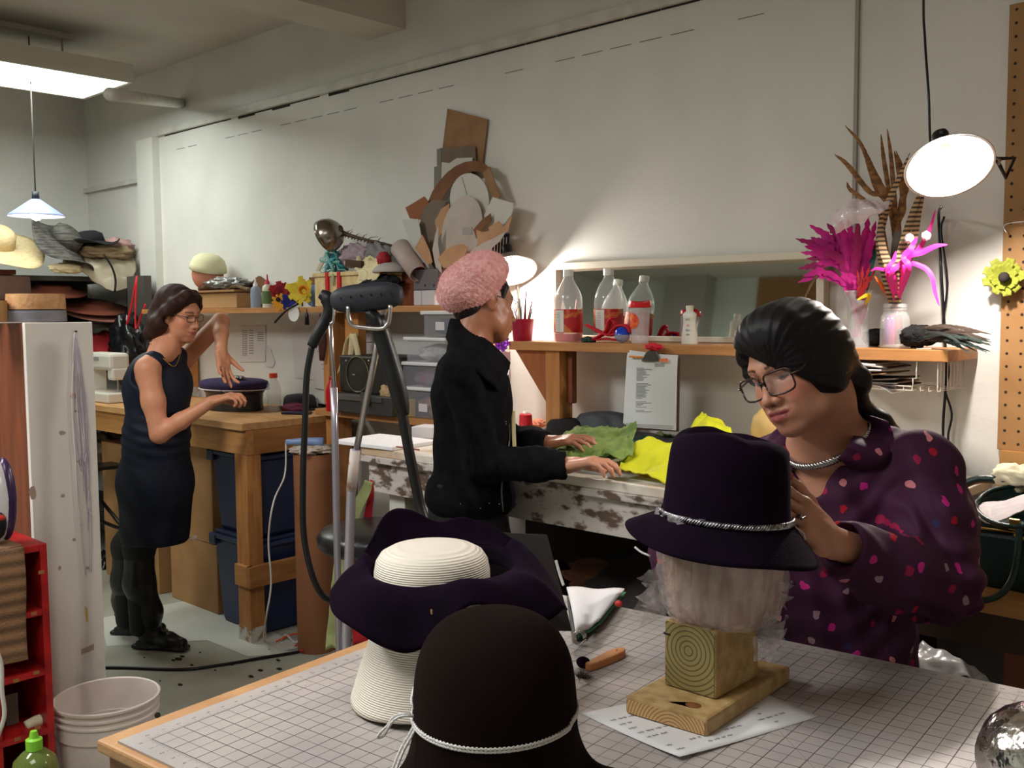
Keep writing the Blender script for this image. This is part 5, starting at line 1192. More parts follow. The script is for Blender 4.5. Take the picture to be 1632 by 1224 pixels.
# ================================================================== CARDBOARD PATTERNS ON THE WALL SHELF
G = 'cardboard pattern pieces propped on the wall shelf'
def card(pxs, y, m, label, dy=None): return flat('cardboard_pattern', pxs, y, m, label, 'pattern piece', G, .003, dy)
card([(713, 173), (777, 190), (769, 262), (702, 262)], 3.135, cardb, 'tall rectangular brown cardboard, topmost of the pattern pile')
card([(704, 236), (757, 233), (760, 285), (703, 292)], 3.12, cardg, 'grey-brown board in front of the tall rectangular cardboard')
card([(696, 238), (703, 236), (703, 330), (697, 330)], 3.125, mat('grey_card', (126, 122, 112), .8), 'narrow grey strip at the left edge of the tall boards')
card([(692, 266), (697, 265), (697, 335), (691, 330)], 3.13, mat('grey_card', (0, 0, 0)), 'second narrow grey strip, lower and further left')
card([(704, 258), (716, 260), (728, 252), (753, 251), (748, 300), (702, 330)], 3.108, whitec, 'torn white card tucked behind the big brown ring')
ring_o = [(780, 268), (770, 259), (756, 256), (741, 258), (727, 264), (712, 275), (699, 290), (689, 305), (682, 322), (678, 340), (676, 356), (677, 376), (680, 395), (686, 412), (694, 432)]
ring_i = [(712, 434), (702, 410), (697, 385), (696, 360), (699, 336), (706, 316), (715, 301), (725, 288), (738, 278), (752, 273), (765, 274), (775, 282)]
card(ring_o + ring_i, 3.07, cardd, 'large dark brown curved ring of cardboard')
card([(769, 276), (780, 266), (797, 314), (786, 320)], 3.06, mat('cardboard', (0, 0, 0)), 'straight brown strip leaning at the right of the ring')
def oval(cx, cy, rx, ry, t, n=36): return [(cx + rx * math.cos(a) * math.cos(t) - ry * math.sin(a) * math.sin(t), cy + rx * math.cos(a) * math.sin(t) + ry * math.sin(a) * math.cos(t)) for a in [2 * pi * i / n for i in range(n)]]
ov = card(oval(748, 318, 31, 42, -.05), 3.05, whitec, 'upper white oval pattern with a pencil line')
MB().tube([PY(736, 282, 3.047), PY(744, 310, 3.047)], .0008, 5).build('pencil_line', mat('pencil', (0, 0, 0)), ov)
card([(668, 360), (676, 330), (690, 318), (712, 320), (700, 350), (694, 395), (702, 436), (690, 425), (676, 396)], 3.04, cardg, 'grey-brown curved piece inside the ring, low at the left')
card([(693, 352), (703, 333), (716, 324), (716, 345), (704, 372), (698, 380)], 3.03, tan, 'orange-brown sliver between the ring and the lower oval')
ov2 = card(oval(736, 366, 31, 55, .22), 3.02, pale, 'big pale oval pattern, lower and in front of the white oval')
MB().prism([PY(737, 362, 3.018), PY(752, 362, 3.018), PY(752, 374, 3.018), PY(737, 374, 3.018)], (0, .002, 0)).build('taped_patch', mat('tape_grey', (160, 150, 146), .4), ov2)
card([(785, 314), (818, 324), (816, 340), (807, 352), (796, 366), (785, 360), (771, 344)], 3.03, whitec, 'pale five-sided card at the right of the pile')
card([(754, 366), (768, 350), (782, 340), (782, 352), (768, 366), (759, 380)], 3.01, cardd, 'small brown offcut under the pale five-sided card')
card([(779, 362), (794, 352), (800, 357), (799, 368), (780, 371)], 3.0, tan, 'small tan offcut with a square end at the right')
card([(759, 366), (768, 370), (788, 366), (804, 360), (815, 345), (810, 366), (796, 378), (782, 388), (774, 402), (762, 396)], 2.985, tan, 'curved tan collar piece sweeping up to the right')
card([(749, 401), (768, 388), (786, 380), (806, 369), (797, 384), (785, 394), (776, 406), (760, 410)], 2.97, pale, 'pale curved strip under the tan collar piece')
card([(646, 331), (676, 313), (683, 322), (681, 352), (653, 348)], 3.05, mat('rust_card', (140, 84, 50), .8), 'rust-brown rectangle sticking out at the left')
card([(641, 350), (666, 349), (671, 374), (679, 402), (685, 434), (670, 419), (653, 388)], 3.0, mat('white_strip', (186, 184, 180), .7), 'long white curved strip at the left of the pile')
card([(661, 395), (673, 374), (684, 398), (689, 418), (682, 422), (670, 408)], 2.985, tan, 'tan wedge in front of the long white strip')
card([(697, 413), (708, 400), (722, 391), (736, 389), (746, 393), (740, 408), (724, 420), (707, 428)], 2.96, tan, 'tan half-round piece lowest in the middle')
card([(689, 398), (694, 372), (699, 358), (698, 390), (702, 415), (704, 436), (694, 425)], 2.975, pale, 'slim grey curved piece at the foot of the ring')
a = PY(638, 395, 2.99); b = PY(667, 437, 2.95)
MB().tube([a, b], [.046, .040], 24, caps=False).build('cardboard_roll', mat('pale_roll', (176, 158, 150), .7), smooth_=True, thick=.002, label='pale roll of card lying slanted at the left foot of the pile', category='roll')
AP = MB().grid(lambda u, v: PY(776 + 34 * u - 4 * v, 372 + 60 * v, 3.09) + V((0, .008 * math.sin(u * 14), 0)), 24, 8).build('striped_cloth', mat('navy_stripe', (26, 28, 44), .8), smooth_=True, thick=.003, label='navy cloth with thin white stripes hanging behind the beret', category='cloth')
mb = MB()
for k in range(7): mb.prism([PY(780 + 4.6 * k - 1, 378, 3.078), PY(781.2 + 4.6 * k - 1, 378, 3.078), PY(779 + 4.6 * k - 1, 425, 3.078), PY(777.8 + 4.6 * k - 1, 425, 3.078)], (0, .001, 0))
mb.build('stripes', mat('white_stripe', (214, 212, 210), .8), AP)
# upright board and boxes on the shelf
def sx(px, y): return PY(px, 486, y).x
boxthing('upright_board', (sx(661, 3.0), 3.0, zs + .095), (.15, .02, .19), brownwood, 'short brown board standing upright on the shelf beside the grey box', 'board')
GB = thing('storage_box', 'grey box with two round holes under the cardboard patterns', 'box', (sx(696, 3.04), 3.04, zs + .07))
MB().box((sx(697, 3.04), 3.04, zs + .115), (.16, .14, .09)).build('box_body', mat('grey_box', (110, 104, 106), .7), GB, bev=.002)
for px in (678, 692): MB().ball(PY(px, 455, 2.972), (.007, .003, .009), 10).build('finger_hole', dark, GB)
for px, w, l_ in ((680, .05, 'small white card box at the left under the grey box'), (697, .085, 'wider white card box with faint writing under the grey box')):
    bx = boxthing('card_box', (sx(px, 3.0), 3.0, zs + .034), (w, .11, .066), mat('white_box', (196, 190, 192), .6), l_, 'box', group='white card boxes on the wall shelf')

# ================================================================== LEFT WALL SHELF THINGS
def onz(px, y): return V((sx(px, y), y, zs))
hm = thing('head_form', 'terracotta head form with a cream cap at the left end of the shelf', 'head form', onz(332, 3.0))
c = PY(330, 437, 3.0); MB().ball(c, (.10, .085, .10), 20, fn=lambda p: 1 + .04 * math.sin(p.x * 3)).build('form', mat('terracotta', (190, 122, 96), .7), hm, smooth_=True)
MB().lathe([(.103, 0), (.10, .03), (.086, .065), (.055, .09), (.0, .10)], c + V((.012, 0, .02)), 24, ax=(.25, 0, 1)).build('cap', mat('cream_cap', (222, 216, 176), .8), hm, smooth_=True, thick=.003)
MB().cyl(V((c.x, c.y, zs)), c, .05).build('stem', mat('terracotta', (0, 0, 0)), hm)
heap('dark_hat', onz(300, 3.0) + V((0, 0, .028)), (.06, .07, .03), mat('black_felt', (26, 24, 28), .9), 'dark hat lying behind the terracotta head form', 'hat', 3)
bxw = thing('wooden_box', 'shallow tan box under the foil-wrapped bundle', 'box', onz(360, 3.0))
MB().bb((sx(322, 3.0), 2.92, zs + .001), (sx(398, 3.0), 3.1, zs + .085)).build('box_body', mat('box_tan', (172, 132, 86), .7), bxw, bev=.003)
MB().bb((sx(326, 3.0) - .02, 2.90, zs + .088), (sx(396, 3.0) + .02, 3.12, zs + .10)).build('box_lid', mat('box_lid_tan', (150, 110, 70), .7), bxw, bev=.003)
foil = mat('foil_grey', (170, 170, 168), .3, metal=.8, bump=.8, bs=60)
heap('foil_bundle', PY(362, 452, 3.0), (.17, .09, .035), foil, 'crumpled silver foil and clear wrap on top of the tan box', 'foil', 4, .35, 4)
MB().tube([PY(300 + 9 * i, 459 + 3 * math.sin(i * 1.3), 2.95) for i in range(2, 12)], .012, 8, sm=3).build('twig_wreath', mat('twig', (110, 84, 56), .8, c2=(70, 50, 34), vs=60), smooth_=True, label='brown twig wreath lying along the tan box lid', category='wreath')
PF = thing('picture_frame', 'small dark wooden framed picture behind the glue bottles', 'picture', onz(404, 3.06))
fa = [PY(386, 461, 3.05), PY(425, 463, 3.05), PY(425, 488, 3.05), PY(383, 488, 3.05)]
MB().prism(fa, (0, .012, 0)).build('frame', mat('frame_brown', (88, 46, 34), .5), PF, bev=.002)
MB().prism([PY(391, 465, 3.047), PY(421, 466, 3.047), PY(421, 485, 3.047), PY(389, 485, 3.047)], (0, .002, 0)).build('mat_board', mat('pic_pale', (180, 176, 168), .6), PF)
MB().prism([PY(396, 469, 3.045), PY(416, 469, 3.045), PY(416, 482, 3.045), PY(395, 482, 3.045)], (0, .001, 0)).build('picture', mat('pic_dark', (76, 80, 84), .6, c2=(120, 118, 110), vs=40), PF)
MB().prism([PY(395, 455, 3.08), PY(411, 440, 3.08), PY(424, 450, 3.08), PY(420, 466, 3.08), PY(396, 466, 3.08)], (0, .02, 0)).build('cardboard_flap', cardd, label='brown cardboard corner standing behind the picture frame', category='cardboard')
def gluebottle(px, y, h, body, cap, label, lm=None):
    o = onz(px, y); t = thing('glue_bottle', label, 'bottle', o); r = .028
    MB().lathe([(0, 0), (r, 0), (r, .004), (r, h * .55), (r * .9, h * .64), (r * .45, h * .70), (r * .4, h * .72)], o, 20).build('body', body, t, smooth_='auto')
    MB().lathe([(r * .46, h * .70), (r * .42, h * .78), (r * .18, h * .84), (r * .12, h), (0, h)], o, 14).build('nozzle', cap, t, smooth_='auto')
    if lm: MB().lathe([(r + .0006, h * .12), (r + .0006, h * .5)], o, 20).build('label', lm, t, smooth_=True)
    return t
gluebottle(408, 2.97, .165, mat('clear_blue', (150, 164, 184), .3, alpha=.8), mat('white_plastic', (0, 0, 0)), 'clear bluish glue bottle with a white nozzle')
gluebottle(427, 2.96, .175, mat('glue_white', (206, 204, 180), .4), mat('pink_cap', (196, 40, 76), .4), 'glue bottle with a pink nozzle and green label', mat('green_label', (86, 110, 62), .6))
# silk flowers
def petals(t, c, n, r, m, face, seed=0, w=.5, name='petal', layers=1, cup=.25):
    random.seed(seed); c = V(c); face = V(face).normalized(); R = face.to_track_quat('Z', 'Y').to_matrix(); o = None
    for L_ in range(layers):
        for k in range(n):
            a = 2 * pi * (k + .5 * L_) / n + random.uniform(-.15, .15); rr = r * (1 - .28 * L_) * random.uniform(.85, 1.1)
            def f(u, v, a=a, rr=rr, L_=L_):
                l = v * rr; ww = w * rr * math.sin(min(1, v * 1.15 + .12) * pi * .86) * (u - .5) * 2; z = cup * rr * v ** 1.6 * (.6 + .5 * L_) + .05 * rr * math.sin(u * 12 + v * 9 + a * 3)
                return c + R @ V((l * math.cos(a) - ww * math.sin(a), l * math.sin(a) + ww * math.cos(a), z))
            MB().grid(f, 7, 7).build(name, m, t, smooth_=True, thick=.0012)
tc_ = V((.78, -.6, .2)); fl_red = mat('red_silk', (160, 22, 30), .7, c2=(110, 10, 20), vs=20); fl_yel = mat('yellow_silk', (232, 212, 70), .7, c2=(214, 188, 50), vs=20)
f = thing('silk_flower', 'red silk flower beside the glue bottle', 'flower', PY(449, 460, 2.98)); petals(f, PY(448, 466, 3.0), 7, .062, fl_red, tc_, 1, .55, layers=2); MB().tube([PY(449, 466, 3.0), PY(452, 487, 3.0)], .004, 6).build('stem', dark, f)
f = thing('silk_flower', 'small orange-yellow silk sunflower below the red flower', 'flower', PY(445, 480, 2.9)); petals(f, PY(446, 482, 2.87), 10, .045, mat('orange_silk', (230, 160, 40), .7), tc_, 2, .3); MB().ball(PY(443, 477, 2.86), .012, 10).build('flower_centre', dark, f)
f = thing('silk_flower', 'deep blue silk flower between the red and yellow ones', 'flower', PY(462, 482, 2.9)); petals(f, PY(461, 482, 2.9), 8, .045, mat('blue_silk', (24, 34, 120), .7), tc_, 3, .5, layers=2)
f = thing('silk_flower', 'large yellow silk daffodil standing on the shelf', 'flower', PY(481, 466, 2.97)); petals(f, PY(481, 464, 2.95), 7, .080, fl_yel, tc_, 4, .42, layers=2, cup=.15); MB().lathe([(.012, 0), (.02, .02), (.026, .03)], PY(484, 464, 2.93), 16, ax=tc_).build('trumpet', mat('orange_silk', (0, 0, 0)), f, smooth_=True, thick=.001); MB().tube([PY(481, 470, 2.96), PY(482, 488, 2.97)], .004, 6).build('stem', mat('stem_green', (80, 110, 50), .7), f)
boxthing('paper_packet', PY(502, 471, 3.0), (.035, .04, .11), mat('blue_packet', (96, 122, 160), .6), 'blue packet leaning beside the yellow daffodil', 'packet', (0, .35, 0))
boxthing('brown_packet', PY(500, 461, 3.04), (.05, .03, .12), cardd, 'brown packet behind the blue one', 'packet', (0, .1, 0))
# things hanging under the shelf edge
MB().tube([PY(475, 484, 2.86), PY(466, 489, 2.85), PY(455, 496, 2.85), PY(446, 505, 2.85), PY(438, 514, 2.85)], .006, 8, sm=4).build('black_hook', black, smooth_=True, label='slim black curved handle hanging under the yellow flower', category='tool')
MB().prism([PY(468 + 8.5 * math.cos(a), 500 + 12.5 * math.sin(a), 2.862) for a in [2 * pi * i / 24 for i in range(24)]], (0, .002, 0)).build('oval_tag', mat('white_plastic', (0, 0, 0)), label='white oval tag hanging from the shelf edge', category='tag')
MB().lathe([(.002, .05), (.004, .03), (.009, .02), (.011, -.03), (0, -.03)], PY(489, 508, 2.862), 12).build('tassel', black, smooth_=True, label='small black tassel hanging from the shelf edge', category='tassel')
# cream box with red straps, ribbons, cloth
CB = thing('hat_box', 'cream box bound with two red straps under the ribbon heap', 'box', onz(555, 3.0)); xa, xb_ = sx(507, 2.95), sx(602, 2.95)
MB().bb((xa, 2.93, zs + .001), (xb_, 3.12, zs + .145)).build('box_body', mat('cream_straw', (222, 198, 146), .8, c2=(206, 180, 126), vs=30, bump=.2, bs=80), CB, bev=.006)
MB().bb((xa - .008, 2.922, zs + .146), (xb_ + .008, 3.128, zs + .166)).build('box_lid', mat('cream_straw', (0, 0, 0)), CB, bev=.004)
for px in (524, 543): x = sx(px, 2.93); MB().bb((x - .012, 2.918, zs + .002), (x + .012, 2.93, zs + .168)).build('strap', mat('red_strap', (196, 26, 36), .6), CB, bev=.002)
x = sx(534, 2.93); MB().ball((x, 2.92, zs + .13), (.012, .004, .03), 12).build('leaf_tag', mat('sage', (160, 160, 120), .7), CB, smooth_=True)
teal = mat('teal_ribbon', (40, 140, 158), .5); 
for k in range(6):
    random.seed(40 + k); o = PY(537, 414, 3.0); P_ = [o + V((random.uniform(-.10, .08), random.uniform(-.04, .04), random.uniform(-.06, .05))) for _ in range(9)]
    MB().tube(P_, .007, 8, sm=5, flat=.25).build('ribbon_loop', teal if k % 2 else mat('pale_teal', (120, 180, 176), .5), smooth_=True, label='tangled teal ribbon on the cream box', category='ribbon', group='teal ribbons heaped on the cream box')
heap('tissue_bundle', PY(566, 408, 3.03), (.10, .06, .055), mat('lilac_tissue', (188, 168, 178), .7, c2=(160, 140, 150), vs=14), 'pinkish lilac tissue bundle behind the cream cloth', 'tissue', 5, .4, 3)
heap('tissue_bundle', PY(600, 408, 3.06), (.09, .05, .06), mat('grey_veil', (150, 150, 150), .6, alpha=.85), 'grey see-through veiling behind the red pompom', 'tissue', 6, .4, 3)
cloth('cream_cloth', None, mat('cream_cloth', (228, 214, 170), .85), 'cream rumpled cloth falling over the right end of the cream box', 'cloth', rows=[[PY(570, 412, 2.96), PY(604, 408, 2.96)], [PY(566, 426, 2.90), PY(606, 424, 2.90)], [PY(572, 442, 2.89), PY(603, 444, 2.89)], [PY(562, 462, 2.89), PY(596, 464, 2.89)]], amp=.02, freq=30, thick=.004)
boxthing('bark_strip', PY(565, 420, 2.9), (.12, .02, .03), mat('bark', (74, 46, 30), .8), 'dark brown strip poking out beside the cream cloth', 'strip', (0, .1, 0))
heap('pompom', PY(612, 414, 2.93), (.032, .03, .035), fl_red, 'round red pompom on the shelf heap', 'pompom', 7, .25, 6)
MB().tube([PY(606, 418, 2.92), PY(607, 450, 2.92)], .012, 10).build('orange_tube', mat('orange_stick', (222, 130, 40), .5), smooth_=True, label='orange tube below the red pompom', category='tube')
MB().lathe([(0, .045), (.04, .04), (.07, .022), (.082, 0)], PY(622, 434, 2.95), 28).build('dome_cap', mat('grey_dome', (176, 168, 166), .6), smooth_=True, thick=.003, label='pale grey dome cap beside the orange tube', category='cap')
heap('black_lace', PY(606, 452, 2.93), (.12, .05, .035), mat('black_lace', (20, 20, 22), .9), 'black lace heap on the shelf behind the steamer head', 'lace', 8, .5, 4)
heap('glass_jar', PY(626, 452, 2.98), (.03, .03, .045), mat('amber_glass', (150, 130, 90), .15, alpha=.8), 'small amber jar behind the steamer head', 'jar', 9, .02, 1)
DL = thing('desk_lamp', 'desk lamp with a shiny metal bowl shade leaning over the shelf', 'lamp', PY(519, 378, 2.92))
cc = PY(519, 377, 2.92); ax_ = V((-.75, -.25, -.35)).normalized(); pr = [(0, -.088), (.02, -.087), (.045, -.078), (.068, -.055), (.08, -.025), (.083, 0)]
MB().lathe(pr, cc, 36, ax=ax_).build('bowl_shade', mat('brushed_steel', (150, 138, 128), .25, metal=1), DL, smooth_=True, thick=.002)
MB().tube([cc - ax_ * .085, PY(548, 372, 2.98), PY(575, 380, 3.02), PY(600, 386, 3.05), PY(625, 392, 3.08)], [.02, .012, .007, .007, .007], 10, sm=4).build('arm', mat('lamp_arm', (90, 76, 60), .5, metal=.4), DL, smooth_=True)
for k in range(14):
    random.seed(60 + k); a = PY(540 + k * 5, 376 + k * 1.2, 3.04); b = a + V((random.uniform(.03, .09), random.uniform(-.03, .03), random.uniform(-.02, .035)))
    MB().tube([a, (a + b) / 2 + V((0, 0, .01)), b], [.003, .002, .0008], 5).build('dried_sprig', mat('dried', (104, 78, 52), .9), smooth_=True, label='dried brown sprig lying over the lamp arm', category='sprig', group='dried sprigs above the ribbons')
MB().prism([PY(520, 398, 3.1), PY(528, 396, 3.1), PY(508, 432, 3.1), PY(503, 432, 3.1)], (0, .006, 0)).build('lath', mat('lath', (190, 176, 150), .7), label='pale lath leaning on the wall behind the cream box', category='lath')

# papers pinned under the shelf
pw = mat('pinned_paper', (206, 200, 198), .8); pl_ = mat('print_line', (140, 136, 138), .8)
def sheet(pxs, label, lines=(), y=3.145, grp='papers pinned on the wall under the shelf'):
    o = flat('paper_sheet', pxs, y, pw, label, 'paper', grp, .002)
    mb = MB()
    for x0, x1, yy in lines: mb.prism([PY(x0, yy - .8, y - .001), PY(x1, yy - .8, y - .001), PY(x1, yy + .5, y - .001), PY(x0, yy + .5, y - .001)], (0, .0005, 0))
    if lines: mb.build('printed_lines', pl_, o)
sheet([(383, 521), (423, 518), (424, 577), (382, 577)], 'printed list pinned left of the bottle with the orange cap', [(410, 420, 530 + 3.2 * k) for k in range(5)] + [(386, 394, 527 + 3 * k) for k in range(14)] + [(397, 404, 527 + 4 * k) for k in range(10)])
sheet([(423, 550), (431, 556), (438, 578), (434, 586), (423, 584)], 'curled slip of paper right of the printed list')
sheet([(464, 525), (506, 524), (504, 606), (470, 602)], 'tall pale sheet pinned behind the thin steamer hose')
sheet([(292, 543), (315, 540), (315, 573), (292, 577)], 'small white notice seen between the face and raised arm', y=3.14)
sheet([(575, 518), (604, 518), (604, 545), (575, 545)], 'small pinkish photo pinned under the shelf', [(578 + 3 * k, 579.5 + 3 * k, 535 - (k % 3) * 3) for k in range(8)], y=3.14)
sheet([(575, 549), (602, 549), (602, 566), (575, 566)], 'cream card pinned below the small photo', y=3.14)
sheet([(504, 545), (520, 545), (522, 622), (500, 618)], 'faded brown picture strip pinned beside the red bottle', [(506 + 2 * k, 510 + 2 * k, 560 + 7 * k) for k in range(6)], y=3.14)

# wood post with cream ropes, spoons
PT = MB().bb((PY(551, 600, 2.95).x, 2.95, zl), (PY(572, 600, 2.95).x, 3.0, zs - .03)).build('post', mat('orange_pine', (190, 130, 70), .6), bev=.003, label='pale wooden post hung with cream ribbons behind the steamers', category='post')
for i, (pts) in enumerate(([(562, 532), (553, 545), (548, 570), (541, 595)], [(562, 532), (560, 560), (556, 590), (552, 620)], [(564, 532), (570, 560), (572, 580)])):
    MB().tube([PY(x, y, 2.93 - .004 * i) for x, y in pts], .014, 8, sm=5, flat=.35).build('cream_ribbon', mat('cream_ribbon', (214, 198, 156), .7), smooth_=True, label='cream ribbon draped on the pale wooden post', category='ribbon', group='cream ribbons on the post')
MB().tube([PY(513, 500, 2.9), PY(514, 545, 2.9), PY(513, 575, 2.9)], [.012, .022, .012], 10, sm=3, flat=.3).build('hair_hank', mat('brown_hank', (70, 34, 26), .8), smooth_=True, label='dark brown hank hanging under the shelf behind the steamer', category='hank')
def bottle(o, prof, m, label, cat='bottle', name='bottle', capm=None, capz=None, labelm=None, lz=None, n=28, sx_=1, sy_=1):
    t = thing(name, label, cat, o); b = MB().lathe(prof, o, n, sx=sx_, sy=sy_).build('body', m, t, smooth_='auto')
    if capm: r, z0, z1 = capz; MB().lathe([(r, z0), (r, z1), (r * .9, z1 + .002), (0, z1 + .002)], o, 20).build('cap', capm, t, smooth_='auto')
    if labelm: r, z0, z1 = lz; MB().lathe([(r, z0), (r, z1)], o, n, sx=sx_, sy=sy_).build('label', labelm, t, smooth_=True)
    return t
clearp = mat('clear_plastic', (232, 238, 238), .06, alpha=.26, spec=.9, coat=.6, bump=.2, bs=30)
o = V(PZ(528, 640, zt)); o = V((PY(529, 600, 2.84).x, 2.84, zl))
bottle(o, [(0, .0), (.03, 0), (.031, .01), (.031, .10), (.02, .13), (.012, .15)], mat('red_bottle', (176, 18, 28), .3), 'red plastic squeeze bottle between the steamer poles', capm=mat('red_cap', (150, 14, 22), .4), capz=(.014, .15, .165))

# ================================================================== ON THE LEFT WORKTABLE
fo = V((PZ(376, 664, zt).x, PZ(376, 664, zt).y, zt)); fo = PZ(374, 652, zt); fo.y = max(fo.y, 2.64); fo.z = zt
FM = thing('hat_form', 'oval purple felt form on a black stand on the worktable corner', 'hat form', fo)
MB().lathe([(.0, 0), (.135, .0), (.135, .006), (.132, .05), (.135, .088), (.142, .096), (.142, .104), (0, .104)], fo, 48, sx=1.42, sy=.95).build('stand', mat('black_drum', (22, 20, 22), .35, c2=(46, 40, 40), vs=10), FM, smooth_='auto')
MB().lathe([(.0, 0), (.140, .002), (.158, .010), (.163, .026), (.156, .044), (.135, .052), (.08, .054), (0, .055)], fo + V((0, 0, .106)), 48, sx=1.42, sy=.97).build('form_top', mat('purple_felt', (50, 34, 78), .9, c2=(40, 26, 62), vs=8), FM, smooth_=True)
MB().tube([fo + V((.163 * 1.42 * math.cos(a), .163 * .97 * math.sin(a), .112)) for a in [2 * pi * i / 48 for i in range(49)]], .003, 6).build('basting_edge', mat('pale_thread', (0, 0, 0)), FM, smooth_=True)
heap('scissors', fo + V((.05, -.02, .172)), (.07, .03, .010), foil, 'small silver tool lying on the purple form', 'tool', 3, .4, 5)
MB().tube([PD(351, 622, 4.4), PD(362, 627, 4.4), PD(379, 626, 4.32)], .0012, 5).build('needle', mat('silver', (0, 0, 0)), label='needle and thread pinched between the fingers', category='needle')
o = PZ(437, 655, zt); o.z = zt
bottle(o, [(0, 0), (.036, 0), (.038, .008), (.036, .03), (.038, .05), (.035, .07), (.038, .09), (.038, .11), (.032, .14), (.018, .165), (.018, .175)], clearp, 'clear ridged drink bottle with an orange cap', capm=mat('orange_cap', (232, 84, 40), .4), capz=(.021, .172, .195))
def felt_hat(c, r, h, rb, m, label, seed=0, tilt=(0, 0, 1), sy_=.9, band=None, name='felt_hat', n=40, brimz=0):
    t = thing(name, label, 'hat', c)
    MB().lathe([(0, h), (r * .5, h * .99), (r * .82, h * .92), (r * .96, h * .75), (r, h * .4), (r * 1.03, .008)], c, n, ax=tilt, sy=sy_).build('crown', m, t, smooth_=True, thick=.003)
    if rb: MB().lathe([(r * 1.02, .006), (r * 1.15, .002), (rb, brimz)], c, n, ax=tilt, sy=sy_, fn=lambda a, i, rr, z: (rr, z + (.012 * math.sin(a * 2 + seed) if i == 2 else 0))).build('brim', m, t, smooth_=True, thick=.003)
    return t
feltb = mat('black_felt', (0, 0, 0)); 
c = PZ(478, 652, zt); felt_hat(V((c.x, c.y, zt + .004)), .09, .075, .12, mat('charcoal_felt', (44, 42, 48), .9), 'charcoal hat with a maroon edge at the back of the worktable')
c = PZ(470, 656, zt); heap('maroon_cap', V((c.x, c.y, zt + .02)), (.08, .05, .024), mat('maroon', (96, 20, 48), .8), 'maroon cap crushed under the charcoal hat', 'cap', 2, .2, 2, zmin=zt + .001)
c = PZ(494, 651, zt); boxthing('small_box', V((c.x, c.y, zt + .028)), (.07, .06, .055), mat('pale_box', (176, 172, 160), .6), 'small pale box beside the charcoal hat', 'box')
c = PZ(516, 650, zt); TG = thing('tape_dispenser', 'black and grey tape dispenser near the table end', 'tape dispenser', V((c.x, c.y, zt)))
MB().box(V((c.x, c.y, zt + .012)), (.10, .05, .024)).build('base', black, TG, bev=.004); MB().lathe([(.016, -.012), (.034, -.012), (.034, .012), (.016, .012), (.016, -.012)], V((c.x, c.y, zt + .052)), 20, ax=(0, 1, 0)).build('roll', mat('tape_roll', (150, 148, 136), .4), TG, smooth_='auto')
c = PZ(473, 660, zt); boxthing('phone', V((c.x, c.y, zt + .007)), (.14, .07, .011), mat('blue_phone', (24, 32, 60), .3), 'dark blue phone lying flat near the table corner', 'phone', (0, 0, .5))
# sewing machine
so_ = PZ(178, 640, zt); so_.z = zt; so_.y = 2.62; so_.x = PY(178, 620, 2.62).x
SM = thing('sewing_machine', 'white sewing machine on the left worktable behind the white board', 'sewing machine', so_); smw = mat('machine_white', (216, 212, 200), .35)
MB().box(so_ + V((-.06, 0, .03)), (.40, .18, .058)).build('bed', smw, SM, bev=.01)
MB().box(so_ + V((-.05, 0, .235)), (.34, .12, .10)).build('arm', smw, SM, bev=.02)
MB().box(so_ + V((.09, 0, .165)), (.07, .10, .07)).build('head', smw, SM, bev=.012); MB().box(so_ + V((-.22, 0, .14)), (.08, .12, .17)).build('pillar', smw, SM, bev=.012)
MB().cyl(so_ + V((.08, 0, .13)), so_ + V((.08, 0, .06)), .004).build('needle_bar', mat('silver', (0, 0, 0)), SM); MB().lathe([(0, .012), (.03, .01), (.034, -.01)], so_ + V((-.26, 0, .23)), 20, ax=(-1, 0, 0)).build('hand_wheel', smw, SM, smooth_=True)
MB().box(so_ + V((-.08, -.061, .25)), (.12, .002, .02)).build('stitch_panel', mat('grey_panel', (150, 150, 146), .5), SM)
MB().tube([so_ + V((.1, -.2, .0)), so_ + V((.08, -.25, -.05)), so_ + V((.1, -.22, -.2)), so_ + V((.14, -.2, -.32))], .004, 8, sm=4).build('power_cable', mat('white_cord_plastic', (210, 206, 200), .5), smooth_=True, label='white cord drooping off the table edge by the sewing machine', category='cord')
# black bag of plastic behind
heap('plastic_bag', PY(205, 556, 2.95), (.15, .10, .20), mat('black_bag', (20, 20, 22), .25, bump=.8, bs=20), 'shiny black plastic bag hanging behind the sewing machine', 'bag', 4, .4, 3)
for i, P_ in enumerate(([(218, 440), (207, 500), (200, 525), (213, 470), (217, 445)], [(218, 440), (216, 490), (217, 525), (226, 500), (232, 485)])):
    MB().tube([PY(x, y, 2.9) for x, y in P_], .006, 6, sm=3).build('red_strap', mat('red_strap', (0, 0, 0)), smooth_=True, label='red strap of a hanging bag beside the grey rack post', category='strap', group='red straps hanging on the rack')
# ================================================================== METAL RACK AND HATS ON TOP
RK = thing('metal_rack', 'dark metal shelving rack loaded with hats behind the white board', 'shelf', (-6.6, 2.3, 0)); rkm = mat('rack_grey', (70, 66, 62), .6); rkd = mat('rack_dark', (34, 30, 28), .7)
zt1 = PX(100, 440, -6.3).z; zt2 = PX(190, 515, -6.3).z
for z in (zt1, zt2, .9, .3): MB().bb((-6.98, 1.3, z - .03), (-6.28, 3.1, z)).build('rack_shelf', rkm, RK, bev=.003)
for y in (1.3, 3.06): MB().bb((-6.31, y, 0), (-6.27, y + .05, zt1)).build('rack_post', rkm, RK)
MB().bb((-7.0, 1.3, 0), (-6.98, 3.1, zt1)).build('back_panel', rkd, RK)
pp_ = PY(204, 500, 3.0).x, PY(231, 500, 3.0).x
MB().bb((pp_[0], 3.0, 1.045), (pp_[1], 3.05, PY(215, 440, 3.0).z)).build('side_panel', rkm, RK)
def rk(px, py, x=-6.4): return PX(px, py, x)
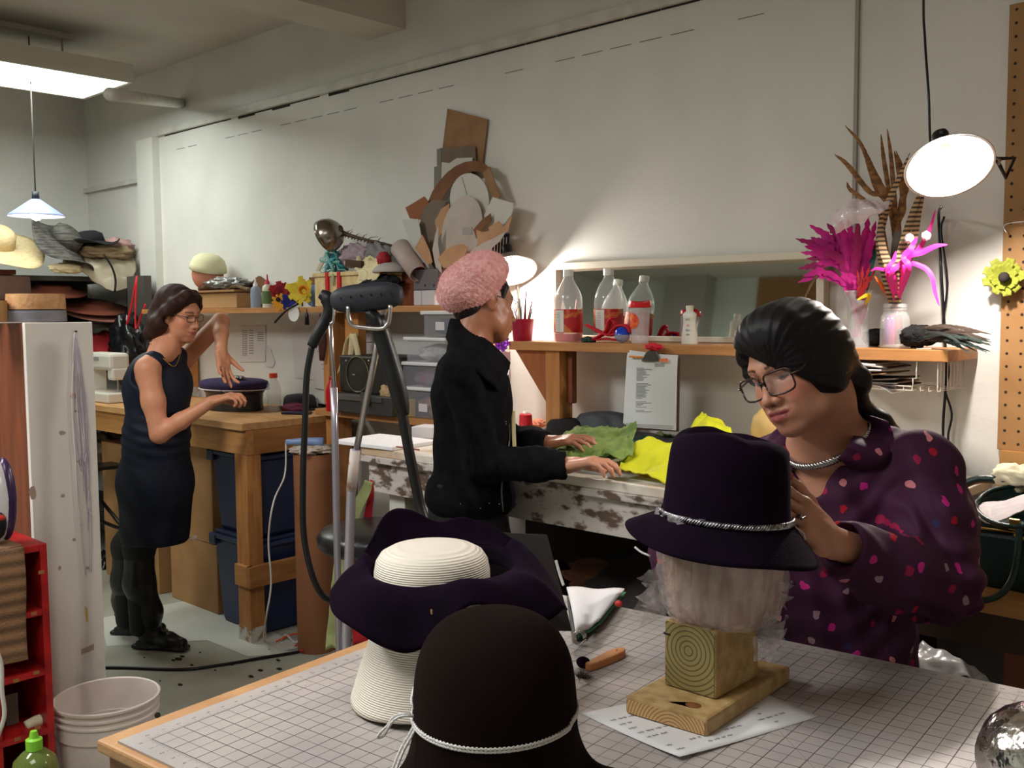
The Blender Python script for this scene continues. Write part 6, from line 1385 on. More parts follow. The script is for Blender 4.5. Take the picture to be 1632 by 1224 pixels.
for k, (px, py, rx, rz, m, lab) in enumerate(((85, 460, .20, .022, 'rust', 'rust-coloured flat hat on the rack under the top shelf'), (150, 487, .22, .02, 'rust', 'rust-coloured brim on the rack right of the tan block'), (165, 497, .24, .016, 'pinky', 'pinkish brown brim, lowest on the rack shelf'))):
    c = rk(px, py); MB().lathe([(0, rz), (rx * .5, rz), (rx * .55, 0), (rx, -rz * .6)], c, 30, ax=(.25, 0, 1)).build('hat', mat('rust_felt', (110, 56, 38), .9) if m == 'rust' else mat('pink_felt', (128, 80, 66), .9), smooth_=True, thick=.006, label=lab, category='hat')
heap('red_bundle', rk(163, 560), (.12, .12, .12), mat('dark_red', (140, 12, 20), .8), 'dark red bundle glimpsed low on the rack', 'bundle', 2, .3, 2)
def sunhat(px, py, x, rb, rc, hc_, ax, m, label, wav=.02, sq=1.0):
    c = rk(px, py, x); t = thing('sun_hat', label, 'hat', c)
    MB().lathe([(0, hc_), (rc * .6, hc_ * .96), (rc * .92, hc_ * .75), (rc, .012)], c, 40, ax=ax, sy=sq).build('crown', m, t, smooth_=True, thick=.004)
    MB().lathe([(rc, .012), (rc * 1.2, .004), ((rc + rb) / 2, -.004), (rb * .9, -.006), (rb, -.004)], c, 56, ax=ax, sy=sq, fn=lambda a, i, r, z: (r, z + wav * (i / 4) ** 2 * math.sin(a * 3 + 1))).build('brim', m, t, smooth_=True, thick=.004)
sunhat(-6, 392, -6.3, .27, .10, .12, (.50, .05, .86), mat('natural_straw', (214, 194, 152), .8, c2=(196, 172, 126), vs=40, stretch=(1, 1, 6), bump=.3, bs=40), 'wide natural straw sun hat on top of the rack at the far left')
sunhat(100, 386, -6.3, .25, .10, .10, (.55, .45, .70), mat('striped_straw', (96, 92, 86), .8, c2=(44, 42, 40), vs=14, stretch=(1, 1, 9)), 'wide black and grey streaked straw hat beside the pale one', .05)
sunhat(142, 392, -6.3, .19, .10, .09, (-.15, -.1, .98), feltb, 'black hat behind the streaked straw hat', .03)
MB().bb((-6.7, 1.6, zt1 + .001), (-6.25, 2.35, zt1 + .03)).build('rust_board', mat('rust_felt', (0, 0, 0)), label='rust-brown board under the straw hats on the rack', category='board', bev=.004)
canv = mat('canvas', (190, 180, 158), .85, c2=(172, 160, 138), vs=8)
cloth('canvas_bag', None, canv, 'folded beige canvas bag hanging over the rack edge', 'bag', rows=[[rk(100, 412, -6.35), rk(212, 410, -6.35)], [rk(105, 420, -6.22), rk(218, 424, -6.22)], [rk(140, 440, -6.2), rk(210, 445, -6.2)], [rk(178, 462, -6.19), rk(203, 462, -6.19)]], amp=.03, freq=10, thick=.012)
MB().tube([rk(165, 405, -6.16), rk(178, 425, -6.15), rk(184, 445, -6.15), rk(183, 465, -6.15)], .007, 6, sm=4).build('black_strap', black, smooth_=True, label='black strap lying over the canvas bag', category='strap')
heap('fabric_pile', rk(165, 403, -6.35), (.14, .18, .05), mat('olive_stuff', (150, 134, 96), .85, c2=(176, 150, 120), vs=10), 'olive and tan fabric pile above the canvas bag', 'fabric', 5, .4, 3)
heap('pink_scarf', rk(188, 393, -6.35), (.07, .10, .05), mat('pale_pink', (190, 150, 146), .85), 'pale pink scarf at the right end of the rack top', 'scarf', 6, .4, 3)
heap('yellow_gloves', rk(106, 428, -6.2), (.04, .10, .03), mat('cream_cloth', (0, 0, 0)), 'cream cloth tip poking out under the canvas bag', 'cloth', 7, .3, 3)
# ================================================================== BLOCKS ON THE CABINET
def cyl_block(px0, px1, pyt, pyb, x, m, label, dz=0, sy_=.8, bev=.006, name='hat_block'):
    a = PX(px0, pyb, x); b = PX(px1, pyb, x); t_ = PX((px0 + px1) / 2, pyt, x); r = (b.y - a.y) / 2; c = V((x - r * sy_, (a.y + b.y) / 2, a.z + dz)); h = t_.z - a.z
    return MB().lathe([(0, 0), (r, 0), (r * 1.0, h * .5), (r * .98, h), (0, h)], c, 40, sx=sy_).build(name, m, smooth_='auto', label=label, category='hat block')
wx2 = wx - .01; zo = zc - PX(80, 513, wx).z
gb = cyl_block(20, 121, 494, 513, wx2, mat('grey_rim', (126, 122, 126), .7, c2=(104, 100, 106), vs=9), 'grey oval brim block on the cabinet, under the cork-coloured block', dz=zo + .001)
cyl_block(25, 118, 468, 493, wx2 - .01, mat('cork', (190, 146, 100), .8, c2=(168, 120, 76), vs=40, bump=.3, bs=60), 'cork-coloured oval crown block, top of the stack on the cabinet', dz=zo + .002)
cyl_block(-50, 22, 478, 513, wx2 - .02, mat('tan_block', (168, 126, 76), .7), 'tan wooden block at the left edge on the cabinet', dz=zo + .001)
cyl_block(-60, 66, 440, 477, wx2 - .14, mat('brown_block', (96, 74, 66), .8), 'dark brown block, highest of the blocks at the left', dz=zo + .003)
# ================================================================== UNDER THE LEFT TABLE
G2 = 'cardboard boxes under the left worktable'
kb = mat('kraft_box', (172, 130, 84), .7, c2=(156, 114, 70), vs=5)
def kbox(a, b, label, tape=True):
    t = thing('cardboard_box', label, 'box', ((a[0] + b[0]) / 2, (a[1] + b[1]) / 2, a[2]), G2); MB().bb(a, b).build('box_body', kb, t, bev=.004)
    MB().bb((a[0] - .001, (a[1] + b[1]) / 2 - .03, a[2] + .02), (b[0] + .001, (a[1] + b[1]) / 2 + .03, b[2] + .0015)).build('packing_tape', mat('packing_tape', (190, 160, 116), .15, alpha=.6), t)
kbox((-5.0, 2.62, 0), (-4.52, 3.1, .36), 'taped cardboard box on the floor behind the black boots')
kbox((-5.02, 2.62, .363), (-4.55, 3.1, .86), 'cardboard box stacked on the taped one behind the navy dress')
kbox((-5.75, 2.60, 0), (-5.1, 3.1, .80), 'large plain cardboard box between the white board and the navy dress')
heap('plastic_wrap', (-4.75, 2.66, .37), (.14, .04, .03), film, 'crinkled clear wrap on the lower cardboard box', 'wrap', 3, .4, 5)
kbox((-4.50, 2.95, .0), (-4.30, 3.12, .30), 'small cardboard box behind the blue bins')
MB().tube([PY(163, 800, 2.5), PY(192, 836, 2.5), PY(193, 843, 2.5), PY(160, 830, 2.5)], .011, 8, sm=2).build('metal_stand', black, smooth_=True, label='black crossed tube stand leg beside the navy dress', category='stand')
boxthing('black_tray', PY(175, 742, 2.55), (.18, .3, .02), black, 'black flat tray below the sewing machine table', 'tray')
heap('junk_bundle', PY(172, 715, 2.75), (.14, .12, .09), mat('mixed_bundle', (120, 96, 76), .8, c2=(70, 54, 44), vs=14), 'tangled brown bundle under the sewing machine', 'bundle', 9, .5, 4)
heap('black_crate', PY(170, 910, 2.7), (.12, .12, .12), mat('black_bag', (0, 0, 0)), 'black bundle on the floor behind the far boot', 'bundle', 9, .3, 3)
binm = mat('navy_bin', (34, 50, 92), .4, c2=(28, 42, 80), vs=3); binl = mat('navy_lid', (38, 52, 88), .4)
def tote(c, w, d, h, label):
    t = thing('storage_bin', label, 'storage bin', c, 'navy plastic storage bins under the worktable'); k = .90; x, y, z = c
    lo = [(x + i * w * k / 2, y + j * d * k / 2, z) for i, j in ((-1, -1), (1, -1), (1, 1), (-1, 1))]; hi = [(x + i * w / 2, y + j * d / 2, z + h - .03) for i, j in ((-1, -1), (1, -1), (1, 1), (-1, 1))]
    MB()._add(lo + hi, [(3, 2, 1, 0), (4, 5, 6, 7), (0, 1, 5, 4), (1, 2, 6, 5), (2, 3, 7, 6), (3, 0, 4, 7)]).build('bin_body', binm, t, bev=.02)
    MB().box((x, y, z + h - .028), (w + .035, d + .035, .022)).box((x, y, z + h - .008), (w - .01, d - .01, .02)).build('bin_lid', binl, t, bev=.006)
    MB().box((x - w / 2 + .02, y - d / 2 - .012, z + h - .045), (.06, .02, .05)).build('latch', binl, t, bev=.005)
tote((-4.06 - .19, 2.84, 0), .40, .55, .47, 'lower navy storage bin on the floor behind the table leg'); tote((-4.06 - .19, 2.84, .472), .40, .55, .42, 'upper navy storage bin stacked on the other')
heap('dark_bundle', (-4.25, 2.85, .93), (.2, .2, .06), mat('dark_gap', (0, 0, 0)), 'dark bundle in clear plastic on the upper navy bin', 'bundle', 2, .3, 3, zmin=.893)
# fibre drum, iron, cord
dr = PZ(497, 1036, 0); drc = V((dr.x, dr.y + .03, 0)); kraft = mat('fibre_drum', (150, 98, 64), .7, c2=(138, 88, 56), vs=3)
dr_r = 31 / 1580 * (drc - CAM).dot(FH)
MB().lathe([(0, 0), (dr_r, 0), (dr_r, .91), (dr_r - .004, .91), (dr_r - .004, .88), (0, .88)], drc, 40).build('cardboard_tube', kraft, smooth_='auto', label='tall brown fibre tube standing beside the worktable leg', category='tube')
heap('lace_scrap', drc + V((0, 0, .925)), (dr_r * 1.05, dr_r * 1.05, .022), mat('lace_grey', (186, 172, 156), .9, bump=.6, bs=60), 'crumpled greyish lace on top of the brown tube', 'lace', 3, .4, 4, zmin=.912)
hh = drc + V((0, 0, .96)); HI = thing('handheld_tool', 'pale blue cordless handle lying on the brown tube', 'tool', hh)
MB().tube([hh - RHv * .12, hh - RHv * .04 + V((0, 0, .004)), hh + RHv * .05], [.013, .016, .022], 12, sm=3).build('handle', mat('pale_blue', (120, 144, 190), .4), HI, smooth_=True)
MB().tube([hh - RHv * .12, hh - RHv * .13 + V((0, 0, -.15)), PD(436, 800, 4.25), PD(428, 860, 4.25), PD(432, 930, 4.25), PD(424, 985, 4.25), PZ(420, 1020, .01), PZ(428, 1034, .006)], .0042, 8, sm=6).build('power_cable', mat('white_cord_plastic', (0, 0, 0)), smooth_=True, label='thin white cable hanging from the blue tool to the floor', category='cable')
# ================================================================== ON THE LEDGE
PJ = thing('projector_case', 'dark olive metal case with a round front ring on the ledge', 'case', (PY(590, 635, 2.9).x, 2.95, zl + .085)); olive = mat('olive_black', (44, 42, 36), .45, c2=(36, 34, 30), vs=6)
xa, xb_ = PY(541, 600, 2.86).x, PY(637, 600, 2.86).x; zA = PY(590, 628, 2.86).z; zB = PY(590, 568, 2.86).z
MB().bb((xa, 2.86, zA), (xb_, 3.1, zB)).build('case_body', olive, PJ, bev=.008)
MB().lathe([(.078, 0), (.082, .002), (.086, 0)], V(((xa * .68 + xb_ * .32), 2.857, (zA + zB) / 2)), 40, ax=(0, -1, 0)).build('front_ring', mat('ring_brass', (96, 90, 66), .4, metal=.6), PJ, smooth_=True, thick=.002)
for px in (552, 588): MB().ball(PY(px, 575, 2.856), .006, 8).build('rivet', mat('silver', (0, 0, 0)), PJ)
MB().box(PY(564, 597, 2.857), (.02, .002, .006)).build('name_plate', mat('silver', (0, 0, 0)), PJ)
LC = thing('equipment_case', 'low dark grey case under the olive metal case', 'case', (PY(580, 650, 2.84).x, 2.95, zl)); xa2, xb2 = PY(532, 645, 2.82).x, PY(624, 645, 2.82).x
MB().bb((xa2, 2.82, zl + .001), (xb2, 3.1, zA - .002)).build('case_body', mat('case_grey', (56, 54, 52), .5), LC, bev=.006); MB().bb((xa2 + .01, 2.812, zA - .03), (xb2 - .06, 2.82, zA - .008)).build('metal_edge', mat('steel_edge', (130, 128, 124), .3, metal=.8), LC); MB().box(PY(582, 634, 2.80), (.05, .015, .05)).build('latch', mat('steel_edge', (0, 0, 0)), LC)
YB = thing('snack_box', 'small yellow box with red oval beside the grey case', 'box', PY(630, 660, 2.86)); a = PY(612, 659, 2.86); b = PY(646, 638, 2.86); MB().bb((a.x, 2.86, zl + .001), (b.x, 2.92, b.z)).build('box_body', mat('yellow_box', (220, 190, 40), .5), YB, bev=.002); MB().prism([PY(632 + 6 * math.cos(k * .4), 650 + 4 * math.sin(k * .4), 2.858) for k in range(16)], (0, .001, 0)).build('red_oval', mat('red_tab', (0, 0, 0)), YB)
heap('fur_ball', PY(622, 626, 2.88), (.05, .04, .04), mat('tan_fur', (190, 160, 120), .95, c2=(150, 120, 84), vs=40, bump=.8, bs=80), 'fluffy tan fur piece above the yellow box', 'fur', 5, .35, 5)
frost = mat('frosted_tub', (188, 188, 194), .25, alpha=.28, spec=.7); lidm = mat('tub_lid', (206, 206, 206), .4)
def tub(px0, px1, pyt, pyb, y, inner, label, lab=True, blue=False):
    a = PY(px0, pyb, y); b = PY(px1, pyt, y); t = thing('storage_tub', label, 'storage tub', ((a.x + b.x) / 2, y + .1, a.z), 'clear plastic tubs stacked on the ledge'); lh = .016
    MB().bb((a.x + .012, y, a.z + .001), (b.x - .012, y + .2, b.z - lh)).build('tub_body', frost, t, bev=.008)
    MB().bb((a.x, y - .01, b.z - lh), (b.x, y + .21, b.z)).build('tub_lid', lidm, t, bev=.005)
    h_ = (b.z - a.z) * .8
    heap('tub_contents', ((a.x + b.x) / 2, y + .1, a.z + h_ * .45), ((b.x - a.x) * .40, .085, h_ * .42), inner, None, None, px0, .25, 3, parent=t)
    if lab: MB().bb(((a.x + b.x) / 2 - .035, y - .0015, a.z + .03), ((a.x + b.x) / 2 + .02, y - .0005, a.z + .065)).build('paper_label', mat('white_box', (0, 0, 0)), t)
cw = mat('content_white', (196, 196, 196), .8, c2=(150, 150, 150), vs=20); 
tub(642, 712, 620, 664, 2.88, mat('content_brown', (110, 60, 56), .8, c2=(150, 110, 90), vs=20), 'clear tub of brown scraps, lowest of the stack')
tub(636, 712, 579, 619, 2.88, mat('content_pink', (120, 50, 80), .8, c2=(90, 90, 100), vs=12), 'clear tub with pink scraps, second from the bottom', lab=False)
tub(645, 712, 538, 578, 2.88, cw, 'clear tub of white fluff, third from the bottom', lab=False)
tub(672, 736, 495, 537, 2.86, mat('content_navy', (44, 50, 84), .8), 'clear tub of navy cloth, top of the stack')
cloth('blue_cloth', None, mat('blue_purple', (30, 70, 150), .6, c2=(110, 60, 170), vs=8), 'blue and purple shiny cloth behind the cardigan on the table', 'cloth', rows=[[PY(652, 672, 3.0), PY(692, 668, 3.0)], [PY(655, 680, 2.9), PY(694, 678, 2.9)], [PY(660, 692, 2.8), PY(692, 692, 2.8)]], amp=.02, freq=20, base=zt)
c = PZ(683, 697, zt); boxthing('card_box', V((c.x, c.y, zt + .025)), (.10, .10, .045), mat('white_box', (0, 0, 0)), 'small white box at the left end of the long worktable', 'box', (0, 0, .3))
boxthing('drawing_board', PZ(615, 704, zt + .008), (.34, .25, .014), mat('white_paper', (0, 0, 0)), 'white sheet board on the left end of the long worktable', 'board', (0, 0, .05), .002)
MB().tube([PZ(632, 712, zt + .019), PZ(668, 717, zt + .019)], .003, 6).build('pencil', mat('rust_pencil', (150, 80, 50), .5), label='brown pencil on the white sheet board', category='pencil')
# ================================================================== STEAMERS, STOOL, FABRICS
steel = mat('pole_steel', (186, 180, 178), .28, metal=.9); sleeve = mat('pole_sleeve', (176, 170, 182), .3, metal=.6); rub = mat('black_rubber', (18, 18, 20), .42)
S1 = thing('garment_steamer', 'upright garment steamer with wide black perforated head on a silver pole', 'steamer', V((*PD(552, 1010, 2.55).xy, 0)))
MB().tube([PD(612, 490, 2.57), PD(598, 570, 2.57), PD(567, 722, 2.57)], .0085, 12).build('pole', steel, S1, smooth_=True)
MB().tube([PD(566, 718, 2.57), PD(560, 782, 2.57)], .0135, 12).build('worn_label', mat('worn_sticker', (196, 184, 176), .6, c2=(170, 130, 110), vs=30, vw=(.55, .65)), S1, smooth_=True)
pb0 = PD(560, 780, 2.57); pb1 = PD(552, 1015, 2.57); MB().tube([PD(566, 716, 2.571), pb0, pb1, V((pb1.x, pb1.y, .12))], .0125, 12).build('pole_sleeve', sleeve, S1, smooth_=True)
MB().ball((pb1.x, pb1.y, .14), (.17, .15, .14), 24).build('water_base', rub, S1, smooth_=True)
hc0 = PD(585, 474, 2.50); mb = MB(); mb.M = Matrix.Translation(hc0) @ Matrix((V(CR), -V(FH), V(CU))).transposed().to_4x4() @ Matrix.Rotation(-.10, 4, 'Y')
mb.ball((0, 0, 0), (.092, .030, .036), 32, fn=lambda p: (abs(p.x) ** 3 + abs(p.y) ** 3 + abs(p.z) ** 3) ** (-1 / 3) * 1.0); SH = mb.build('steam_head', mat('steamer_black', (30, 32, 42), .55, bump=.08, bs=200), S1, smooth_=True)
for i, (px, py) in enumerate(((543, 475), (559, 473), (575, 471), (591, 469), (607, 468), (624, 467))): MB().ball(PD(px, py, 2.468), (.0024, .0024, .0024), 8).build('steam_hole', mat('hole_black', (4, 4, 5), .9), SH)
MB().tube([PD(586, 497, 2.5), PD(600, 510, 2.5), PD(607, 530, 2.5)], [.026, .03, .022], 14, sm=3, flat=.6).build('handle_neck', rub, S1, smooth_=True)
MB().tube([PD(600, 505, 2.5), PD(612, 545, 2.5), PD(630, 605, 2.5), PD(640, 645, 2.5), PD(645, 662, 2.5)], [.022, .023, .024, .020, .012], 14, sm=4).build('handle', rub, S1, smooth_=True)
MB().tube([PD(638, 640, 2.5), PD(652, 720, 2.5), PD(668, 800, 2.5), PD(678, 860, 2.48), PD(660, 1000, 2.5), PD(600, 1250, 2.5)], .0135, 12, sm=6).build('hose', rub, S1, smooth_=True)
MB().tube([PD(555, 488, 2.47), PD(556, 508, 2.47), PD(563, 519, 2.47), PD(580, 522, 2.47), PD(606, 524, 2.47), PD(617, 518, 2.47), PD(621, 505, 2.47), PD(622, 486, 2.47)], .0055, 10, sm=4).build('hanger_frame', steel, S1, smooth_=True)
S2 = thing('garment_steamer', 'second garment steamer with slim curved black handle and thin hose', 'steamer', V((*PD(536, 820, 2.95).xy, 0)))
q0 = PD(536, 815, 2.95); MB().tube([PD(525, 500, 2.95), PD(529, 560, 2.95), PD(533, 622, 2.95)], .0065, 10).build('pole', steel, S2, smooth_=True)
MB().tube([PD(532, 618, 2.95), PD(534, 700, 2.95), q0, V((q0.x, q0.y, .12))], .0105, 12).build('pole_sleeve', sleeve, S2, smooth_=True)
MB().ball((q0.x, q0.y, .13), (.15, .14, .12), 24).build('water_base', rub, S2, smooth_=True)
MB().tube([PD(511, 468, 2.9), PD(521, 475, 2.9), PD(526, 492, 2.9), PD(518, 512, 2.9), PD(505, 535, 2.9), PD(497, 552, 2.9)], [.014, .022, .020, .017, .017, .015], 14, sm=4).build('handle', rub, S2, smooth_=True)
MB().tube([PD(498, 548, 2.9), PD(489, 600, 2.9), PD(486, 680, 2.9), PD(483, 760, 2.9), PD(484, 850, 2.9), PD(497, 915, 2.9), PD(515, 950, 2.92), PD(535, 958, 2.96)], .0095, 10, sm=6).build('hose', rub, S2, smooth_=True)
MB().tube([PD(529, 484, 2.88), PD(532, 492, 2.88), PD(531, 512, 2.88), PD(526, 516, 2.88)], .004, 8, sm=3).build('hanger_hook', steel, S2, smooth_=True)
# stool
sc0 = PD(600, 845, 3.30); so2 = V((sc0.x, sc0.y, 0)); zs0 = PD(600, 862, 3.3).z
SL_ = thing('stool', 'round black vinyl stool behind the steamer poles', 'stool', so2)
MB().lathe([(0, .085), (.14, .083), (.185, .072), (.20, .05), (.198, .025), (.18, .006), (0, 0)], so2 + V((0, 0, zs0 - .03)), 48).build('seat', mat('black_vinyl_seat', (26, 24, 27), .32, bump=.1, bs=60), SL_, smooth_=True)
MB().cyl(so2 + V((0, 0, .06)), so2 + V((0, 0, zs0 - .03)), .025).build('column', steel, SL_, smooth_=True)
for k in range(5):
    a = 2 * pi * k / 5; l_ = so2 + V((math.cos(a) * .24, math.sin(a) * .24, .04)); MB().beam(so2 + V((0, 0, .08)), l_, .03, .02).build('leg', black, SL_, bev=.003)
MB().prism([PD(625, 836, 3.2), PD(645, 828, 3.2), PD(650, 845, 3.2), PD(630, 845, 3.2)], V(FH) * .002).build('paper_scrap', mat('white_card', (0, 0, 0)), label='scrap of white card on the black stool', category='paper')
gr = mat('green_check', (170, 174, 120), .85, c2=(146, 152, 96), vs=14); redc = mat('red_cloth', (176, 24, 34), .8)
def hang(name, L_, R_, m, label, amp=.02, seed=1, freq=14):
    return cloth(name, None, m, label, 'fabric', rows=[[a, b] for a, b in zip(L_, R_)], amp=amp, seed=seed, freq=freq, thick=.004)
hang('green_fabric', [PD(584, 765, 3.45), PD(540, 860, 3.5), PD(528, 940, 3.5), PD(518, 1035, 3.5)], [PD(597, 765, 3.45), PD(560, 860, 3.5), PD(555, 940, 3.5), PD(550, 1035, 3.5)], gr, 'pale green checked fabric hanging beside the long worktable')
hang('red_fabric', [PD(592, 765, 3.48), PD(572, 870, 3.5), PD(562, 1030, 3.52)], [PD(597, 765, 3.48), PD(592, 870, 3.5), PD(600, 1030, 3.52)], redc, 'red fabric hanging next to the green checked fabric')
# dark things under the long worktable
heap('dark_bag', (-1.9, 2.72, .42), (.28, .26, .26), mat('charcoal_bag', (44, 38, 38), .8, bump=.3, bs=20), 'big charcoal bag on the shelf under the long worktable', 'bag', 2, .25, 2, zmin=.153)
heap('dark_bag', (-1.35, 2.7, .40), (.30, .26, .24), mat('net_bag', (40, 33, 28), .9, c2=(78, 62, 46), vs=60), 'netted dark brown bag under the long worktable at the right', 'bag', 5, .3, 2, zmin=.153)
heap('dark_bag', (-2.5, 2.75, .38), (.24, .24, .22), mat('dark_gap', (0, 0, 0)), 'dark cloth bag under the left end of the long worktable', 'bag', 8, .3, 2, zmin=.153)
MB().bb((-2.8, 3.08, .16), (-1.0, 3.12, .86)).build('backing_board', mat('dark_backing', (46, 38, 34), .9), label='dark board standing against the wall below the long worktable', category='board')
# leather strips by the cutting table edge
heap('leather_scrap', V((*PZ(1010, 955, .55).xy, .60)), (.3, .12, .05), mat('leather', (110, 66, 46), .6), 'brown leather scraps behind the cutting table', 'leather', 4, .4, 3)
LBX = boxthing('side_board', V((-1.30, 1.95, .70)), (.42, .22, .03), mat('reddish_board', (92, 56, 42), .7), 'reddish brown board lying behind the cutting table', 'board')
MB().bb((-1.5, 1.86, 0), (-1.1, 2.04, .683)).build('low_cabinet', mat('low_cab', (60, 42, 34), .8), label='low dark cabinet carrying the reddish board', category='cabinet')

# ================================================================== RIGHT SHELF THINGS
zsr = zr
def onr(px, y): return V((PY(px, 548, y).x, y, zsr + .0005))
jl = mat('juice_label', (176, 30, 34), .5, c2=(206, 120, 60), vs=22, vw=(.5, .6), c3=(90, 130, 60)); whl = mat('white_plastic', (0, 0, 0))
def juice(px, y, label, lv):
    o = onr(px, y); r = .058; t = bottle(o, [(0, 0), (r * .95, 0), (r, .01), (r, .11), (r * .97, .125), (r, .14), (r * .98, .165), (r * .85, .19), (r * .62, .215), (r * .38, .238), (r * .30, .25), (r * .30, .26)], clearp, label, capm=whl, capz=(r * .34, .252, .276), labelm=jl, lz=(r + .001, .035, .125), sx_=1, sy_=.9)
    mb = MB(); n = 8
    mb.grid(lambda u, v: o + V(((r + .002) * math.cos(-2.0 + u * .75), (r + .002) * .9 * math.sin(-2.0 + u * .75), .038 + v * .084)), 8, 3); w_ = mb.build('white_panel', mat('label_white', (214, 208, 200), .5), t, smooth_=True)
    mb = MB()
    for k in range(12): mb.grid(lambda u, v, k=k: o + V(((r + .0026) * math.cos(-1.95 + u * .45), (r + .0026) * .9 * math.sin(-1.95 + u * .45), .044 + k * .006 + v * .0015)), 6, 2)
    mb.build('printed_lines', pl_, w_)
    if lv: MB().lathe([(0, .002), (r * .93, .002), (r * .96, .01), (r * .96, lv), (0, lv)], o, 28, sy=.9).build('juice', mat('juice_red', (214, 36, 40), .1, alpha=.85), t, smooth_='auto')
    return t
jb1 = juice(906, 2.975, 'juice bottle with red juice left in it, nearest the lamp', .03); jb2 = juice(970, 3.02, 'empty juice bottle behind the red bow', 0)
# red bow / flower, blue capsule ball, tumbler, white dye bottle
RB_ = thing('red_bow', 'red felt bow between the juice bottles and the blue ball', 'bow', onr(960, 2.95)); rf = mat('red_felt', (190, 16, 40), .7)
for (pts, w) in (([(940, 544), (965, 530), (972, 512), (978, 506)], .016), ([(935, 518), (955, 528), (975, 534), (1000, 524)], .016), ([(972, 534), (985, 520), (1000, 520), (1007, 530)], .018), ([(935, 545), (960, 540), (985, 542)], .012), ([(974, 508), (982, 518), (978, 535)], .012)):
    MB().tube([PY(x, y, 2.945) for x, y in pts], w, 10, sm=4, flat=.35).build('loop', rf, RB_, smooth_=True)
heap('green_ribbon', PY(938, 542, 2.94), (.03, .02, .012), mat('dark_green_ribbon', (14, 50, 44), .6), 'scrap of dark green ribbon beside the red bow', 'ribbon', 2, .4, 4)
cbx = PY(988, 530, 2.92); BL = thing('capsule_ball', 'toy capsule ball with blue top and clear bottom', 'ball', V((cbx.x, 2.92, zsr))); rr_ = .030; cz = zsr + rr_ + .001
MB().lathe([(0, rr_), (rr_ * .5, rr_ * .866), (rr_ * .87, rr_ * .5), (rr_, 0)], (cbx.x, 2.935, cz), 28, fn=None).build('blue_half', mat('blue_plastic', (26, 64, 176), .12), BL, smooth_=True)
MB().lathe([(rr_ * .99, 0), (rr_ * .86, -rr_ * .5), (rr_ * .5, -rr_ * .86), (0, -rr_)], (cbx.x, 2.935, cz), 28).build('clear_half', mat('grey_clear', (150, 156, 196), .08, alpha=.6), BL, smooth_=True)
to = onr(1021, 2.955); to.x = PY(1020, 540, 2.955).x; TB = thing('tumbler', 'clear insulated tumbler with a red lid and orange flower patch', 'tumbler', to)
MB().lathe([(0, 0), (.030, 0), (.031, .004), (.033, .06), (.037, .13), (.038, .135)], to, 32).build('cup', mat('tumbler_clear', (226, 214, 218), .08, alpha=.45, spec=.9), TB, smooth_='auto')
MB().lathe([(.0375, .128), (.041, .130), (.0415, .145), (.038, .150), (.03, .150), (0, .147)], to, 32, fn=lambda a, i, r, z: (r, z + (.004 * math.sin(a * 2) if i > 2 else 0))).build('lid', mat('red_plastic', (206, 22, 34), .3), TB, smooth_='auto')
mb = MB(); mb.grid(lambda u, v: to + V((.0362 * math.cos(-pi / 2 - .25 + (v * .75) * math.cos(u * 2 * pi)), .0362 * math.sin(-pi / 2 - .25 + (v * .75) * math.cos(u * 2 * pi)), .080 + v * .029 * math.sin(u * 2 * pi))), 20, 5, True); mb.build('flower_patch', mat('patch_red', (206, 40, 34), .5, c2=(232, 120, 30), vs=60), TB, smooth_=True)
wo = onr(1099, 2.96); wo.x = PY(1099, 540, 2.96).x; WBt = thing('dye_bottle', 'white waisted plastic bottle with a ribbed cap right of the tumbler', 'bottle', wo)
MB().lathe([(0, 0), (.030, 0), (.031, .003), (.030, .03), (.024, .07), (.0245, .09), (.026, .102), (.02, .110), (.013, .114)], wo, 32, sx=1, sy=.7).build('body', mat('white_bottle', (214, 210, 198), .35), WBt, smooth_='auto')
MB().lathe([(.0125, .112), (.0135, .134), (0, .135)], wo, 18).build('cap', mat('white_bottle', (0, 0, 0)), WBt, smooth_='auto')
mb = MB(); rt = V((.9, .3, 0))
for nm, txt, z, sz, cm in (('print_dark', 'RIT', .086, .011, (30, 30, 60)), ('print_red', 'all', .066, .012, (200, 60, 50)), ('print_blue', 'dye', .050, .012, (40, 50, 140)), ('print_small', 'IIIII', .034, .010, (60, 50, 80))):
    mb = MB(); glyphs(mb, txt, wo + V((.006, -.0205, z - .004)), (1, .12, 0), (0, 0, 1), sz, 'CENTER', lift=.001); mb.build(nm, mat(nm, cm, .5), WBt)
# cup of brushes
co2 = V((PY(833, 545, 2.96).x, 2.96, zsr)); CU_ = thing('pencil_cup', 'magenta cup holding brushes and pens at the left end of the shelf', 'cup', co2)
MB().lathe([(0, 0), (.036, 0), (.038, .003), (.047, .085), (.048, .088), (.045, .088), (.036, .006), (0, .006)], co2, 32).build('cup', mat('magenta_cup', (146, 14, 52), .35), CU_, smooth_='auto')
for k, (dx, dz, m_) in enumerate(((-.03, .16, 'b'), (-.015, .17, 'k'), (.0, .15, 'k'), (.01, .20, 'r'), (.02, .17, 'k'), (.03, .16, 'r'), (-.022, .13, 'u'), (.026, .13, 'k'))):
    a = co2 + V((dx * .4, .01 * math.sin(k * 2), .01)); b = co2 + V((dx * 1.35, .02 * math.sin(k * 3), dz))
    MB().tube([a, b], [.0035, .0028 if k % 2 else .0018], 8).build('paint_brush' if m_ != 'u' else 'pen', mat({'b': 'brush_tan', 'k': 'brush_black', 'r': 'brush_red', 'u': 'pen_blue'}[m_], {'b': (190, 140, 90), 'k': (24, 22, 24), 'r': (130, 40, 36), 'u': (60, 60, 150)}[m_], .4), smooth_=True, label='thin handled brush or pen standing in the magenta cup', category='brush', group='brushes and pens in the magenta cup')
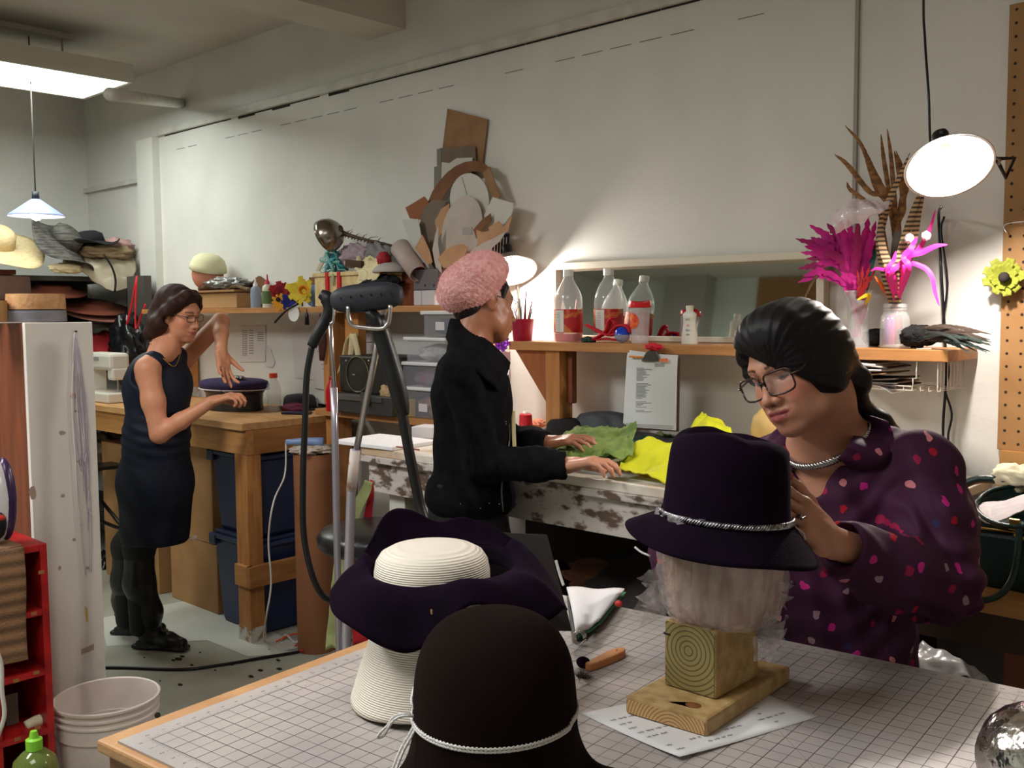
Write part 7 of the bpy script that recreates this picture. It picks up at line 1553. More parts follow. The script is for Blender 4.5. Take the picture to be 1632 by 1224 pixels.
MB().prism([V((PY(846, 540, 3.0).x, 3.0, zsr + .001)), V((PY(884, 540, 3.0).x, 3.0, zsr + .001)), PY(880, 520, 3.05), PY(884, 455, 3.12), PY(872, 505, 3.08), PY(860, 530, 3.03)], (0, .002, 0)).build('paper_sheet', mat('white_paper', (0, 0, 0)), label='white paper leaning at the end of the mirror by the cup', category='paper')
f = thing('purple_rosette', 'shiny purple foil rosette hanging at the shelf end', 'rosette', PY(800, 547, 2.88)); petals(f, PY(800, 548, 2.88), 9, .032, mat('purple_foil', (150, 60, 190), .2, metal=.7), (.6, -.8, .2), 5, .5, layers=3, cup=.3)
cloth('pink_cloth', None, mat('pale_pink', (0, 0, 0)), 'pale pink cloth strip hanging below the purple rosette', 'cloth', rows=[[PY(795, 560, 2.95), PY(814, 560, 2.95)], [PY(800, 640, 2.95), PY(814, 640, 2.95)], [PY(806, 690, 2.95), PY(820, 690, 2.95)]], amp=.01)
# clipboard
CPB = thing('clipboard', 'clipboard with a thick stack of printed lists hanging from the shelf', 'clipboard', PY(1035, 620, 2.885))
MB().prism([PY(1001, 566, 2.888), PY(1083, 570, 2.888), PY(1081, 688, 2.888), PY(996, 684, 2.888)], (0, .005, 0)).build('board', mat('clip_board_brown', (70, 48, 36), .6), CPB)
pap_ = MB()
for k, (a, b, c, d) in enumerate((((1003, 558), (1079, 568), (1077, 686), (998, 680)), ((1000, 562), (1080, 566), (1074, 683), (995, 677)), ((999, 566), (1078, 566), (1075, 679), (993, 675)))):
    MB().prism([PY(*a, 2.887 - .0025 * k), PY(*b, 2.887 - .0025 * k), PY(*c, 2.885 - .003 * k), PY(*d, 2.885 - .003 * k)], (0, .0018, 0)).build('paper', mat('list_paper', (214, 216, 218), .7), CPB)
mb = MB(); random.seed(3)
def tl(x, y, w): mb.prism([PY(x, y, 2.8795), PY(x + w, y + w * .012, 2.8795), PY(x + w, y + 1.0 + w * .012, 2.8795), PY(x, y + 1.0, 2.8795)], (0, .0002, 0))
y_ = 586
for blk_ in (10, 12, 5, 4):
    for k in range(blk_): tl(1014.5 - (y_ - 586) * .02, y_, random.uniform(9, 19) if k not in (5, 1) else random.uniform(20, 28)); y_ += 2.15
    y_ += 3.2
for k in range(3): tl(1043, 579 + k * 2, 16)
mb.build('printed_text', mat('print_grey', (128, 130, 136), .8), CPB)
CLp = MB().prism([PY(1024, 572, 2.872), PY(1029, 562, 2.872), PY(1037, 557, 2.872), PY(1046, 560, 2.872), PY(1051, 572, 2.872), PY(1052, 576, 2.872), PY(1022, 576, 2.872)], (0, .006, 0)).build('metal_clip', mat('clip_metal', (104, 104, 98), .35, metal=.8), CPB, bev=.001)
MB().tube([PY(1003, 568, 2.868), PY(1024, 569, 2.868)], .0035, 6).build('orange_pencil', mat('orange_stick', (0, 0, 0)), label='orange pencil tucked under the clipboard clip', category='pencil')
MB().prism([PY(1051, 572, 2.868), PY(1063, 571, 2.868), PY(1064, 577, 2.868), PY(1050, 576, 2.868)], (0, .004, 0)).build('orange_tag', mat('salmon_tag', (226, 120, 80), .6), label='salmon tag at the right of the clipboard clip', category='tag')
heap('red_clip', PY(1041, 553, 2.87), (.032, .012, .012), rf, 'small red ribbon tied at the clipboard hook', 'ribbon', 6, .6, 3)
# ================================================================== VASES AND FEATHERS
glassm = mat('vase_glass', (222, 226, 226), .05, alpha=.22, spec=1, coat=1)
v1 = V((PY(1366, 548, 2.99).x, 2.99, zsr)); v2_ = V((PY(1426, 550, 2.98).x, 2.98, zsr))
VA = MB().lathe([(0, .002), (.034, .002), (.036, 0), (.036, .01), (.034, .05), (.030, .09), (.034, .13), (.042, .17), (.0435, .176)], v1, 36).build('glass_vase', glassm, smooth_='auto', thick=.002, label='waisted clear glass vase holding magenta feathers', category='vase', origin=v1)
VB = thing('mason_jar', 'clear mason jar holding barred pheasant feathers', 'jar', v2_); MB().lathe([(0, .002), (.040, .002), (.043, .008), (.043, .08), (.041, .095), (.034, .108), (.033, .112), (.036, .114), (.036, .118), (.033, .12), (.036, .123), (.034, .134)], v2_, 36).build('jar', glassm, VB, smooth_='auto', thick=.002)
def feather(name, P_, w, m, label, group, taper=.75, seed=0, n=26, droop=.0, notch=.0, facing=None, cat='feather'):
    pts, _ = smooth([V(p) for p in P_], [0] * len(P_), 8); fz = V(facing or (.45, -.88, .1)).normalized(); N_ = len(pts)
    w *= .62
    def f(u, v):
        x = v * (N_ - 1); i = min(int(x), N_ - 2); p = pts[i].lerp(pts[i + 1], x - i); d = (pts[i + 1] - pts[i]).normalized(); s_ = d.cross(fz).normalized()
        ww = w * (math.sin(min(1, max(0, (v - .12) / .88)) ** taper * pi) ** .7 if v > .12 else 0) + .0008; jag = 1 + notch * math.sin(v * 90 + seed) * abs(u - .5) * 2
        return p + s_ * ((u - .5) * 2 * ww * jag) - fz * (-.15 * ww * (1 - abs(u - .5) * 2))
    return MB().grid(f, 7, max(n, 12)).build(name, m, smooth_=True, label=label, category=cat, group=group)
mag = mat('magenta_feather', (206, 18, 136), .7, c2=(160, 10, 110), vs=20); magd = mat('dark_magenta', (150, 10, 90), .7); pink = mat('hot_pink', (232, 40, 150), .6)
random.seed(21); base = v1 + V((0, 0, .03))
tips = [(1268, 380), (1276, 402), (1282, 392), (1292, 378), (1272, 428), (1280, 440), (1272, 450), (1300, 362), (1318, 356), (1290, 358), (1336, 350), (1352, 346), (1368, 350), (1384, 344), (1396, 352), (1404, 372), (1310, 405), (1325, 385), (1345, 370), (1300, 420), (1390, 385), (1340, 350), (1312, 372), (1376, 366), (1285, 412), (1330, 362)]
for k, (tx, ty) in enumerate(tips):
    d = random.uniform(-.08, .06); neck = v1 + V((random.uniform(-.018, .018), random.uniform(-.015, .015), .15)); tip = PY(tx, ty, 2.98 + d); mid = neck.lerp(tip, .55) + V((0, 0, .045 * (1 if tx < 1330 else .3)))
    feather('feather', [base + V((random.uniform(-.015, .015), 0, 0)), neck, mid, tip], random.uniform(.018, .025), mag if k % 4 else magd, 'magenta coque feather in the waisted glass vase', 'magenta feathers in the glass vase', taper=1.1, seed=k, notch=.3)
for k, (tx, ty) in enumerate([(1375, 425), (1388, 420), (1366, 430), (1385, 440), (1395, 430)]):
    feather('feather', [base, v1 + V((.01, -.01, .12)), PY(1372, 470, 2.95), PY(tx, ty, 2.93)], .014, fl_red, 'crimson feather low in the glass vase', 'crimson feathers in the glass vase', seed=k, notch=.5)
feather('feather', [v1 + V((.02, 0, .12)), PY(1385, 470, 2.93), PY(1366, 478, 2.92)], .009, mat('yellow_feather', (228, 190, 40), .7), 'short yellow feather bent over the vase rim', None)
feather('feather', [v2_ + V((0, 0, .12)), PY(1405, 455, 2.93), PY(1394, 440, 2.92)], .008, mat('orange_feather', (230, 100, 30), .7), 'orange feather leaning between the two vases', None)
feather('feather', [v1 + V((.01, 0, .1)), PY(1388, 420, 3.0), PY(1400, 392, 3.0)], .016, mat('teal_feather', (20, 80, 76), .7), 'dark teal feather behind the crimson ones', None)
feather('feather', [v1 + V((0, 0, .12)), PY(1350, 460, 2.95), PY(1345, 500, 2.95)], .0, dark, 'thin dark quill in the glass vase', None) if 0 else None
feather('feather', [v1 + V((-.02, 0, .15)), PY(1335, 432, 2.95), PY(1312, 430, 2.94), PY(1296, 448, 2.93), PY(1281, 478, 2.92)], .008, mat('brown_feather', (92, 66, 44), .8, c2=(40, 28, 22), vs=60), 'dark striped feather drooping left below the magenta ones', None)
phe = mat('pheasant', (150, 104, 60), .7, c2=(104, 68, 38), vs=30, stretch=(1, 1, 3)); bar = mat('barred_pheasant', (196, 160, 118), .7, wave=.95, wscale=24, wdir='Z', wdist=.6)
random.seed(33)
for k, (pts, w) in enumerate((([(1420, 345), (1396, 300), (1375, 235), (1347, 200)], .010), ([(1425, 345), (1410, 310), (1390, 270), (1383, 246)], .016), ([(1424, 348), (1416, 300), (1408, 250), (1404, 214)], .010), ([(1428, 345), (1424, 300), (1420, 250), (1414, 205)], .010), ([(1435, 345), (1432, 300), (1444, 262), (1450, 236)], .0), ([(1418, 330), (1385, 305), (1350, 262), (1330, 246)], .012), ([(1405, 350), (1378, 320), (1355, 302), (1350, 290)], .010), ([(1432, 360), (1438, 320), (1444, 290), (1428, 240)], .014), ([(1430, 370), (1440, 330), (1432, 270), (1425, 240)], .012))):
    if w: feather('feather', [v2_ + V((random.uniform(-.012, .012), .01, .10))] + [PY(x, y, 2.98 + random.uniform(-.03, .03)) for x, y in pts], w, phe, 'long brown pheasant feather fanning up from the jar', 'plain pheasant tail feathers', taper=.95, seed=k, notch=.08)
for k, pts in enumerate(([(1415, 460), (1402, 390), (1412, 335), (1430, 290), (1450, 244)], [(1440, 440), (1455, 385), (1464, 340), (1474, 300)], [(1428, 440), (1442, 380), (1458, 330), (1470, 298)], [(1424, 440), (1408, 400), (1403, 360), (1410, 330)])):
    feather('feather', [v2_ + V((.01 * (k - 1), -.01, .03)), v2_ + V((.008 * (k - 1), -.01, .12))] + [PY(x, y, 2.93 - .01 * k) for x, y in pts], .017, bar, 'boldly barred pheasant feather rising from the jar', 'barred pheasant feathers', taper=.9, seed=k)
feather('feather', [v2_ + V((0, 0, .1)), PY(1428, 400, 2.96), PY(1434, 350, 2.97)], .022, mat('grey_feather', (120, 112, 104), .8, c2=(80, 72, 66), vs=30), 'broad grey speckled feather in the middle of the jar', None)
for k, (pts, w) in enumerate((([(1440, 420), (1462, 400), (1480, 370), (1491, 334)], .010), ([(1445, 415), (1470, 402), (1492, 392), (1510, 390)], .012), ([(1445, 425), (1470, 425), (1485, 440), (1490, 465), (1497, 488)], .010), ([(1440, 430), (1428, 425), (1420, 440)], .008), ([(1448, 410), (1455, 390), (1462, 378)], .012), ([(1425, 440), (1400, 428), (1388, 432)], .007), ([(1415, 435), (1424, 415), (1428, 400)], .010), ([(1420, 440), (1435, 420), (1450, 400)], .010), ([(1448, 430), (1440, 410), (1448, 395)], .012))):
    feather('feather', [v2_ + V((.01, -.01, .04)), v2_ + V((.008, -.012, .13))] + [PY(x, y, 2.90 - .005 * k) for x, y in pts], w, pink, 'hot pink quill feather curling out of the jar', 'hot pink feathers in the jar', taper=1.0, seed=k)
for k, (px, py) in enumerate(((1449, 380), (1476, 376))): heap('fluff_tip', PY(px, py, 2.88), (.012, .01, .013), mat('fluff', (240, 200, 214), .9), 'tiny white fluff ball tipping a pink quill', 'fluff', k, .3, 4, group='white fluff balls on pink quills')
for k in range(3): MB().tube([v2_ + V((.018 * (k - 1), -.012, .012)), v2_ + V((.012 * (k - 1), -.012, .10))], .013, 8).build('coloured_quill', [mat('purple_quill', (130, 30, 150), .5), pink, fl_red][k], smooth_=True, label=['purple quill end inside the mason jar', 'pink quill end inside the mason jar', 'red quill end inside the mason jar'][k], category='quill')
cloth('plastic_sleeve', None, mat('clear_sleeve', (222, 200, 206), .12, alpha=.68, spec=.9, bump=.5, bs=30), 'clear plastic bag pulled over the magenta feathers', 'plastic bag', rows=[[PY(1322, 340, 2.9), PY(1345, 322, 2.9), PY(1380, 316, 2.9), PY(1420, 322, 2.9)], [PY(1326, 355, 2.86), PY(1350, 342, 2.86), PY(1382, 332, 2.86), PY(1410, 336, 2.86)], [PY(1333, 372, 2.87), PY(1355, 360, 2.87), PY(1380, 350, 2.87), PY(1395, 342, 2.87)]], amp=.012, freq=22, thick=0)
# dark feather bundle at the right end
random.seed(8); pk = mat('peacock_dark', (32, 29, 26), .7, c2=(18, 44, 38), vs=10)
for k in range(34):
    a = PY(1458 + random.uniform(0, 20), 530 + random.uniform(-10, 16), 2.95 + random.uniform(-.04, .04)); b = PY(1575 + random.uniform(-45, 6), 552 + random.uniform(-12, 12) - (12 if k % 3 == 0 else 0), 2.88 + random.uniform(-.05, .04))
    feather('feather', [a, a.lerp(b, .5) + V((0, 0, .014)), b], .006, pk if k % 3 else mat('bronze_feather', (58, 44, 34), .7), 'dark peacock-like feather lying at the shelf end', 'dark feather bundle at the shelf end', notch=.2, seed=k)
heap('fur_tail', PY(1462, 536, 2.97), (.05, .04, .032), mat('black_fur', (16, 15, 16), .95, bump=.8, bs=90), 'black fur tail end between the jar and the dark feathers', 'fur', 2, .3, 5)
heap('fur_tail', PY(1396, 538, 3.03), (.04, .03, .026), mat('black_fur', (0, 0, 0)), 'black fur piece between the vase and the mason jar', 'fur', 3, .3, 5)
# wire basket with papers
WK = thing('wire_basket', 'white wire basket hooked under the shelf end', 'basket', PY(1440, 625, 2.95)); wire = mat('white_wire', (206, 200, 188), .45)
xw0 = PY(1330, 590, 2.92).x; xw1 = PY(1497, 580, 2.92).x; zb0 = PY(1455, 622, 2.92).z; ztp = zsr - .035
for y in (2.91, 3.12):
    MB().tube([(xw0, y, ztp - .01), (xw0, y, zb0), (xw1 - .07, y, zb0), (xw1 - .07, y, zb0 + .035), (xw1 - .06, y, zb0 + .035), (xw1 - .06, y, zsr + .002), (xw1 - .02, y, zsr + .003)] if y < 3 else [(xw0, y, ztp - .01), (xw0, y, zb0), (xw1, y, zb0), (xw1, y, ztp - .005)], .0022, 6).build('frame_wire', wire, WK, smooth_=True)
for k in range(9): y = 2.91 + .21 * k / 8; MB().tube([(xw1, y, ztp - .004), (xw1, y, zb0)], .0014, 5).build('side_wire', wire, WK)
for k in range(14): x = xw0 + (xw1 - xw0) * k / 13; MB().tube([(x, 2.91, zb0 + .012), (x, 2.91, zb0), (x, 3.12, zb0)], .0014, 5).build('bottom_wire', wire, WK)
MB().tube([(xw0, 2.91, zb0 + .012), (xw1 - .075, 2.91, zb0 + .012)], .0018, 5).build('rim_wire', wire, WK)
random.seed(14)
for k in range(9):
    z = zb0 + .006 + k * .009; dx = random.uniform(-.02, .02); m_ = [mat('white_paper', (0, 0, 0)), mat('folder_dark', (50, 38, 32), .7), pale, cardb][[0, 1, 2, 1, 3, 0, 1, 2, 0][k]]
    xe = PY(1440 - k * 4, 600, 2.95).x + dx
    MB().grid(lambda u, v: V((xw0 - .02 + (xe - xw0 + .02) * u, 2.90 + .2 * v - .01 * (k % 2), z + .006 * math.sin(u * 3 + k) - (.018 * max(0, u - .85) * 6 if k == 0 else 0))), 12, 4).build('folder' if k % 2 else 'paper_sheet', m_, smooth_=True, thick=.004, label='sheet or folder piled in the white wire basket', category='paper', group='papers and folders in the wire basket')
# cords on the wall, flower on pegboard
MB().tube([PD(1500, 330, 2.74), PY(1496, 345, 3.12), PY(1500, 430, 3.12), PY(1505, 520, 3.12), PY(1508, 600, 3.12), PY(1503, 680, 3.12), PY(1505, 760, 3.12)], .0042, 8, sm=5).build('power_cable', black, smooth_=True, label='black cord running straight down the wall by the pegboard', category='cord')
MB().tube([PY(1505, 345, 3.12), PY(1500, 370, 3.12), PY(1510, 450, 3.12), PY(1503, 520, 3.12), PY(1512, 590, 3.12), PY(1506, 620, 3.12), PY(1517, 660, 3.12), PY(1511, 700, 3.12), PY(1525, 740, 3.12), PY(1527, 770, 3.12)], .0035, 8, sm=5).build('power_cable', black, smooth_=True, label='wavy second black cord beside the straight one', category='cord')
f = thing('tulle_flower', 'yellow-green tulle flower with dark centre on the pegboard edge', 'flower', PY(1600, 442, 3.09)); petals(f, PY(1600, 442, 3.10), 9, .055, mat('olive_tulle', (150, 156, 50), .8, alpha=.8), (.3, -1, .1), 6, .5, layers=2, cup=.35); MB().ball(PY(1600, 442, 3.08), .016, 12).build('flower_centre', dark, f, smooth_=True)
MB().tube([PY(1606, 372, 3.10), PY(1600, 364, 3.10), PY(1604, 357, 3.10), PY(1622, 354, 3.10), PY(1645, 353, 3.10)], .0022, 6, sm=3).build('wire_hook', steel, smooth_=True, label='thin wire hooked into the pegboard', category='hook')
# ================================================================== ON THE LONG WORKTABLE
def onm(px, py): q = PZ(px, py, zt); return V((q.x, q.y, zt + .0006))
o = onm(838, 694); TS = thing('thread_cone', 'cone of red thread at the back of the long worktable', 'thread', o)
MB().lathe([(0, 0), (.029, 0), (.029, .004), (.026, .085), (.02, .09), (0, .09)], o, 28).build('thread', mat('red_thread', (186, 20, 40), .6, bump=.3, bs=200), TS, smooth_='auto'); MB().lathe([(.012, .088), (.010, .1), (.006, .1)], o, 16).build('cone_tip', whl, TS, smooth_=True)
c = PY(896, 682, 2.92); felt_hat(V((c.x, 2.95, zt + .004)), .085, .085, .115, feltb, 'small black hat near the post on the long worktable', sy_=.9)
c = onm(950, 706); felt_hat(V((c.x, c.y + .05, zt + .004)), .118, .11, .0, mat('grey_felt', (74, 78, 86), .9, c2=(92, 96, 102), vs=14), 'dark grey brushed felt hat crown beside the green cloth', sy_=.9)
f = thing('white_blossoms', 'small white fabric blossoms in front of the black hat', 'flower', onm(887, 692)); petals(f, onm(884, 692) + V((0, -.0, .035)), 5, .035, mat('white_silk', (226, 220, 206), .7), (.6, -.6, .5), 3, .55, layers=2); petals(f, onm(902, 690) + V((0, 0, .025)), 5, .025, mat('white_silk', (0, 0, 0)), (.6, -.6, .5), 4, .55)
boxthing('small_tray', onm(868, 697) + V((0, 0, .014)), (.13, .07, .026), wood('tray_wood', (190, 106, 66), (170, 90, 54)), 'shallow orange-brown tray beside the red thread cone', 'tray', (0, 0, .1))
heap('peach_flower', onm(858, 688) + V((0, 0, .034)), (.032, .025, .018), mat('peach', (226, 150, 120), .8), 'peach fabric blossom in the small tray', 'flower', 4, .4, 3)
heap('grey_wool', onm(890, 703) + V((0, 0, .02)), (.10, .06, .03), mat('grey_wool', (96, 96, 104), .95), 'grey wool scrap under the far hand', 'fabric', 3, .25, 3, zmin=zt + .001)
silkg = mat('green_organza', (96, 124, 60), .8, c2=(136, 156, 86), vs=10, spec=.2); lime = mat('lime_edge', (120, 170, 40), .5); cream = mat('cream_linen', (222, 212, 180), .8)
def tcloth(name, rows, m, label, amp=.012, freq=22, seed=0, cat='fabric', thick=.002): return cloth(name, None, m, label, cat, rows=[[PZ(x, y, zt + h) for x, y, h in r] for r in rows], amp=amp, freq=freq, seed=seed, base=zt + .0015, n=44, thick=thick)
def ycloth(name, rows, m, label, amp=.012, freq=22, seed=0, thick=.002): return cloth(name, None, m, label, 'fabric', rows=[[PY(*p) for p in r] for r in rows], amp=amp, freq=freq, seed=seed, base=zt + .0015, n=44, thick=thick)
ycloth('green_fabric', [[(850, 722, 2.40), (880, 730, 2.40), (930, 736, 2.40), (985, 730, 2.42), (1010, 722, 2.45)], [(856, 716, 2.48), (890, 712, 2.50), (935, 708, 2.50), (985, 704, 2.52), (1012, 694, 2.55)], [(870, 710, 2.56), (905, 694, 2.62), (945, 684, 2.64), (990, 688, 2.66), (1014, 676, 2.70)], [(885, 706, 2.70), (912, 690, 2.78), (950, 684, 2.80), (995, 686, 2.82), (1012, 682, 2.82)]], silkg, 'sage green organza heaped across the middle of the worktable', .022, 26)
tcloth('green_fabric', [[(896, 694, .03), (918, 680, .07), (938, 676, .08)], [(900, 712, .03), (925, 702, .06), (945, 704, .04)]], mat('sage_silk', (170, 178, 128), .5, c2=(120, 140, 84), vs=8), 'folded pale sage silk standing against the grey hat', .016, 22, 3)
tcloth('cream_fabric', [[(890, 724, .004), (930, 722, .018), (962, 716, .012)], [(888, 736, .002), (925, 738, .008), (968, 734, .004)]], cream, 'cream linen strip under the near hand', .008, 30, 5)
tcloth('cream_fabric', [[(868, 706, .02), (890, 700, .045), (915, 696, .05)], [(872, 712, .01), (895, 712, .03), (918, 708, .03)]], cream, 'cream linen piece under the far hand', .010, 30, 6)
MB().tube([PZ(x, y, zt + h) for x, y, h in ((985, 698, .05), (1000, 694, .055), (1010, 690, .06), (1006, 682, .07), (994, 680, .07))], .008, 8, sm=5, flat=.4).build('green_piping', lime, smooth_=True, label='lime green rolled fabric edge curling by the clipboard', category='fabric')
MB().tube([PZ(x, y, zt + h) for x, y, h in ((845, 720, .02), (880, 722, .022), (925, 722, .03), (965, 714, .03), (985, 706, .03))], .005, 8, sm=5, flat=.5).build('green_piping', lime, smooth_=True, label='bright green edge along the front of the sage organza', category='fabric')
tcloth('teal_fabric', [[(962, 706, .01), (1000, 698, .02), (1050, 694, .03)], [(968, 716, .03), (1005, 706, .05), (1048, 700, .04)], [(975, 722, .01), (1005, 716, .02), (1040, 712, .01)]], mat('dark_teal', (12, 58, 54), .5), 'dark teal fabric between the sage organza and the yellow felt', .014, 24, 7)
tcloth('bright_green_felt', [[(968, 728, .0), (985, 720, .02), (1015, 716, .02)], [(970, 722, .03), (985, 716, .05), (1015, 710, .04)], [(976, 716, .02), (1000, 710, .03), (1020, 706, .02)]], mat('kelly_green', (60, 176, 60), .7), 'bright green felt roll beside the near hand', .006, 18, 8)
yel = mat('chartreuse', (206, 206, 30), .75, c2=(190, 192, 26), vs=6)
ycloth('yellow_felt', [[(984, 746, 2.38), (1020, 756, 2.37), (1066, 768, 2.36), (1110, 778, 2.36)], [(992, 734, 2.46), (1028, 738, 2.46), (1070, 748, 2.46), (1110, 752, 2.46)], [(1004, 712, 2.50), (1030, 704, 2.54), (1068, 712, 2.56), (1110, 722, 2.56)], [(1012, 708, 2.62), (1040, 700, 2.64), (1070, 704, 2.64), (1110, 710, 2.64)], [(1016, 716, 2.74), (1045, 712, 2.74), (1075, 712, 2.74), (1110, 714, 2.74)]], yel, 'chartreuse yellow felt folded in front of the fedora', .018, 15, 9, thick=.003)
ycloth('yellow_felt', [[(1088, 712, 2.62), (1120, 716, 2.62), (1170, 716, 2.62)], [(1092, 698, 2.66), (1122, 694, 2.62), (1168, 700, 2.66)], [(1106, 676, 2.72), (1128, 676, 2.68), (1162, 682, 2.72)], [(1118, 658, 2.78), (1132, 664, 2.74), (1148, 672, 2.80)]], yel, 'chartreuse yellow felt standing up behind the fedora', .012, 18, 10, thick=.003)
tcloth('olive_ribbon', [[(984, 746, .002), (1020, 738, .028), (1050, 730, .045), (1075, 724, .04)], [(990, 742, .004), (1022, 732, .034), (1052, 724, .052), (1078, 718, .045)]], mat('olive_silk', (120, 134, 76), .5), 'olive silk strip lying over the yellow felt', .006, 30, 11)
tcloth('lime_scrap', [[(1044, 700, .02), (1060, 696, .04), (1085, 700, .03)], [(1048, 690, .05), (1062, 690, .06), (1080, 694, .05)]], mat('sage_silk', (0, 0, 0)), 'sage scrap above the yellow felt', .012, 30, 12)
MB().prism([onm(985, 748), onm(1035, 762), onm(1060, 752), onm(1000, 738)], (0, 0, .001)).build('paper_pattern', mat('kraft_paper', (206, 160, 116), .8), label='tan paper pattern by the near hand on the worktable', category='paper')
MB().prism([onm(930, 745), onm(1060, 768), onm(1070, 775), onm(925, 751)], (0, 0, .0008)).build('paper_strip', mat('white_paper', (0, 0, 0)), label='white paper strip along the worktable edge', category='paper')
boxthing('black_tray', PY(1030, 704, 3.0) + V((0, 0, 0)), (.36, .2, .04), mat('dark_tray', (44, 42, 46), .6), 'low dark tray behind the fabrics under the clipboard', 'tray')
c = PY(1240, 690, 2.75); MB().lathe([(0, .0), (.06, 0), (.062, .06), (.075, .09), (.082, .14), (.075, .18), (.05, .205), (0, .215)], (c.x, 2.75, zt + .001), 32).build('head_block', mat('yellow_wood', (206, 168, 100), .5, c2=(190, 150, 84), vs=8), smooth_=True, label='pale yellow wooden head block behind the neck of the person in purple', category='hat block')
# ================================================================== RIGHT: SIDE BENCH, HANDBAG, PLASTIC
SB = thing('side_bench', 'pine side bench carrying the green handbag at the right', 'table', (-.35, 2.45, 0)); zbn = PY(1600, 952, 2.12).z
MB().bb((-.92, 2.10, zbn - .035), (.4, 2.62, zbn)).build('benchtop', pine, SB, bev=.003)
MB().bb((-.88, 2.14, zbn - .12), (.38, 2.17, zbn - .036)).build('apron', mat('dark_apron', (70, 50, 38), .7), SB)
for x in (-.62, .3): MB().bb((x, 2.14, 0), (x + .09, 2.23, zbn - .12)).build('leg', brownwood, SB)
MB().bb((-.9, 2.55, .0), (.35, 2.6, zbn - .04)).build('back_board', mat('dark_backing', (0, 0, 0)), SB)
boxthing('white_crate', (-.50, 2.3, zbn - .16), (.25, .25, .05), mat('pale_box', (0, 0, 0)), 'pale flat box tucked under the side bench top', 'box')
grn = mat('green_leather', (14, 40, 36), .4, c2=(20, 50, 44), vs=10, bump=.12, bs=120); gold = mat('gold_zip', (206, 170, 96), .3, metal=1)
yb = 2.17; bl_ = PY(1532, 948, yb); br_ = PY(1690, 960, yb); zt_ = PY(1560, 842, yb).z; HBg = thing('handbag', 'dark green leather handbag with gold zip standing open on the side bench', 'handbag', ((bl_.x + br_.x) / 2, yb + .08, zbn))
xl, xr_ = bl_.x, br_.x; dpt = .19
def bagr(z0, z1, x0, x1, y0, y1): return [(x0, y0, z0), (x1, y0, z0), (x1, y1, z0), (x0, y1, z0), (x0 - .006, y0 - .004, z1), (x1 + .006, y0 - .004, z1), (x1 + .006, y1, z1), (x0 - .006, y1, z1)]
MB()._add(bagr(zbn + .001, zt_, xl, xr_, yb, yb + dpt), [(3, 2, 1, 0), (4, 5, 6, 7), (0, 1, 5, 4), (1, 2, 6, 5), (2, 3, 7, 6), (3, 0, 4, 7)]).build('bag_body', grn, HBg, bev=.014)
MB().tube([PY(1532, 838, yb - .008), PY(1570, 842, yb - .010), PY(1612, 847, yb - .008), PY(1660, 852, yb - .006)], .0028, 8, sm=4).build('zip', gold, HBg, smooth_=True)
rim = []
for i in range(41):
    a = 2 * pi * i / 40; rim.append(V(((xl + xr_) / 2 + (xr_ - xl) / 2 * math.cos(a) * 1.0, yb + dpt / 2 + dpt * .62 * math.sin(a), zt_ + .03 + .045 * max(0, math.sin(a)) + .012 * math.cos(a * 2))))
MB().grid(lambda u, v: rim[int(round(u * 40))].lerp(V((rim[int(round(u * 40))].x, rim[int(round(u * 40))].y * .7 + (yb + dpt / 2) * .3, zt_ - .01)), v), 41, 4).build('bag_rim', grn, HBg, smooth_=True, thick=.006)
MB().tube(rim, .005, 8).build('rim_piping', grn, HBg, smooth_=True)
cloth('lining', None, mat('white_lining', (206, 196, 196), .6), 'white sheet lying across the open green handbag', 'cloth', rows=[[PY(1532, 812, yb - .0), PY(1580, 836, yb - .01), PY(1660, 798, yb)], [PY(1534, 806, yb + .05), PY(1580, 818, yb + .05), PY(1660, 788, yb + .05)], [PY(1545, 804, yb + .1), PY(1590, 800, yb + .1), PY(1660, 782, yb + .1)]], amp=.004, thick=.002)
MB().tube([PY(1625, 835, yb - .015), PY(1622, 880, yb - .03), PY(1612, 925, yb - .05), PY(1590, 950, yb - .075), PY(1560, 957, yb - .09), PY(1540, 953, yb - .09), PY(1528, 945, yb - .06), PY(1524, 920, yb - .03)], .007, 10, sm=5).build('handle', grn, HBg, smooth_=True)
MB().tube([PY(1530, 775, yb + .2), PY(1560, 764, yb + .2), PY(1600, 766, yb + .2), PY(1640, 772, yb + .2)], .010, 10, sm=5).build('handle', grn, HBg, smooth_=True)
MB().box(PY(1617, 836, yb - .018), (.022, .006, .024)).build('buckle', gold, HBg, bev=.002)
for px, py in ((1535, 772), (1619, 853), (1630, 858), (1612, 765)): MB().ball(PY(px, py, yb - .014 if py > 800 else yb + .19), .0045, 8).build('stud', gold, HBg)
heap('cream_wrap', PY(1625, 763, 2.4), (.06, .05, .03), mat('cream_linen', (0, 0, 0)), 'cream cloth behind the handbag at the right edge', 'cloth', 4, .3, 3)
cloth('plastic_bag', None, mat('milky_bag', (200, 200, 200), .3, alpha=.75, bump=.5, bs=25), 'milky plastic bag slumped beyond the cutting table edge', 'plastic bag', rows=[[PD(1460, 1040, 1.95), PD(1475, 1030, 1.98), PD(1520, 1050, 1.98)], [PD(1455, 1060, 1.90), PD(1500, 1052, 1.92), PD(1560, 1072, 1.92)], [PD(1470, 1090, 1.88), PD(1540, 1080, 1.88), PD(1600, 1100, 1.88)]], amp=.02, freq=16, thick=.002)
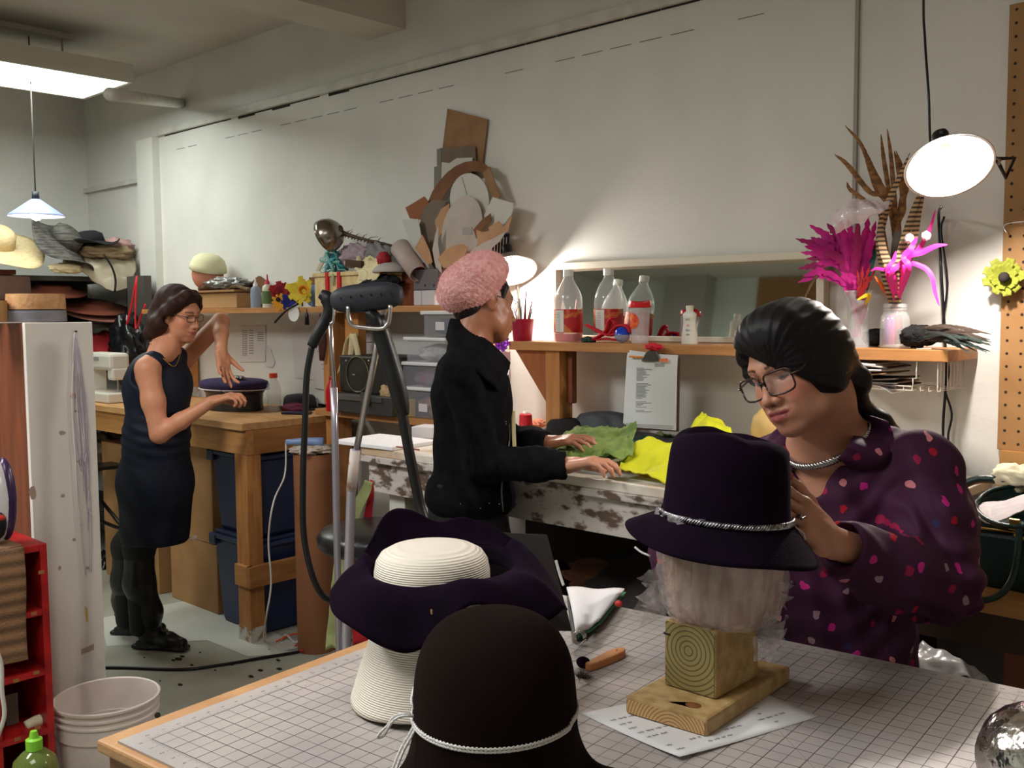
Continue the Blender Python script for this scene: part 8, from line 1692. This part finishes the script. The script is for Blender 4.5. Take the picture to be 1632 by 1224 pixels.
# ================================================================== FLOOR: bucket, green bottle, cable, basket, iron
bz_ = PZ(170, 1107, .40); bk = V((bz_.x, bz_.y, 0)); rb_ = 81 / 1580 * (bk - CAM).dot(FH); BK = thing('bucket', 'white plastic pail with ribbed rim on the floor before the white board', 'bucket', bk)
sc2 = rb_ / .15
pf_ = [(0, .003), (.118, .003), (.125, .0), (.130, .02), (.137, .30), (.146, .302), (.146, .345), (.1505, .347), (.1505, .352), (.145, .354), (.145, .366), (.1505, .368), (.1505, .373), (.145, .375), (.145, .388), (.153, .390), (.154, .397), (.150, .40), (.146, .397), (.142, .36), (.132, .04), (.12, .01), (0, .008)]
MB().lathe([(r * sc2, z) for r, z in pf_], bk, 64).build('pail', mat('white_pail', (220, 208, 200), .4, c2=(206, 192, 186), vs=5), BK, smooth_='auto')
MB().tube([bk + V((.148 * sc2 * math.cos(a), .148 * sc2 * math.sin(a), .33 - .16 * max(0, math.sin(a + 2.2)) ** .8)) for a in [i * pi / 14 - 2.2 for i in range(15)]], .0022, 6, sm=3).build('wire_handle', mat('dull_metal', (0, 0, 0)), BK, smooth_=True)
gq = PD(55, 1200, 2.45); GBt = thing('soap_bottle', 'green-tinted clear bottle with lime green cap at the bottom left', 'bottle', V((gq.x, gq.y, 0)))
go = V((gq.x, gq.y, PD(55, 1165, 2.45).z - .33)); rg_ = .056
MB().lathe([(0, 0), (rg_, 0), (rg_, .01), (rg_, .23), (rg_ * .9, .255), (rg_ * .55, .275), (rg_ * .3, .283), (rg_ * .3, .29)], go, 36).build('bottle', mat('green_clear', (120, 140, 70), .08, alpha=.55, spec=.9), GBt, smooth_='auto')
MB().lathe([(0, .005), (rg_ * .93, .005), (rg_ * .93, .16), (0, .16)], go, 28).build('soap', mat('green_soap', (110, 130, 50), .2, alpha=.8), GBt, smooth_='auto')
MB().lathe([(.020, .283), (.020, .309), (.012, .313), (.008, .33), (0, .33)], go, 20).build('cap', mat('lime_cap', (130, 200, 50), .4), GBt, smooth_='auto')
boxthing('carton', (go.x, go.y, go.z / 2 - .001), (.24, .24, go.z - .003), kb, 'carton on the floor under the green bottle', 'box')
bkx = PX(25, 960, RXC + .06); yA = PX(46, 900, RXC + .05).y; zA_ = PX(40, 884, RXC).z; BKT = thing('runner', 'striped burlap runner draped over the front of the red shelf', 'cloth', (RXC, yA - .2, rz1)); burl = mat('burlap', (150, 112, 80), .9, bump=.5, bs=180, wave=.6, wscale=8.5, wdir='Z', wdist=.4)
MB().grid(lambda u, v: V((RXC + .012 + .008 * math.sin(v * 6) + .004 * math.sin(u * 14), yA - .42 * (1 - u), (rz1 + .006) - v * (rz1 - PX(40, 1055, RXC + .012).z))), 24, 24).build('drape', burl, BKT, smooth_=True, thick=.006)
MB().grid(lambda u, v: V((RXC + .012 - .24 * v, yA - .42 * (1 - u), rz1 + .006)), 12, 6).build('top_fold', burl, BKT, smooth_=True, thick=.006)
io_ = PX(-6, 866, RXC - .06); IR = thing('steam_iron', 'upright steam iron, white and purple, at the left edge on the red shelf', 'iron', (RXC - .06, io_.y, rz1 + .01)); ic = V((RXC - .06, PX(0, 860, RXC - .06).y + .005, rz1 + .012))
MB().ball(ic + V((0, -.02, .125)), (.05, .055, .13), 28, fn=lambda p: 1 - .12 * max(0, p.z)).build('iron_body', mat('iron_white', (206, 204, 206), .25), IR, smooth_=True)
MB().ball(ic + V((.0, .012, .12)), (.044, .030, .118), 24).build('iron_side', mat('iron_purple', (58, 34, 70), .25), IR, smooth_=True)
MB().ball(ic + V((.035, -.022, .06)), (.02, .024, .045), 16).build('iron_panel', black, IR, smooth_=True); MB().ball(ic + V((.052, -.018, .078)), (.006, .012, .008), 8).build('red_light', mat('red_tab', (0, 0, 0)), IR)
MB().tube([PD(-8, 1030, 2.55), PD(2, 1060, 2.55), PD(3, 1100, 2.55), PD(7, 1140, 2.55), PD(-4, 1175, 2.55)], .006, 8, sm=5).build('power_cable', mat('white_cord_plastic', (0, 0, 0)), smooth_=True, label='white cable curling at the left edge below the burlap', category='cable')
c = PX(58, 1152, RXC - .05); MB().tube([c + V((0, -.03, .0)), c + V((0, .01, .004)), c + V((0, .04, -.012))], [.014, .018, .012], 10, sm=3).build('cloth_roll', mat('cream_linen', (0, 0, 0)), smooth_=True, label='small cream roll in the lower red pigeonhole', category='cloth')
MB().bb((PX(20, 1110, RXC - .1).x, PX(8, 1110, RXC - .1).y, zrow[2] + .01), (RXC - .098, PX(28, 1110, RXC - .1).y, zrow[2] + .10)).build('grey_card', mat('grey_card', (0, 0, 0)), label='grey card leaning in a red pigeonhole', category='card')
MB().tube([PZ(140, 1064, .007), PZ(200, 1064, .007), PZ(290, 1067, .007), PZ(350, 1060, .007), PZ(420, 1048, .007), PZ(480, 1038, .007), PZ(560, 1020, .007)], .007, 8, sm=6).build('floor_cable', black, smooth_=True, label='black cable snaking across the pale floor', category='cable')
random.seed(77)
for px, py, s_ in ((284, 1050, .022), (290, 1046, .014), (276, 1052, .012), (319, 1040, .007), (306, 1060, .01), (287, 1091, .014), (400, 1078, .016), (415, 1068, .016), (443, 1052, .012), (445, 1066, .016), (343, 1068, .006), (230, 1048, .006), (370, 1060, .006), (255, 1085, .005)):
    heap('felt_scrap', PZ(px, py, .002), (s_, s_ * .6, .003), dark, 'dark scrap lying on the pale floor', 'scrap', px, .4, 3, n=12, group='dark scraps on the floor', zmin=.0005)
mb = MB(); q = [PZ(x, y, .0012) for x, y in ((160, 985), (330, 950), (372, 975), (500, 1040), (395, 1046), (330, 1020), (170, 1030))]; mb.face(q); mb.build('trim_10', mat('white_floor_paint', (206, 206, 196), .6), kind='structure')
for k, P_ in enumerate(([(448, 1020), (456, 1012), (470, 1024), (480, 1018), (474, 1032), (455, 1034)], [(470, 1030), (484, 1026), (496, 1034), (478, 1038)])):
    MB().tube([PZ(x, y, .008 + .01 * (i % 2)) for i, (x, y) in enumerate(P_)], .006, 6, sm=4).build('cable_tangle', [mat('white_cord_plastic', (0, 0, 0)), mat('red_cable', (190, 40, 34), .5)][k], smooth_=True, label=['white cable tangle on the floor by the brown tube', 'red cable bit on the floor by the brown tube'][k], category='cable')
MB().tube([PZ(440, 1022, .009), PZ(470, 1010, .02), PZ(500, 1012, .009)], .004, 6, sm=3).build('orange_wire', mat('orange_cap', (0, 0, 0)), smooth_=True, label='thin orange wire on the floor by the brown tube', category='cable')
